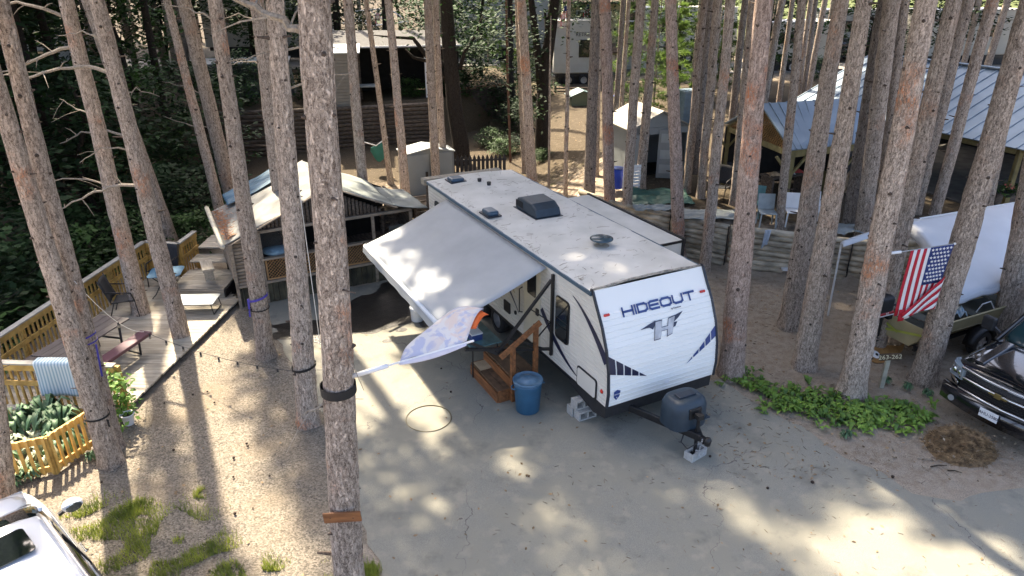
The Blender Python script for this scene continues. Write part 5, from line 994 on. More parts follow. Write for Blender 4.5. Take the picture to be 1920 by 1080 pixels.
MB().lathe([(.02, .0), (.25, .02), (.33, .08), (.28, .14), (.02, .15)], 18, K(-.05, .05, .62)).build('cushion', mat('blue_cushion', (.22, .33, .40), .8, .3, 6), ch, True); MB().tube([K(0, 0, .62), K(0, 0, .0)], .03, 8).build('leg', BLACK, ch); MB().tube([K(.2 * math.cos(a), .2 * math.sin(a), .02) for a in [k * .5236 for k in range(13)]], .012, 5).build('foot_ring', BLACK, ch)
MB().grid(lambda u, v: K(.11 + .01 * math.sin(v * 20), .3 * (2 * u - 1) * math.sqrt(max(0, 1 - (2 * v - 1) ** 2)), .88 + .3 * (2 * v - 1)), 8, 10).build('wicker_back', mat('wicker', (.03, .028, .025), .9, .5, 60), ch)
# dark log fence between cabin and trailer, grey door panel leaning
lf = thing('log_fence', 'dark log fence between the cabin and the rear of the trailer', 'fence', TP(9.3, -.4), TY)
for k in range(9): MB().tube([K(.02 * (k % 2), -.55, .12 + .17 * k), K(.02 * (k % 2), 1.2, .12 + .17 * k)], .08, 8).build('fence_log', DKLOG, lf, True)
for t in (-.5, .45, 1.2): MB().tube([K(-.12, t, 0), K(-.12, t, 1.85 - .2 * abs(t))], .06, 8).build('post', DKLOG, lf)
for a, b_ in ((K(-.2, -.7, 1.95), K(-.2, .9, 1.9)), (K(-.15, -.6, 1.75), K(.0, 1.0, 1.7))): MB().tube([a, b_], .035, 7).build('pole_rail', LOGT, lf, True)
gp = thing('leaning_panel', 'plain grey panel standing beside the cabin porch', 'panel', TP(8.5, -.75), TY); MB().box(K(0, 0, .75), (.04, .42, 1.3)).build('board', mat('grey_panel', (.10, .11, .10), .7, .2, 4), gp, bevel=.005); MB().box(K(-.03, 0, .06), (.1, .45, .1)).build('foot', DKLOG, gp)
# ---------------------------------------------------------------- white SUV in the lower left corner
CARW = mat('white_car_paint', (.74, .75, .76), .22, .02, 2, spec=.5, coat=.6); CHROME = mat('chrome', (.62, .63, .65), .12, .05, 5, metal=1.); SILVER = mat('silver_rail', (.35, .33, .31), .35, .1, 5, metal=.6); CGL = glass('car_glass', (.006, .008, .009), .03)
SV = Vector((-6.04, 6.17, 0)); SH = math.atan2(.66, -.75)
sv = thing('white_suv', 'white car with a sunroof parked at the lower left', 'car', SV, SH)
def loft(st, name, m, par, sub=1, close=True):
    mb = MB(); n = None; vs = []
    for x, pts in st:
        full = [(y, z) for y, z in pts] + [(-y, z) for y, z in reversed(pts) if y > 1e-6]; n = len(full); vs += [Vector((x, y, z)) for y, z in full]
    fs = [(i * n + k, (i + 1) * n + k, (i + 1) * n + (k + 1) % n, i * n + (k + 1) % n) for i in range(len(st) - 1) for k in range(n)]
    fs += [tuple(range(n)), tuple(range((len(st) - 1) * n + n - 1, (len(st) - 1) * n - 1, -1))]
    mb.add(vs, fs); o = mb.build(name, m, par, True)
    if sub: md = o.modifiers.new('s', 'SUBSURF'); md.levels = sub; md.render_levels = sub
    return o
def sec(w, zl, zb, wt=None): return [(w * .86, zl), (w, zl + .12), (w * 1.0, (zl + zb) / 2), (w * .985, zb - .08), (w * .93, zb), (0.001, zb + .04)]
loft([(-2.36, sec(.80, .45, 1.0)), (-2.25, sec(.88, .32, 1.02)), (-1.2, sec(.93, .25, 1.03)), (0, sec(.94, .24, 1.02)), (1.1, sec(.94, .25, 1.02)), (1.7, sec(.92, .28, 1.0)), (2.2, sec(.86, .34, .92)), (2.36, sec(.74, .42, .80))], 'body', CARW, sv, 2)
def gh(w, z0, z1, w1): return [(w, z0), (w * .5 + w1 * .5 + .015, (z0 + z1) / 2), (w1, z1 - .03), (w1 - .06, z1), (.001, z1 + .025)]
loft([(-2.2, gh(.84, 1.0, 1.25, .70)), (-1.9, gh(.86, 1.0, 1.66, .64)), (-.6, gh(.89, 1.0, 1.71, .67)), (.40, gh(.89, 1.0, 1.71, .66)), (.95, gh(.87, 1.0, 1.44, .70)), (1.52, gh(.84, .98, 1.12, .76))], 'greenhouse', CGL, sv, 1)
loft([(-1.98, [(.60, 1.62), (.655, 1.655), (.62, 1.705), (.001, 1.735)]), (-.6, [(.62, 1.67), (.685, 1.70), (.65, 1.755), (.001, 1.785)]), (.2, [(.62, 1.655), (.68, 1.685), (.645, 1.735), (.001, 1.765)]), (.42, [(.60, 1.62), (.66, 1.645), (.62, 1.695), (.001, 1.72)])], 'roof', CARW, sv, 1)
MB().prism([(a - .20, b_, 1.792) for a, b_ in rrect(.52, .78, .06)], (0, 0, .012)).build('sunroof', CGL, sv, bevel=.004)
for sy in (-1, 1):
    MB().tube([(-1.7, sy * .60, 1.75), (-1.5, sy * .61, 1.80), (.0, sy * .61, 1.815), (.22, sy * .60, 1.76)], [.02, .026, .026, .018], 8).build('roof_rail', SILVER, sv, True)
    MB().bar((1.50, sy * .79, 1.06), (.40, sy * .665, 1.69), .05, .06).build('pillar', CARW, sv, bevel=.015); MB().bar((-.2, sy * .89, 1.03), (-.2, sy * .69, 1.66), .07, .02).build('pillar', BLACKP, sv); MB().bar((-1.3, sy * .89, 1.03), (-1.3, sy * .67, 1.66), .09, .025).build('pillar', CARW, sv)
    MB().bar((1.25, sy * .885, 1.035), (-1.9, sy * .885, 1.04), .02, .03).build('window_trim', BLACKP, sv)
    mr_ = MB().lathe([(.02, -.09), (.075, -.07), (.10, 0), (.09, .06), (.05, .09)], 14, (.98, sy * 1.10, 1.14), Matrix.Rotation(rad(-90), 3, 'Y') @ Matrix.Diagonal((.85, 1.35, 1.))).build('mirror', CARW, sv, True); MB().bar((1.0, sy * .92, 1.06), (1.0, sy * 1.04, 1.10), .04, .04).build('mirror_arm', BLACKP, mr_)
    MB().lathe([(.001, 0), (.075, .0), (.08, -.012)], 14, (.885, sy * 1.10, 1.14), Matrix.Rotation(rad(-90), 3, 'Y') @ Matrix.Diagonal((.8, 1.3, 1.))).build('mirror_glass', mat('mirror_face', (.2, .25, .28), .05, .1, 4, metal=.9), mr_)
    for x_ in (-.1, -1.15): MB().bar((x_ + .5, sy * .945, .92), (x_ + .28, sy * .945, .925), .03, .03).build('door_handle', CHROME, sv, bevel=.008)
    for x_ in (1.45, -1.4): wheel(sv, (x_, sy * .80, .35), .35, .23, RX(-90 * sy))
MB().bar((1.50, -.75, 1.07), (1.50, .75, 1.07), .06, .02).build('wiper_cowl', BLACKP, sv)
loft([(1.50, [(.80, .98), (.82, 1.02), (.5, 1.06), (.001, 1.075)]), (1.8, [(.78, .96), (.80, 1.0), (.5, 1.045), (.001, 1.06)]), (2.22, [(.70, .86), (.72, .92), (.5, .965), (.001, .98)])], 'hood', CARW, sv, 1)
for sy in (-1, 1): MB().box((2.2, sy * .66, .78), (.2, .3, .14)).build('headlight', glass('lamp_glass', (.35, .37, .38), .08), sv, bevel=.04)
# ---------------------------------------------------------------- log retaining wall
GLOG = mat('grey_log', (.34, .295, .215), .9, .4, 3, (.56, .49, .37), bump=.45, bscale=18, stretch=(1, 1, 3), rnd=.22)
lw = thing('log_retaining_wall', 'curved grey log retaining wall behind the trailer front', 'wall', (5, 20, 0)); LO = Vector((5, 20, 0))
Wp = [Vector((x, y, 0)) for x, y in WALL[:9]]
for idx in ((0, 1, 2, 3), (3, 4), (4, 5, 6), (6, 7, 8)):
    P0 = [Wp[i] for i in idx]
    for k in range(8):
        r = .088 + R.uniform(-.012, .014); z = .08 + .155 * k; Q_ = []
        for A, B in zip(P0, P0[1:]):
            d = (B - A).normalized(); nr = Vector((d.y, -d.x, 0))
            for f in (0, .33, .66): Q_.append(A.lerp(B, f) - LO + Vector((0, 0, z + R.gauss(0, .007))) + nr * (.02 + R.gauss(0, .014)))
        Q_.append(P0[-1] - LO + Vector((0, 0, z)) + nr * .02); Q_[0] += (Q_[1] - Q_[0]).normalized() * R.uniform(.01, .05); Q_[-1] -= d * R.uniform(.01, .05)
        MB().tube(Q_, [r * (1 + R.uniform(-.08, .08)) for _ in Q_], 9).build('log', GLOG, lw, True)
    MB().tube([P0[-1] - LO + nr * .10, P0[-1] - LO + nr * .10 + Vector((0, 0, 1.22))], .014, 6).build('stake', BLACK, lw)
MB().box(Vector((7.75, 18.1, .22)) - LO, (.55, .12, .06)).build('pale_block', WHITE, lw)
cl = MB().grid(lambda u, v: Vector((.16 * u - .05 * v, -.02 - .03 * math.sin(u * 9), -.55 * v * (1 - .25 * u))), 6, 8).build('hanging_cloth', mat('pale_cloth', (.42, .48, .55), .85, .2, 6), smooth=True, solid=.006, loc=G(1432, 428, 1.3) + Vector((0, -.12, 0))); tag(cl, 'pale blue cloth hanging over the log wall', 'cloth')
# ---------------------------------------------------------------- boat on trailer
TANB = mat('tan_hull', (.36, .30, .16), .5, .08, 3, (.40, .34, .19)); BIN = mat('boat_inside', (.10, .11, .10), .7, .2, 5)
BA = Vector((8.25, 13.7, 0)); BB = Vector((11.7, 15.25, 0)); bd_ = (BB - BA).normalized()
bt = thing('fishing_boat', 'tan flat bottomed metal fishing boat on a trailer under the canopy', 'boat', BA, math.atan2(bd_.y, bd_.x))
BL = 4.6
def hull(x):
    f = x / BL; w = .78 * (1 - max(0, f - .55) ** 1.7 * 1.3); return w, .50 + .14 * max(0, f - .6), 1.0 + .10 * f
def hp_(x, side, lev):
    w, zb, zt = hull(x); q_ = {0: (w * .62, zb), 1: (w * .86, zb + (zt - zb) * .42), 2: (w * .90, zb + (zt - zb) * .46), 3: (w, zt)}[lev]; return Vector((x, side * q_[0], q_[1]))
xs = [BL * k / 12 for k in range(13)]
for sd in (-1, 1):
    mb = MB(); mb.add([hp_(x, sd, l) for x in xs for l in range(4)], [(i * 4 + l, i * 4 + l + 1, i * 4 + l + 5, i * 4 + l + 4) for i in range(12) for l in range(3)]); mb.build('hull_side', TANB, bt, solid=.012)
    MB().tube([hp_(x, sd, 3) + Vector((0, 0, .012)) for x in xs], .022, 6).build('gunwale', TANB, bt, True); MB().tube([hp_(x, sd, 2) for x in xs], .014, 5).build('hull_rib', TANB, bt, True)
mb = MB(); mb.add([hp_(x, s_, 0) for x in xs for s_ in (-1, 1)], [(2 * i, 2 * i + 1, 2 * i + 3, 2 * i + 2) for i in range(12)]); mb.build('hull_bottom', BIN, bt, solid=.012)
mb = MB(); mb.add([hp_(0, -1, 0), hp_(0, 1, 0), hp_(0, 1, 1), hp_(0, 1, 3), hp_(0, -1, 3), hp_(0, -1, 1)], [(0, 1, 2, 3, 4, 5)]); mb.build('transom', TANB, bt, solid=.02); mb = MB(); mb.add([hp_(BL, -1, 0), hp_(BL, 1, 0), hp_(BL, 1, 3), hp_(BL, -1, 3)], [(0, 1, 2, 3)]); mb.build('bow_panel', TANB, bt, solid=.02)
for x in (.75, 2.0, 3.2): MB().box((x, 0, .84), (.32, 1.30, .04)).build('bench', BIN, bt, bevel=.01)
mt_ = thing('outboard_motor', 'black outboard motor with red stripe clamped to the tan boat', 'motor', BA + Vector((0, 0, 0)), math.atan2(bd_.y, bd_.x))
def cw(x, y, z, a, b_, c_, m, nm, par, bev): return MB().box((x, y, z), (a, b_, c_)).build(nm, m, par, bevel=bev, segs=3)
cow = cw(-.28, .15, 1.28, .46, .34, .40, BLACKP, 'cowling', mt_, .09); cw(-.28, .15, 1.10, .475, .355, .07, mat('motor_red', (.35, .02, .02), .4, .1), 'stripe', cow, .03); cw(-.28, .15, 1.055, .47, .35, .02, WHITE, 'stripe', cow, .008)
text('30', .10, WHITE, cow, frame3((-.28, -.036, 1.10), (1, 0, 0), (0, 0, 1))); cw(-.26, .15, .80, .18, .12, .55, BLACK, 'leg', mt_, .03); cw(-.27, .15, .50, .34, .05, .08, BLACK, 'cavitation_plate', mt_, .01); MB().lathe([(.02, -.14), (.055, -.05), (.055, .1), (.02, .2)], 10, (-.26, .15, .38), Matrix.Rotation(rad(90), 3, 'Y')).build('gearcase', BLACK, mt_, True)
pr = MB()
for k in range(3): 
    a = k * 2.094; pr.quad((-.42, .15, .38), (-.44, .15 + .10 * math.cos(a - .4), .38 + .10 * math.sin(a - .4)), (-.42, .15 + .13 * math.cos(a), .38 + .13 * math.sin(a)), (-.40, .15 + .10 * math.cos(a + .4), .38 + .10 * math.sin(a + .4)))
pr.build('propeller', BLACK, mt_, solid=.008); cw(-.06, .15, 1.0, .12, .26, .2, BLACK, 'clamp_bracket', mt_, .02); MB().tube([(-.08, .1, 1.2), (.3, .0, 1.25)], .018, 6).build('tiller', BLACK, mt_)
bt2 = thing('boat_trailer', 'black boat trailer under the tan boat', 'trailer', BA, math.atan2(bd_.y, bd_.x)); mb = MB()
for sy in (-.55, .55): mb.bar((.1, sy, .42), (4.0, sy * .6, .42), .06, .09)
for x in (.3, 1.9, 3.4): mb.bar((x, -.6, .42), (x, .6, .42), .06, .07)
mb.bar((3.4, 0, .42), (5.6, 0, .45), .08, .09); mb.build('frame', BLACK, bt2)
for sy in (-1, 1): wheel(bt2, (1.9, sy * .78, .30), .30, .19, RX(-90 * sy)); MB().grid(lambda u, v: Vector((1.9 + .38 * math.cos(math.pi * u), sy * (.66 + .26 * v), .30 + .38 * math.sin(math.pi * u))), 12, 1).build('fender', BLACK, bt2, True, solid=.01)
def st3(x): return hp_(x, -1, 3)
sp = MB(); sp.bar(st3(2.95) + Vector((0, .9, .03)), st3(2.95) + Vector((0, -.01, .03)), .035, .006); sp.bar(st3(2.95) + Vector((0, -.02, .03)), hp_(2.85, -1, 0) + Vector((0, -.22, -.02)), .035, .006, (1, 0, 0)); sp = sp.build('ratchet_strap', mat('orange_strap', (.75, .08, .03), .6, .1), loc=BA); sp.rotation_euler.z = bt.rotation_euler.z; tag(sp, 'bright orange strap tied over the boat side', 'strap')
sp = MB(); sp.bar((-.02, -.75, .86), (-.06, .5, .55), .05, .006, (1, 0, 0)); sp.bar((-.05, -.2, .7), (-.02, .7, .95), .05, .006, (1, 0, 0)); sp = sp.build('tie_strap', mat('yellow_strap', (.36, .38, .06), .6, .1), loc=BA); sp.rotation_euler.z = bt.rotation_euler.z; tag(sp, 'yellow strap across the boat stern', 'strap')
rg = MB(); r_ = random.Random(2); rg.grid(lambda u, v: Vector((.3 * u - .15, .3 * v - .15, .10 + .08 * noise.noise((u * 5, v * 5, 2)) + .05 * math.sin(u * 11) - .25 * abs(v - .5) ** 2)), 14, 14); rg = rg.build('striped_rag', TOW, smooth=True, loc=BA + bd_ * 1.45 + Vector((.2, -.35, .92)), solid=.006); tag(rg, 'crumpled blue striped rag in the boat', 'rag')
MB().tube([(.0, 0, 0), (.05, -.05, .22), (.25, .0, .26), (.4, .02, .05)], .014, 6).build('x', WHITE).name = 'grab_loop'; o = bpy.data.objects['grab_loop']; o.location = BA + bd_ * 2.0 + Vector((.2, -.45, .9)); tag(o, 'thin white bent tube standing in the boat', 'tube')
# canopy over the boat: pipe frame and white tarp
WTARP = mat('white_tarp', (.62, .64, .67), .55, .05, 1.5, trans=.08); PIPE = mat('pvc_pipe', (.62, .62, .60), .5, .06)
cp_ = thing('boat_canopy', 'white tarp canopy on a pipe frame over the tan boat', 'canopy', (10, 15, 0)); CO = Vector((10, 15, 0))
A_, C_ = Vector((9.62, 16.45, 2.2)), Vector((14.2, 18.3, 2.2)); E_, F_ = Vector((9.45, 13.62, 1.48)), Vector((13.6, 15.6, 1.55))
def tarp(u, v):
    p = A_.lerp(C_, u).lerp(E_.lerp(F_, u), v); f = .07 * math.sin(math.pi * u * 3) * math.sin(math.pi * v); p.z += .18 * math.sin(math.pi * v) - f + .02 * noise.noise((u * 9, v * 6, 3)) - .05 * max(0, v - .85) / .15 * (1 + math.sin(u * 30)) * .5; return p - CO
MB().grid(tarp, 30, 18).build('tarp', WTARP, cp_, True, solid=.008); 
def skirt(u, v): p = tarp(u, 1.); return p + Vector((.02 * math.sin(u * 50) * v, -.03 * v, -.14 * v * (.5 + .5 * math.sin(u * 4 + 1))))
MB().grid(skirt, 50, 3).build('tarp_edge', WTARP, cp_, True, solid=.006); MB().grid(lambda u, v: tarp(0, u) + Vector((-.03 * v, 0, -.22 * v)), 14, 2).build('tarp_edge', WTARP, cp_, True, solid=.006)
ft = G(1552, 592); tp_ = ft + Vector((-.03, 0, 1.93)); fr_ = MB(); fr_.tube([ft - CO, tp_ - CO], .024, 8); fr_.build('pipe_post', PIPE, cp_); MB().tube([tp_ - CO, tp_ + Vector((.3, .15, .05)) - CO, A_ - CO], .024, 8).build('pipe_beam', PIPE, cp_); MB().tube([A_ - CO, C_ - CO], .024, 8).build('pipe_beam', PIPE, cp_)
for p in (A_, C_, F_, E_.lerp(A_, .3)): MB().tube([p - CO, Vector((p.x, p.y, hz(p.x, p.y))) - CO], .024, 8).build('pipe_post', PIPE, cp_)
MB().tube([E_.lerp(A_, .3) - CO, A_ - CO], .02, 8).build('pipe_beam', PIPE, cp_)
MB().grid(lambda u, v: tp_.lerp(A_, u * .45) + Vector((0, -.02 - .10 * v, .03 - .10 * v)) - CO, 10, 3).build('cloth_strip', WTARP, cp_, True, solid=.006)
# ---------------------------------------------------------------- american flag on a pole
p0, r0 = on_tree(47, 1660, 473); p1_ = AY(1790, 457, 12.35); uf = thing('american_flag', 'american flag hanging folded from a pole between two pines', 'flag', p0 + Vector((r0, -.05, 0))); UO = uf.location; q0 = Vector((0, 0, 0)); q1 = p1_ - UO
MB().tube([q0, q1], .012, 8).build('pole', SILVER, uf); MB().tube([q0 - Vector((.05, 0, 0)), q0 + (q1 - q0) * .14], .03, 8).build('bracket', WHITE, uf, True); MB().lathe([(.0, -.03), (.03, 0), (0, .03)], 8, q1).build('finial', WHITE, uf, True)
FR, FW, FB = mat('flag_red', (.48, .012, .03), .7, .08, 3, trans=.2), mat('flag_white', (.78, .77, .76), .7, .03, 3, trans=.2), mat('flag_blue', (.015, .035, .16), .7, .1, 3, trans=.2)
ha = q0 + (q1 - q0) * .29; hb = q0 + (q1 - q0) * .985; W = hb - ha; wl = W.length
def fp(a, b_, off=0.): return ha + W * a + Vector((.0 - .06 * b_ * a, -.02 - off + .03 * math.sin(a * 7 + b_ * 2) * b_, -b_ + .02 * math.sin(a * 5) * b_))
FLEN = 1.42
def strip(a0, a1, b0, b1, m, nm, off=0., n=8): return MB().grid(lambda u, v: fp(a0 + (a1 - a0) * u, b0 + (b1 - b0) * v, off), 3, n).build(nm, m, uf, True, solid=.003)
for k in range(13):
    a0, a1 = k / 13, (k + 1) / 13; b0 = 0 if k < 6 else .62
    b1 = FLEN if k < 4 else (FLEN - .06 * (k - 3))
    if k < 6: strip(a0, a1, 0, min(b1, 1.35), (FR, FW)[k % 2], 'stripe')
strip(6 / 13, 1.0, 0, .76, FB, 'canton'); star = MB(); star.add([(0, 0, 0)] + [(math.sin(k * math.pi / 5) * (.034 if k % 2 == 0 else .014), 0, math.cos(k * math.pi / 5) * (.034 if k % 2 == 0 else .014)) for k in range(10)], [(0, k + 1, (k + 1) % 10 + 1) for k in range(10)]); star = star.mesh('star', FW)
for i in range(9):
    for j in range(6 if i % 2 == 0 else 5):
        o = put('star', star, uf); o.location = fp(6 / 13 + (j + (.7 if i % 2 == 0 else 1.2)) / 6.4 * (7 / 13), .05 + .078 * i, .012)
for k in range(7):
    strip((6 + k) / 13, (7 + k) / 13, .76, 1.30 - .05 * k, (FR, FW)[k % 2], 'stripe', -.012)
# folded lower part: diagonal stripes lying in front
D0, D1 = (.12, 1.30), (1.04, .60)
for k in range(8):
    m = (FR, FW)[k % 2]; s0, s1 = k * .105, (k + 1) * .105
    def dg(u, v): a = D0[0] + (D1[0] - D0[0]) * u; b_ = D0[1] + (D1[1] - D0[1]) * u; s = s0 + (s1 - s0) * v; a2 = min(1.0, a + s * .30); return fp(a2, min(b_ + s * .72, 1.40 - .12 * a2), .045 + .02 * u)
    MB().grid(dg, 10, 2).build('folded_stripe', m, uf, True, solid=.003)
for k in range(5): strip(.08 + .14 * k, .08 + .14 * (k + 1), 1.22, 1.46 - .03 * k, (FR, FW)[(k + 0) % 2], 'stripe', .02, 3)
# ---------------------------------------------------------------- site sign, decoration, plants
sg = thing('site_sign', 'wooden campsite number sign 263-262 on a grey post', 'sign', G(1652, 726), rad(-6)); MB().box((0, 0, .34), (.085, .075, .70)).build('post', mat('grey_post', (.33, .32, .25), .85, .2, 6, bump=.3), sg, bevel=.008)
MB().bar((-.20, -.05, .72), (.20, -.05, .77), .03, .15).build('board', mat('sign_brown', (.07, .045, .025), .8, .3, 6), sg, bevel=.005); text('263-262', .135, mat('sign_cream', (.62, .55, .36), .7, .1), sg, frame3((0, -.069, .745), (1, 0, .125), (-.125, 0, 1)))
dc = thing('painted_cutout', 'orange painted wooden cutout with a big white eye by the boat', 'decoration', (8.15, 13.42, 0), rad(20)); MB().prism([(x, 0, z) for x, z in [(-.35, .12), (-.2, .34), (.05, .42), (.35, .38), (.62, .30), (.85, .36), (.62, .18), (.4, .06), (.1, .0), (-.2, .02)]], (0, .025, 0)).build('board', mat('orange_paint', (.42, .20, .06), .6, .3, 5, (.5, .28, .1)), dc); 
dc.rotation_euler.x = rad(-60); e = MB().lathe([(.10, 0), (.10, .012)], 18, (-.12, -.002, .22), RX(90)).build('eye', WHITE, dc); MB().lathe([(.035, 0), (.035, .006)], 12, (-.10, -.016, .21), RX(90)).build('pupil', BLACKP, e)
# low leafy ground cover right of the trailer
GC = mat('ground_cover', (.07, .17, .02), .55, .5, 5, (.26, .42, .06), trans=.25); r_ = random.Random(12); mb = MB()
ctr = g2([(1385, 712), (1440, 735), (1490, 745), (1540, 740), (1560, 765), (1610, 770), (1650, 765), (1620, 790), (1560, 785), (1700, 770), (1720, 790), (1480, 770), (1520, 765), (1660, 790), (1590, 775)])
for k in range(330):
    c = ctr[int(r_.random() ** 1.0 * len(ctr))]; x, y = c[0] + r_.gauss(0, .24), c[1] + r_.gauss(0, .2)
    for q_ in range(r_.randint(2, 5)):
        a = r_.uniform(0, 6.28); l = r_.uniform(.09, .27); d = Vector((math.cos(a), math.sin(a), 0)); s_ = Vector((-d.y, d.x, 0)) * l * .2; b0 = Vector((x, y, 0)); h = r_.uniform(.04, .16)
        mb.add([b0, b0 + d * l * .5 + s_ + Vector((0, 0, h)), b0 + d * l + Vector((0, 0, h * .7)), b0 + d * l * .5 - s_ + Vector((0, 0, h))], [(0, 1, 2, 3)])
tag(mb.build('ground_cover', GC, kind='stuff'), 'low bright green leafy ground cover beside the pavement', 'plants')
for i, (u, v) in enumerate([(1660, 718), (1700, 730), (1738, 742), (1585, 820)]):
    t = thing('weed', ['small weed at the sign post foot', 'small weed right of the sign post', 'small weed near the leaning pine', 'lone weed in front of the plant bed'][i], 'plant', G(u, v), i); o = put('leaves', HM[1], t); o.scale = (.35,) * 3
    for sl in o.material_slots: pass
# grass near the car
mb = MB(); r_ = random.Random(6)
GPX = [tuple(G(u, v).xy) + (w,) for u, v, w in [(165, 965, .3), (185, 1000, .4), (215, 1045, .5), (285, 1000, .45), (330, 1060, .5), (270, 1075, .5), (400, 1040, .35), (345, 985, .35), (430, 1075, .4), (250, 955, .25), (690, 1075, .12), (610, 1078, .15), (380, 925, .08), (500, 1078, .2)]]
for k in range(17000):
    c = r_.choice(GPX); x, y = c[0] + r_.gauss(0, c[2] * .62), c[1] + r_.gauss(0, c[2] * .62)
    if noise.noise((x * 2.2, y * 2.2, 5)) < -.05: continue
    a = r_.uniform(0, 6.28); l = r_.uniform(.03, .13); d = Vector((math.cos(a) * .5, math.sin(a) * .5, 1)) * l; w = Vector((-math.sin(a), math.cos(a), 0)) * .006; b0 = Vector((x, y, -.01)); mb.add([b0 - w, b0 + w, b0 + d], [(0, 1, 2)])
tag(mb.build('grass', mat('grass_blade', (.16, .24, .035), .6, .4, 3, (.44, .48, .08), trans=.3), kind='stuff'), 'sparse short grass on the gravel beside the white car', 'grass')
# raked pile of pine needles
pc = G(1800, 838); mb = MB(); mb.grid(lambda u, v: Vector(((u - .5) * 1.5, (v - .5) * 1.25, -.06 + .32 * max(0, math.cos(min(1, math.hypot(u - .5, v - .5) * 2.1) * math.pi / 2)) * (1 + .5 * noise.noise((u * 5, v * 5, 1))))), 30, 26)
pl = thing('needle_pile', 'raked brown pile of pine needles and leaves before the truck', 'pile', pc, .5); mb.build('mound', mat('needle_mound', (.13, .085, .045), .95, .5, 14, (.28, .18, .09), bump=.8, bscale=60), pl, True)
mb = MB(); r_ = random.Random(9)
for k in range(5200):
    x, y = r_.gauss(0, .36), r_.gauss(0, .28); rr = math.hypot(x / 1.5, y / 1.25); z = -.055 + .33 * max(0, math.cos(min(1, rr * 2.1) * math.pi / 2)) * (1 + .5 * noise.noise(((x / 1.5 + .5) * 5, (y / 1.25 + .5) * 5, 1))); a = r_.uniform(0, 6.28); l = r_.uniform(.04, .13); p = Vector((x, y, z)); e = p + Vector((math.cos(a) * l, math.sin(a) * l, r_.gauss(0, .025))); mb.tube([p, e], r_.uniform(.002, .005), 3, False)
mb.build('needles', mat('needle_strands', (.15, .085, .04), .9, .6, 9, (.40, .27, .14)), pl, kind='stuff')
mb = MB()
for k in range(70): leafcards(mb, (r_.gauss(0, .36), r_.gauss(0, .3), .16), 1, .08, (.02, .02, .06), r_, .6, .6)
mb.build('dry_leaves', mat('dry_leaf', (.24, .17, .10), .8, .5, 9, (.40, .32, .22)), pl, kind='stuff')
for i, (u, v, a, l) in enumerate([(1760, 875, .1, .3), (1735, 862, -.2, .28), (1790, 885, -.3, .22), (966, 0, 0, 0)][:3]):
    o = MB().tube([(-l / 2, 0, .01), (0, .02, .015), (l / 2, 0, .01)], [.012, .01, .005], 6).build('twig', DEAD if i == 1 else DBARK, loc=G(u, v), rotz=a); tag(o, ['dark twig lying before the needle pile', 'pale twig left of the needle pile', 'short dark twig below the needle pile'][i], 'twig')
# ---------------------------------------------------------------- black pickup truck
CARB = mat('black_car_paint', (.006, .007, .010), .12, .1, 3, spec=.6, coat=1.); 
th_ = math.atan2(-TB.y, -TB.x); tk_ = thing('black_pickup_truck', 'shiny black pickup truck with chrome grille parked at right', 'truck', Vector((8.72, 10.72, 0)), th_); tk_.scale = (1.06, 1.06, 1.1)
def ts(w, zl, zs, zt, crown=.04): return [(w * .9, zl), (w, zl + .12), (w, zs - .1), (w * .97, zs), (w * .86, zt - .01), (w * .45, zt + crown * .7), (.001, zt + crown)]
loft([(-5.6, ts(.98, .5, 1.0, 1.05)), (-5.5, ts(1.0, .45, 1.05, 1.08)), (-3.2, ts(1.0, .42, 1.05, 1.1)), (-1.6, ts(1.0, .42, 1.06, 1.15)), (-1.2, ts(1.0, .45, 1.05, 1.15, .06)), (-.55, ts(.99, .5, 1.0, 1.09, .06)), (-.2, ts(.97, .5, .95, 1.02, .05)), (-.04, ts(.94, .5, .88, .95, .03))], 'body', CARB, tk_, 2)
loft([(-4.1, gh(.92, 1.05, 1.75, .74)), (-3.9, gh(.94, 1.05, 1.86, .72)), (-2.6, gh(.95, 1.05, 1.88, .74)), (-2.1, gh(.95, 1.05, 1.80, .74)), (-1.6, gh(.93, 1.05, 1.36, .84)), (-1.22, gh(.90, 1.05, 1.16, .86))], 'greenhouse', glass('truck_glass', (.02, .05, .055), .03), tk_, 1)
loft([(-4.05, [(.70, 1.80), (.76, 1.84), (.70, 1.91), (.001, 1.94)]), (-2.6, [(.72, 1.83), (.78, 1.87), (.72, 1.94), (.001, 1.97)]), (-2.1, [(.70, 1.74), (.75, 1.78), (.70, 1.84), (.001, 1.87)])], 'roof', CARB, tk_, 1)
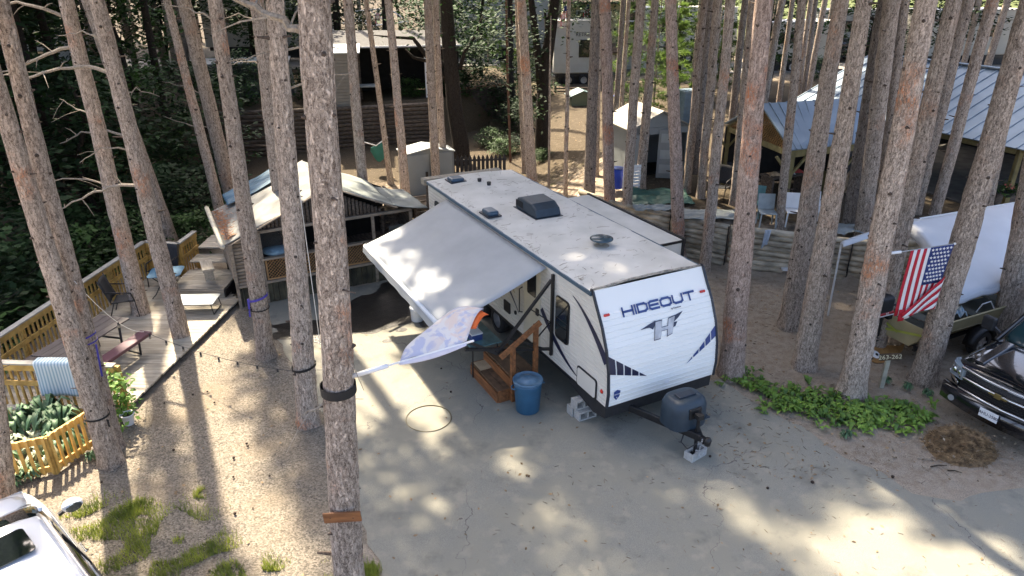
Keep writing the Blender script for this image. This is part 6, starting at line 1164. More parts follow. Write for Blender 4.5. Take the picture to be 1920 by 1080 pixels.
for sy in (-1, 1):
    MB().bar((-1.22, sy * .90, 1.12), (-2.1, sy * .75, 1.80), .07, .07).build('pillar', CARB, tk_, bevel=.02); MB().bar((-.25, sy * .60, 1.06), (-1.15, sy * .62, 1.20), .16, .05).build('hood_crease', CARB, tk_, bevel=.02, segs=3)
    hl = MB(); hl.prism([(.03, sy * .66, .76), (.035, sy * .66, .95), (-.10, sy * .93, .98), (-.30, sy * 1.0, .97), (-.26, sy * 1.005, .82), (-.06, sy * .94, .77)], (-.10, -sy * .03, 0)); hl = hl.build('headlight', glass('truck_lamp', (.22, .26, .28), .08), tk_, bevel=.015)
    for q_ in (.74, .86): MB().lathe([(.05, 0), (.045, .02), (.02, .03)], 12, (-.0 - (q_ - .66) * .35, sy * q_, .87), Matrix.Rotation(rad(90), 3, 'Y')).build('lamp_reflector', CHROME, hl)
    MB().bar((.04, sy * .70, .70), (-.20, sy * 1.01, .74), .03, .05).build('headlight_trim', CHROME, tk_, bevel=.01)
    wheel(tk_, (-.95, sy * .86, .40), .40, .27, RX(-90 * sy), spokes=6); wheel(tk_, (-4.55, sy * .86, .40), .40, .27, RX(-90 * sy), spokes=6)
    MB().grid(lambda u, v: Vector((-.95 + .47 * math.cos(math.pi * u), sy * (.985 + .04 * v), .40 + .47 * math.sin(math.pi * u))), 14, 1).build('wheel_arch', BLACKP, tk_, True, solid=.02); MB().lathe([(.44, 0), (.44, .012)], 24, (-.95, sy * .985, .42), RX(-90 * sy)).build('wheel_well', BLACK, tk_)
    mr_ = MB().box((-1.45, sy * 1.20, 1.28), (.12, .24, .26)).build('mirror', BLACKP, tk_, bevel=.04, segs=3); MB().bar((-1.42, sy * .95, 1.18), (-1.45, sy * 1.10, 1.24), .05, .05).build('mirror_arm', BLACKP, mr_)
def arc_bar(z, x, hh, m, nm, w=.68, bow=.07, dd=.04, par=None): 
    n = 12; mb = MB(); vs = []
    for k in range(n + 1):
        y_ = -w + 2 * w * k / n; xx = x - bow * (y_ / w) ** 2
        vs += [(xx, y_, z - hh / 2), (xx + dd, y_, z - hh / 2), (xx + dd, y_, z + hh / 2), (xx, y_, z + hh / 2)]
    return mb.add(vs, [(4 * k + a, 4 * k + (a + 1) % 4, 4 * k + 4 + (a + 1) % 4, 4 * k + 4 + a) for k in range(n) for a in range(4)]).build(nm, m, par or tk_, True)
GRL = mat('black_grille', (.01, .01, .011), .5, .4, 90)
gr = arc_bar(.80, .0, .42, GRL, 'grille', .70, .07, .03); arc_bar(.985, .02, .035, CHROME, 'chrome_bar', .72, .07, .05); arc_bar(.82, .03, .05, CHROME, 'chrome_bar', .72, .07, .05); arc_bar(.60, .02, .045, CHROME, 'chrome_bar', .70, .08, .05)
mb = MB()
for j in range(9):
    for k in range(22): y_ = -.66 + 1.32 * (k + .5 * (j % 2)) / 22; z_ = .62 + .042 * j; mb.box((.035 - .07 * (y_ / .7) ** 2, y_, z_), (.012, .034, .010), Matrix.Rotation(rad(0), 3, 'X'))
mb.build('grille_mesh', mat('grille_dark', (.03, .03, .032), .4, .2), gr, kind='stuff')
em = MB(); plate(em, [(-.16, .015), (-.06, .015), (-.05, .045), (.055, .045), (.045, .015), (.16, .015), (.15, -.02), (.05, -.02), (.04, -.045), (-.06, -.045), (-.05, -.02), (-.15, -.02)], (.085, 0, .82), (0, 1, 0), (0, 0, 1), .015); em.build('emblem', mat('gold_emblem', (.30, .24, .10), .3, .1, 4, metal=.8), gr, bevel=.004)
bm_ = MB(); 
arc_bar(.44, .02, .30, CARB, 'bumper', .98, .16, .10); pt_ = MB().box((.155, -.02, .47), (.012, .31, .155)).build('licence_plate', mat('plate_white', (.72, .73, .74), .4, .03), tk_, bevel=.004); text('AHU-2580', .072, NAVY, pt_, frame3((.1625, -.02, .47), (0, 1, 0), (0, 0, 1)))
for sy in (-.72, .72): MB().lathe([(.055, 0), (.055, .012)], 14, (.06, sy, .40), Matrix.Rotation(rad(90), 3, 'Y')).build('fog_lamp', glass('fog_glass', (.3, .3, .3), .1), tk_)
for sy in (-.35, .35): MB().bar((-1.2, sy, 1.175), (-1.25, sy + .55, 1.185), .02, .015).build('wiper', BLACKP, tk_)
# ---------------------------------------------------------------- pavilion with metal roof
METR = mat('metal_roof', (.16, .215, .27), .45, .12, 1.2, (.22, .28, .335), metal=.25); PTW = mat('green_timber', (.15, .125, .05), .8, .25, 5, (.21, .175, .07)); LAT2 = mat('brown_lattice', (.30, .17, .06), .8, .25, 6)
pv = thing('pavilion', 'open pavilion with blue grey ribbed metal roof and lattice gables', 'pavilion', G(1768, 247, 3.2)); PO = pv.location.copy(); pd = Vector((.9, .43, 0)).normalized(); pe = Vector((-pd.y, pd.x, 0))
Q = lambda d, e, z=0.: pd * d + pe * e + Vector((0, 0, z))
def roofplane(c, nm, nrib, ax):          # c: four corners eave0, eave1, ridge1, ridge0
    c = [Vector(p) for p in c]; nrm = (c[1] - c[0]).cross(c[3] - c[0]).normalized(); nrm = nrm if nrm.z > 0 else -nrm
    o = MB().prism(c, nrm * .03).build(nm, METR, pv)
    rm = None
    for k in range(nrib + 1):
        f = k / nrib; a = c[0].lerp(c[1], f) + nrm * .04; b_ = c[3].lerp(c[2], f) + nrm * .04; MB().bar(a, b_, .035, .035, nrm).build('roof_rib', METR, o)
    return o
kz = .4
roofplane([Q(-.1, -4.0, 0 - kz * .1), Q(-.1, 6.1, -kz * .1), Q(3.75, 6.1, kz * 3.75), Q(3.75, -4.0, kz * 3.75)], 'roof_panel', 24, 0); roofplane([Q(7.6, -4.0, 0 - .04), Q(7.6, 6.1, -.04), Q(3.75, 6.1, kz * 3.75), Q(3.75, -4.0, kz * 3.75)], 'roof_panel', 24, 0)
MB().bar(Q(3.75, -4.0, kz * 3.75 + .07), Q(3.75, 6.1, kz * 3.75 + .07), .25, .03).build('ridge_cap', METR, pv)
r0_ = G(1425, 196, 4.15) - PO; r1_ = G(1640, 183, 4.2) - PO; e0 = G(1482, 283, 3.2) - PO; e1 = G(1618, 269, 3.2) - PO; b0 = r0_ * 2 - e0; b0.z = e0.z; b1 = r1_ * 2 - e1; b1.z = e1.z
roofplane([e0, e1, r1_, r0_], 'roof_panel', 13, 0); roofplane([b0, b1, r1_, r0_], 'roof_panel', 13, 0)
FLZ = 1.2 - PO.z
def lattice(A, B, C, nm='gable_lattice', par=pv, m=LAT2, sp=.11):      # triangle A,B base and C peak
    A, B, C = Vector(A), Vector(B), Vector(C); ux = (B - A).normalized(); l = (B - A).length; up = Vector((0, 0, 1)); cx = (C - A).dot(ux); hz_ = (C - A).dot(up); mb = MB(); n = ux.cross(up)
    for sg in (1, -1):
        k = -hz_
        while k < l + hz_:
            pts = []
            for s in range(41):
                t = s / 40 * hz_; x = k + sg * t if sg > 0 else k + hz_ * 0 - t + 0
                top = hz_ * (x / cx if x < cx else (l - x) / (l - cx)) if 0 <= x <= l else -1
                if 0 <= x <= l and t <= top: pts.append((x, t))
            if len(pts) > 1: mb.bar(A + ux * pts[0][0] + up * pts[0][1] + n * .006 * sg, A + ux * pts[-1][0] + up * pts[-1][1] + n * .006 * sg, .01, .03, n)
            k += sp
    f = MB(); f.bar(A - up * .06, B - up * .06, .06, .16); f.bar(A, C, .04, .06); f.bar(B, C, .04, .06); f = f.build(nm, PTW, par); mb.build('lattice_slats', m, f, kind='stuff')
lattice(e0 + Vector((.08, .05, -.06)), b0 + Vector((.08, -.05, -.06)), r0_ + Vector((.08, 0, -.06))); lattice(Q(.1, -2.4, -.02), Q(7.4, -2.4, -.02), Q(3.75, -2.4, 1.42), sp=.14)
for i, (d, e) in enumerate(((.15, -2.3), (.15, 1.4), (.15, 5.8), (7.3, -2.3), (7.3, 1.4), (7.3, 5.8), (3.75, -2.3))): MB().box(Q(d, e, FLZ / 2), (.13, .13, -FLZ)).build('post', PTW, pv)
for p in (e0 + Vector((.12, .10, 0)), e1 + Vector((-.4, .05, 0)), b0 + Vector((.1, -.1, 0)), b1):
    MB().box(Vector((p.x, p.y, (FLZ + p.z) / 2)), (.12, .12, p.z - FLZ)).build('post', PTW, pv)
    for sx in (-1, 1): MB().bar(Vector((p.x, p.y, p.z - .75)), Vector((p.x, p.y, p.z - .15)) + (r1_ - r0_).normalized() * .5 * sx, .07, .07).build('brace', PTW, pv)
MB().bar(e0 + Vector((0, .05, -.1)), e1 + Vector((0, .05, -.1)), .06, .2).build('beam', PTW, pv); MB().bar(Q(.1, -2.2, -.12), Q(.1, 6.0, -.12), .07, .2).build('beam', PTW, pv)
MB().box(Q(3.7, 1.7, FLZ + .03), (7.4, 8.3, .06), Matrix.Rotation(math.atan2(pd.y, pd.x), 3, 'Z')).build('floor', mat('pavilion_floor', (.10, .095, .085), .8, .3, 3), pv)
MB().box(Q(3.7, 5.9, FLZ / 2), (7.2, .08, -FLZ), Matrix.Rotation(math.atan2(pd.y, pd.x), 3, 'Z')).build('back_wall', INK, pv); MB().box(Q(7.4, 1.7, FLZ / 2), (.08, 7.8, -FLZ), Matrix.Rotation(math.atan2(pd.y, pd.x), 3, 'Z')).build('side_wall', INK, pv)  # black panels added to make the open pavilion dark inside
MB().box(Q(1.3, 3.2, FLZ / 2), (.08, 4.2, -FLZ), Matrix.Rotation(math.atan2(pd.y, pd.x), 3, 'Z')).build('shade_panel', INK, pv)  # added black panel standing in for shade below the main eave
MB().bar(b0 + Vector((0, -.1, -1.0)), b1 + Vector((0, -.1, -1.0)), .06, 1.9).build('back_wall', INK, pv); MB().bar(b1 + Vector((-.1, 0, -1.0)), e1 + Vector((-.1, .9, -1.0)), .06, 1.9).build('side_wall', INK, pv)  # added black panels for the darkness under the small gable
# things on the terrace and under the pavilion
def onT_(u, v, z=1.2): return G(u, v, z)
GREY = mat('grey_metal', (.30, .34, .35), .5, .15, 5); 
patio_chair('black sling lawn chair by the pink front pine on the terrace', onT_(1348, 372), rad(140), 'chairs on the terrace'); patio_chair('second black lawn chair beside the first on the terrace', onT_(1385, 365), rad(200), 'chairs on the terrace')
def stack_chair(label, loc, rz, m):
    c = thing('plastic_chair', label, 'chair', loc, rz, 'chairs on the terrace'); MB().box((0, 0, .42), (.46, .44, .03)).build('seat', m, c, bevel=.01); MB().bar((0, -.21, .44), (0, -.30, .86), .46, .025, (0, 1, 0)).build('backrest', m, c, bevel=.01)
    for sx in (-.2, .2):
        for sy in (-.19, .19): MB().tube([(sx, sy, .42), (sx * 1.12, sy * 1.12, 0)], .022, 6).build('leg', m, c)
stack_chair('white plastic chair left under the pavilion edge', onT_(1485, 422), rad(170), WHITE); stack_chair('white plastic chair between the leaning pines on the terrace', onT_(1527, 420), rad(190), WHITE); stack_chair('grey metal stool on the terrace behind the pink front pine', onT_(1435, 424), rad(175), GREY)
stack_chair('teal chair left of the pavilion post', onT_(1410, 405), rad(150), mat('teal_plastic', (.08, .2, .2), .5, .2))
gl = thing('grill_table', 'cluttered wooden work table under the small gable', 'table', onT_(1465, 372), rad(24)); MB().box((0, 0, .78), (1.5, .6, .05)).build('table_top', DKLOG, gl)
for sx in (-.68, .68): MB().box((sx, 0, .39), (.07, .5, .76)).build('leg', DKLOG, gl)
for i, (x, col, lab) in enumerate([(-.45, (.45, .33, .2), 'tan bundle on the cluttered table'), (.1, (.5, .5, .48), 'pale folded cloth on the cluttered table'), (.45, (.35, .05, .04), 'red patterned cloth on the cluttered table')]):
    o = MB().grid(lambda u, v: Vector((.36 * (u - .5), .36 * (v - .5), .10 * math.cos((u - .5) * 2.6) * math.cos((v - .5) * 2.6) + .03 * noise.noise((u * 5, v * 5, i)))), 12, 12).build('cloth_bundle', mat('bundle_%s' % 'abc'[i], col, .85, .4, 8), smooth=True, solid=.01, loc=gl.location + Matrix.Rotation(rad(24), 3, 'Z') @ Vector((x, 0, .80))); tag(o, lab, 'cloth')
fw = thing('firewood_rack', 'stack of split firewood under the pavilion', 'firewood', onT_(1560, 372) + Vector((.4, .6, 0)), rad(24)); pw = mat('split_wood', (.38, .27, .16), .85, .3, 6, rnd=.25); lg = MB().tube([(0, -.2, 0), (0, .2, 0)], .055, 6).mesh('log', pw)
for j in range(6):
    for k in range(10): o = put('log', lg, fw); o.location = (-.6 + .125 * k + .06 * (j % 2), R.uniform(-.03, .03), .08 + .10 * j)
for sx in (-.7, .75): MB().box((sx, 0, .4), (.06, .4, .8)).build('upright', PTW, fw)
def drape(name, label, cat, c, w, h, m, amp=.06, sd=0):
    o = MB().grid(lambda u, v: Vector((w * (u - .5), h * (v - .5), .02 + amp * (.5 + noise.noise((u * 4 + sd, v * 4, sd))) + amp * .5 * noise.noise((u * 13, v * 13, sd)))), 26, 26).build(name, m, smooth=True, solid=.008, loc=c); tag(o, label, cat); return o
GT_ = mat('green_tarp', (.03, .10, .075), .55, .3, 3, (.07, .17, .13)); PT_ = mat('pale_tarp', (.27, .31, .31), .6, .15, 3, (.34, .37, .36))
drape('green_tarp', 'dark green tarp spread on the terrace behind the log wall', 'tarp', onT_(1235, 372), 1.9, 1.6, GT_, .12, 1); drape('pale_tarp', 'pale tarp lying along the log wall top', 'tarp', onT_(1225, 393), 1.2, .5, PT_, .08, 2); drape('pale_tarp', 'pale grey tarp on the terrace left of the pink front pine', 'tarp', onT_(1330, 405), 1.7, .9, PT_, .07, 3); drape('pale_tarp', 'pale tarp at the foot of the broad grey pine', 'tarp', onT_(1580, 432), 1.3, .7, PT_, .08, 4)
hb_ = thing('flower_basket', 'hanging flower basket by the right pavilion post', 'basket', onT_(1890, 362, 1.9), 0); mb = MB(); r_ = random.Random(3); leafcards(mb, (0, 0, .12), 160, .14, (.22, .22, .08), r_, .4, .4); mb.build('leaves', LEAF2, hb_); MB().lathe([(.08, -.12), (.2, .06)], 14, cap=False).build('bowl', BLACKP, hb_); mb = MB(); leafcards(mb, (0, -.02, .2), 16, .07, (.1, .1, .04), r_, .4, .9); mb.build('blooms', mat('pink_bloom', (.6, .14, .12), .6, .2), hb_); MB().tube([(0, 0, .05), (0, 0, 1.2)], .006, 5).build('hook', BLACK, hb_)
pp = thing('planter_box', 'long wooden planter before the right pavilion post', 'planter', onT_(1885, 385), rad(24)); MB().box((0, 0, .25), (1.8, .4, .5)).build('box', DKLOG, pp); mb = MB(); leafcards(mb, (0, 0, .55), 200, .16, (.6, .15, .06), r_, .4, .5); mb.build('leaves', LEAF, pp)
# ---------------------------------------------------------------- sheds
SHG = mat('shed_grey', (.23, .255, .255), .6, .08, 2); SHGD = mat('shed_grey_dark', (.12, .14, .145), .6, .08, 2); SHT = mat('shed_tan_roof', (.28, .265, .22), .7, .15, 2); OLV = mat('olive_shed', (.16, .18, .11), .6, .1, 2)
def shed(label, loc, rz, w, d, h, rise, wm, rm, door=None, open_=False, dm=SHG, over=.15):
    t = thing('storage_shed', label, 'shed', loc, rz)
    wl_ = MB()
    for (x, y, a, b_) in ((-w / 2, 0, .04, d), (w / 2, 0, .04, d), (0, d / 2, w, .04)): wl_.box((x, y, h / 2), (a, b_, h))
    if not open_: wl_.box((0, -d / 2, h / 2), (w, .04, h))
    else:
        wl_.box((-w * .36, -d / 2, h / 2), (w * .28, .04, h)); wl_.box((0, -d / 2, h - .12), (w, .04, .22))
    for y in (-d / 2, d / 2): wl_.prism([(-w / 2, y, h), (w / 2, y, h), (0, y, h + rise)], (0, .03, 0))
    wl_.build('wall', wm, t)
    for sx in (-1, 1): MB().prism([(0, -d / 2 - over, h + rise + .02), (0, d / 2 + over, h + rise + .02), (sx * (w / 2 + over), d / 2 + over, h - .06), (sx * (w / 2 + over), -d / 2 - over, h - .06)], (0, 0, .04)).build('roof', rm, t)
    return t
s1 = shed('grey shed with tan roof and an open white door', G(1215, 335, 1.2) + Vector((0, 1.0, 0)), rad(18), 2.1, 1.9, 1.75, .5, SHG, SHT, open_=True)
o = MB(); dz_ = 1.65; o.box((.36, 0, dz_ / 2 + .03), (.72, .035, dz_)); o = o.build('door', SHG, s1, loc=Vector((-.05, -1.0, 0)), rotz=rad(-28))
for z in (.35, .85, 1.4): MB().box((.36, -.022, z), (.56, .01, .30)).build('door_panel', mat('door_panel_grey', (.33, .36, .36), .55, .05), o)
MB().box((.66, -.03, .8), (.03, .03, .14)).build('handle', BLACK, o); MB().box((0, .2, .02), (2.0, 1.4, .03)).build('floor', INK, s1)
s2 = shed('small olive green plastic shed on the needle path', G(1087, 222, .45), rad(10), 1.2, .9, 1.25, .22, OLV, mat('teal_roof', (.10, .16, .16), .5, .1)); s3 = shed('grey storage cabinet shed behind the trailer with two doors', G(800, 362, 0) + Vector((0, .3, 0)), rad(22), 1.85, 1.0, 1.62, .10, SHGD, SHG, over=.06)
for sx in (-1, 1): d_ = MB().box((sx * .44, -.53, .80), (.84, .03, 1.5)).build('door', mat('cabinet_door', (.17, .195, .20), .6, .06, 2), s3, bevel=.01); MB().box((sx * .14, -.555, .75), (.10, .03, .30)).build('handle', BLACK, d_, bevel=.01)
bb = thing('slatted_crate', 'white slatted crate beside the grey shed', 'crate', G(1180, 352, 1.2), rad(15))
for k in range(8): MB().box((0, -.3, .06 + .105 * k), (.75, .03, .09)).build('slat', WHITE, bb); MB().box((.37, 0, .06 + .105 * k), (.03, .58, .09)).build('slat', WHITE, bb)
for sx in (-.34, .34): MB().box((sx, -.27, .45), (.05, .05, .9)).build('post', WHITE, bb)
br = thing('blue_barrel', 'bright blue barrel left of the white slatted crate', 'barrel', G(1156, 352, 1.2)); MB().lathe([(.20, 0), (.22, .05), (.23, .3), (.22, .6), (.2, .65)], 18).build('body', mat('barrel_blue', (.02, .06, .42), .5, .15, 4), br, True); MB().lathe([(.205, .65), (.205, .68), (0, .685)], 18).build('lid', BLUE, br)
o = drape('blue_tarp', 'bright blue tarp heap behind the olive shed', 'tarp', G(1160, 206, .5), 1.0, .8, mat('blue_tarp', (.03, .08, .48), .5, .2, 3), .7, 6)
db = thing('blue_bin', 'blue grey storage bin above the pavilion gable', 'bin', G(1290, 228, 1.2), rad(15)); MB().box((0, 0, .7), (1.0, .8, 1.4)).build('body', mat('bin_blue', (.10, .16, .21), .5, .15), db, bevel=.04); MB().box((0, 0, 1.42), (1.06, .86, .08)).build('lid', mat('bin_lid', (.14, .2, .24), .5, .1), db, bevel=.02)
# hammock, picket gate, cords behind the cabin
hm = thing('green_hammock', 'dark green hammock folded between two pines behind the cabin', 'hammock', AY(695, 270, 28.5)); HO = hm.location; MB().grid(lambda u, v: AY(695 + 28 * u, 277 - 12 * u + v * (6 + 28 * math.sin(math.pi * min(1, u * .75))), 28.6 + .25 * v) - HO, 14, 10).build('cloth', mat('hammock_green', (.02, .15, .13), .7, .2, 3), hm, True, solid=.01); MB().tube([AY(668, 262, 28.5) - HO, AY(705, 273, 28.6) - HO, AY(727, 257, 28.7) - HO], .025, 5).build('rope', WHITE, hm)
pg = thing('picket_gate', 'black spiked picket fence behind the rear trailer roof', 'fence', G(885, 340, 0), rad(8))
for k in range(16): MB().prism([(-1.3 + .17 * k, 0, .2), (-1.18 + .17 * k, 0, .2), (-1.18 + .17 * k, 0, .95), (-1.24 + .17 * k, 0, 1.08), (-1.3 + .17 * k, 0, .95)], (0, .02, 0)).build('picket', BLACKP, pg)
for z in (.35, .85): MB().box((0, .03, z), (2.8, .03, .08)).build('rail', BLACKP, pg)
rb = thing('roof_beam', 'weathered beam across the rear end behind the trailer roof', 'beam', TP(8.15, 1.1), TY); MB().box(K(0, 0, 2.62), (.25, 2.3, .16)).build('plank', DECKW[2], rb); 
for t in (-1.0, 1.0): MB().box(K(0, t, 1.28), (.1, .1, 2.55)).build('post', DKLOG, rb)
# ---------------------------------------------------------------- behind: log wall, dark shed, fence panel
bw = thing('dark_log_wall', 'long dark log wall behind the cabin and cabinet', 'wall', (-6, 33, 0)); BO = Vector((-6, 33, 0)); pts_ = [Vector((x, y, 0)) for x, y in [(-13, 31.6), (-8.42, 32.58), (-5.9, 33.36), (-3.4, 34.1)]]
for A, B in zip(pts_, pts_[1:]):
    d = (B - A).normalized(); nr = Vector((d.y, -d.x, 0))
    for k in range(11): MB().tube([A - BO + nr * .06 + Vector((0, 0, .1 + .185 * k)) + d * R.uniform(0, .04), B - BO + nr * .06 + Vector((0, 0, .1 + .185 * k)) - d * R.uniform(0, .04)], .095, 8).build('log', DKLOG, bw, True)
fp_ = thing('dark_plank_fence', 'dark vertical board fence with a log post behind the trailer', 'fence', (-1.5, 37, 0)); FQ = Vector((-1.5, 37, 0)); A, B = Vector((-3.1, 36.4, 0)), Vector((.1, 38.0, 0))
for k in range(20): p = A.lerp(B, k / 19) - FQ; MB().box(p + Vector((0, -.1, 1.1)), (.17, .03, 2.2 + R.uniform(-.05, .05)), Matrix.Rotation(.46, 3, 'Z')).build('board', mat('fence_dark', (.045, .036, .03), .9, .4, 4, rnd=.3), fp_)
MB().bar(A - FQ + Vector((0, -.15, 2.25)), B - FQ + Vector((0, -.15, 2.3)), .12, .1).build('top_rail', mat('rail_brown', (.16, .10, .06), .9, .3), fp_)
for k in range(9): MB().tube([A - FQ + Vector((-.2, -.35, .12 + .24 * k)), A - FQ + Vector((.2, -.3, .12 + .24 * k))], .12, 8).build('corner_log', DKLOG, fp_, True)
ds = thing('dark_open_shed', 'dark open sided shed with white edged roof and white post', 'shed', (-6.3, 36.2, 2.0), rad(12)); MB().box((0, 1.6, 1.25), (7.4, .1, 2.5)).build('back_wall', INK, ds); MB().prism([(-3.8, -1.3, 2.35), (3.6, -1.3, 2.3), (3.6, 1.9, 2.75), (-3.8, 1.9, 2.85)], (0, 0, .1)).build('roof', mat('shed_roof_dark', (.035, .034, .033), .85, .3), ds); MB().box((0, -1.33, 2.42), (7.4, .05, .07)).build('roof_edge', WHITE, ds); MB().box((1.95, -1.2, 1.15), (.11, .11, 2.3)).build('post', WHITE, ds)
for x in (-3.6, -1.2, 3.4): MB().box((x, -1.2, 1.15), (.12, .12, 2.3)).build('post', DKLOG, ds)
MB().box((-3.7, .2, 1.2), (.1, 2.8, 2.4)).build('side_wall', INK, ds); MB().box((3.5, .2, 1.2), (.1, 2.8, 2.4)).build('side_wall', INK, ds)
tb2 = thing('pale_table', 'pale table in front of the dark open shed', 'table', (-7.0, 34.2, 2.0), rad(12)); MB().box((0, 0, .75), (1.6, .8, .05)).build('table_top', SHG, tb2)
for sx in (-.7, .7): MB().box((sx, 0, .37), (.06, .7, .74)).build('leg', BLACK, tb2)
SIDG = mat('grey_siding', (.27, .25, .21), .7, .1, 3); gs_ = thing('grey_sided_hut', 'grey horizontal sided hut with pale eave behind the nearest pine', 'hut', (-8.0, 33.6, 1.9), rad(10))
for k in range(17): MB().box((0, -.6, .10 + .14 * k), (1.9, .03, .125), RX(6)).build('siding_board', SIDG, gs_)
MB().box((0, .2, 1.2), (1.88, 1.5, 2.4)).build('core', SIDG, gs_); MB().prism([(-1.1, -.8, 2.4), (1.1, -.8, 2.4), (1.1, 1.1, 2.6), (-1.1, 1.1, 2.6)], (0, 0, .06)).build('roof', SHG, gs_)
# ---------------------------------------------------------------- far campers, house, vehicles
CW = mat('camper_white', (.50, .50, .47), .5, .06, 2); CGY = mat('camper_grey', (.34, .355, .34), .5, .06, 2); CRM = mat('camper_cream', (.42, .40, .34), .55, .05, 2)
def camper(label, loc, rz, L_, W2, Hh, m, wins, txt=None, stripe=None, roofm=CW):
    t = thing('camper', label, 'camper', loc, rz); nz_ = 12
    b_ = MB(); b_.prism([(-L_ / 2, -W2 / 2, .75), (L_ / 2 - .15, -W2 / 2, .75), (L_ / 2, -W2 / 2, 1.2), (L_ / 2 - .25, -W2 / 2, Hh), (-L_ / 2, -W2 / 2, Hh)], (0, W2, 0)); b_.build('body', m, t, bevel=.05)
    for k in range(nz_): MB().box((-.1, -W2 / 2 - .008, .85 + (Hh - .95) * k / nz_), (L_ - .5, .016, .02)).build('siding_rib', m, t)
    MB().box((-.1, 0, Hh + .02), (L_ - .1, W2 + .06, .05)).build('roof', roofm, t); MB().box((0, 0, .62), (L_ - .4, W2 - .3, .22)).build('chassis', BLACK, t)
    for (x, z, w, h) in wins:
        f = MB().box((x, -W2 / 2 - .02, z), (w + .08, .03, h + .08)).build('window', BLACK, t, bevel=.02); MB().box((x, -W2 / 2 - .04, z), (w, .01, h)).build('pane', DARKG, f)
    for x in (-.5, .45): wheel(t, (x, -W2 / 2 + .12, .34), .34, .2, RX(90))
    MB().box((0, 0, 0.3), (L_ - .8, W2 - .6, .6)).build('skirt', BLACKP, t)
    if txt: text(txt, .30, BLACKP, t, frame3((txt_x, -W2 / 2 - .03, Hh - .75), (1, 0, 0), (0, 0, 1)))
    if stripe: MB().box((0, -W2 / 2 - .012, 1.15), (L_ - .4, .02, .14)).build('stripe', stripe, t)
    return t
txt_x = .45
p = G(1078, 172, .75); camper('white camper marked RETREAT with a dark window', Vector((p.x, p.y + 1.2, hz(p.x, p.y + 1) - .1)), rad(4), 2.9, 2.4, 3.75, CW, [(.75, 2.2, 1.3, .95)], 'RETREAT')
rd_ = thing('rail_stack', 'stack of dark horizontal rails in front of the RETREAT camper', 'fence', G(1080, 190, .7), rad(4))
for k in range(5): MB().box((0, 0, .1 + .16 * k), (2.6, .06, .09)).build('rail', DKLOG, rd_)
for sx in (-1.2, 1.2): MB().box((sx, .05, .45), (.08, .08, .9)).build('post', DKLOG, rd_)
camper('pale grey camper behind the leafy tree at the far road', Vector((-1.2, 52, hz(-1.2, 52))), rad(-6), 8.5, 2.5, 4.4, CGY, [(-2.6, 3.2, 1.2, 1.0), (1.4, 2.8, .9, .8)], None, None); camper('white camper far behind the nearest pine', Vector((-16, 50, hz(-16, 50) + .3)), rad(6), 8, 2.5, 4.2, CW, [(-2, 2.6, 1.2, .7), (1.5, 2.6, 1.4, .7)])
camper('grey green camper with pale window left of the cabin', Vector((-13.0, 36.5, .6)), rad(14), 4.2, 2.4, 3.0, mat('dark_camper', (.05, .058, .058), .6, .2, 2), [(-1.6, 2.1, 1.2, .8)], None, None, CW); camper('cream camper far behind the right pavilion roof', Vector((33, 55, 1.2)), rad(10), 8, 2.5, 3.8, CRM, [(-2, 2.4, 1.2, .7), (1, 2.4, 1.2, .7)]); camper('white camper above the metal roof at upper right', Vector((27, 58, 1.4)), rad(-8), 7.5, 2.5, 3.4, CGY, [(-1.5, 2.3, 1.1, .7), (1.5, 2.3, 1.1, .7)], None, BLUE); camper('white camper at the far upper middle right', Vector((12.5, 56, 1.3)), rad(5), 8, 2.5, 3.8, CW, [(-2, 2.5, 1.2, .7), (1.2, 2.5, 1.2, .7)], None, SHGD); camper('cream camper between trunks above the pavilion gable', Vector((19.5, 52, 1.2)), rad(12), 6, 2.4, 3.2, CRM, [(-1.2, 2.2, 1., .6)]); camper('white camper at far left among the leaves', Vector((-29, 46, .6)), rad(10), 8, 2.5, 3.6, CW, [(0, 2.2, 1.5, .7)])
hs = thing('yellow_house', 'pale yellow cabin with white framed windows and a porch at top', 'house', (6.2, 52, hz(6.2, 52) + 1.2), rad(3)); YS = mat('yellow_siding', (.52, .47, .26), .7, .08, 2)
for k in range(16): MB().box((0, -1.5, .12 + .2 * k), (5.2, .04, .19), RX(4)).build('siding_board', YS, hs)
MB().box((0, 0, 1.6), (5.15, 3, 3.3)).build('core', YS, hs); MB().prism([(-3, -2.2, 3.2), (3, -2.2, 3.2), (3, .2, 4.2), (-3, .2, 4.2)], (0, 0, .12)).build('roof', mat('brown_roof', (.12, .08, .055), .85, .2), hs)
for x in (-1.5, -.2, 1.6):
    f = MB().box((x, -1.56, 2.1), (1.05, .06, 1.35)).build('window', WHITE, hs); MB().box((x, -1.60, 2.42), (.86, .02, .52)).build('pane', DARKG, f); MB().box((x, -1.60, 1.80), (.86, .02, .52)).build('pane', DARKG, f)
MB().prism([(-3.4, -3.4, .25), (3, -3.4, .25), (3, -1.6, .6), (-3.4, -1.6, .6)], (0, 0, .1)).build('porch_roof', mat('porch_brown', (.16, .11, .07), .85, .2), hs)
def small_flag(label, loc):
    t = thing('small_flag', label, 'flag', loc); MB().tube([(0, 0, 0), (.3, -.2, .5)], .012, 6).build('pole', WHITE, t)
    for k in range(7): MB().grid(lambda u, v: Vector((.28 - .05 * k + .05 * u, -.2 + .02 * math.sin(v * 5), .42 - .62 * v - .08 * k)), 1, 5).build('stripe', (FR, FW)[k % 2], t, solid=.004)
    MB().grid(lambda u, v: Vector((.16 + .16 * u, -.23, .44 - .28 * v)), 2, 2).build('canton', FB, t, solid=.004)
small_flag('small american flag at the window of the yellow cabin', AY(1094, 22, 48)); small_flag('small american flag left of the yellow cabin window', AY(1052, 26, 45)); small_flag('small american flag by the white carport frame', AY(704, 28, 55))
ln = thing('carport_frame', 'white tube carport frame standing on the far lawn', 'frame', (-10.5, 56, hz(-10.5, 56)), rad(-25))
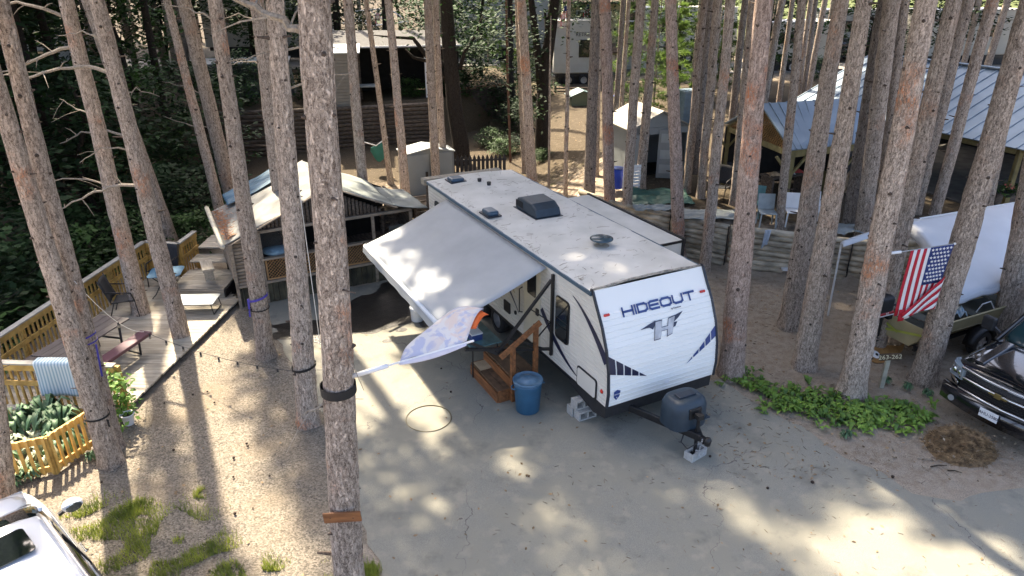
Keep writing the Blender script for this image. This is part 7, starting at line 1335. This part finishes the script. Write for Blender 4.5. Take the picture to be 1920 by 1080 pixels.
for y in (-2.5, 0, 2.5): MB().tube([(-1.7, y, 0), (-1.7, y, 2.0), (0, y, 2.9), (1.7, y, 2.0), (1.7, y, 0)], .04, 6).build('hoop', WHITE, ln)
for x, z in ((-1.7, 2.0), (0, 2.9), (1.7, 2.0)): MB().tube([(x, -2.5, z), (x, 2.5, z)], .04, 6).build('purlin', WHITE, ln)
def parked(label, loc, rz, m, nm='parked_car', cat='car'):
    t = thing(nm, label, cat, loc, rz, 'vehicles parked behind the pavilion'); loft([(-2.2, sec(.8, .45, .9)), (-2.1, sec(.88, .3, .95)), (0, sec(.9, .28, .95)), (1.4, sec(.9, .28, .95)), (2.1, sec(.84, .34, .82)), (2.25, sec(.72, .42, .72))], 'body', m, t, 1); loft([(-1.9, gh(.82, .92, 1.1, .7)), (-1.5, gh(.84, .92, 1.5, .62)), (.2, gh(.84, .92, 1.55, .64)), (1.1, gh(.8, .92, 1.0, .74))], 'greenhouse', CGL, t, 1)
    loft([(-1.45, [(.6, 1.46), (.64, 1.5), (.001, 1.56)]), (.2, [(.6, 1.5), (.65, 1.54), (.001, 1.6)])], 'roof', m, t, 0)
    for sy in (-1, 1):
        for x in (1.35, -1.3): wheel(t, (x, sy * .78, .33), .33, .2, RX(-90 * sy))
for i, (u, v, rz, m, lab) in enumerate([(1590, 95, 2.4, CARW, 'white car seen between trunks above the metal roof'), (1625, 85, 2.6, CARW, 'second white car right of the first above the metal roof'), (1752, 108, 2.3, CARB, 'black vehicle with a small flag behind the roof ridge'), (1850, 100, 2.5, CARW, 'white car at the upper right behind the roof'), (1545, 110, 2.4, CARB, 'dark car half hidden by thin pines above the pavilion')]):
    p = GT(u, v); parked(lab, p, rz, m)
small_flag('small american flag on the black vehicle behind the ridge', AY(1752, 82, GT(1752, 108).y - 1.2))
for i, (u, v, w, lab) in enumerate([(1175, 128, 1.2, 'white canopy top between the far trunks'), (1440, 110, 1.2, 'grey metal roofed shed left above the pavilion')]):
    p = GT(u, v); t = shed(lab, p, rad(10), 2.2, 1.8, 1.9, .5, CW if i == 0 else CRM, CW if i == 0 else METR)

# ---------------------------------------------------------------- litter on the soil
mb = MB(); r_ = random.Random(41)
for k in range(5200):
    f = r_.random()
    if f < .45: x, y = r_.uniform(3.6, 11), r_.uniform(9.5, 18)
    elif f < .8: x, y = r_.uniform(-8, 8), r_.uniform(20.5, 32)
    elif f < .9: x, y = r_.uniform(-7.2, -3), r_.uniform(6, 15)
    else: x, y = r_.uniform(-1, 9), r_.uniform(6, 10)
    if hz(x, y) > .05 and y < 23: continue
    if f > .9 and not pts_in(PAVE, x, y): continue
    z = hz(x, y) + (.012 if pts_in(PAVE, x, y) else .004); a = r_.uniform(0, 6.28); l = r_.uniform(.02, .09) if f > .8 else r_.uniform(.03, .14); p = Vector((x, y, z)); mb.tube([p, p + Vector((math.cos(a) * l, math.sin(a) * l, r_.uniform(0, .012)))], r_.uniform(.0015, .0045), 3, False)
tag(mb.build('fallen_twigs', mat('twig_litter', (.11, .08, .055), .9, .6, 9, (.36, .28, .19)), kind='stuff'), 'fallen needles and twigs scattered over the ground', 'litter')
mb = MB()
for k in range(2600):
    f = r_.random(); x, y = (r_.uniform(3.6, 11), r_.uniform(9.5, 18)) if f < .35 else (r_.uniform(-9, 8), r_.uniform(20.5, 34)) if f < .9 else (r_.uniform(-7, 9), r_.uniform(5, 15))
    if hz(x, y) > .05 and y < 23: continue
    leafcards(mb, (x, y, hz(x, y) + .015), 1, .07, (.01, .01, .004), r_, .97, .6)
tag(mb.build('fallen_leaves', mat('litter_leaf', (.10, .065, .035), .85, .6, 5, (.38, .26, .14)), kind='stuff'), 'dry leaves scattered over the ground', 'leaves')
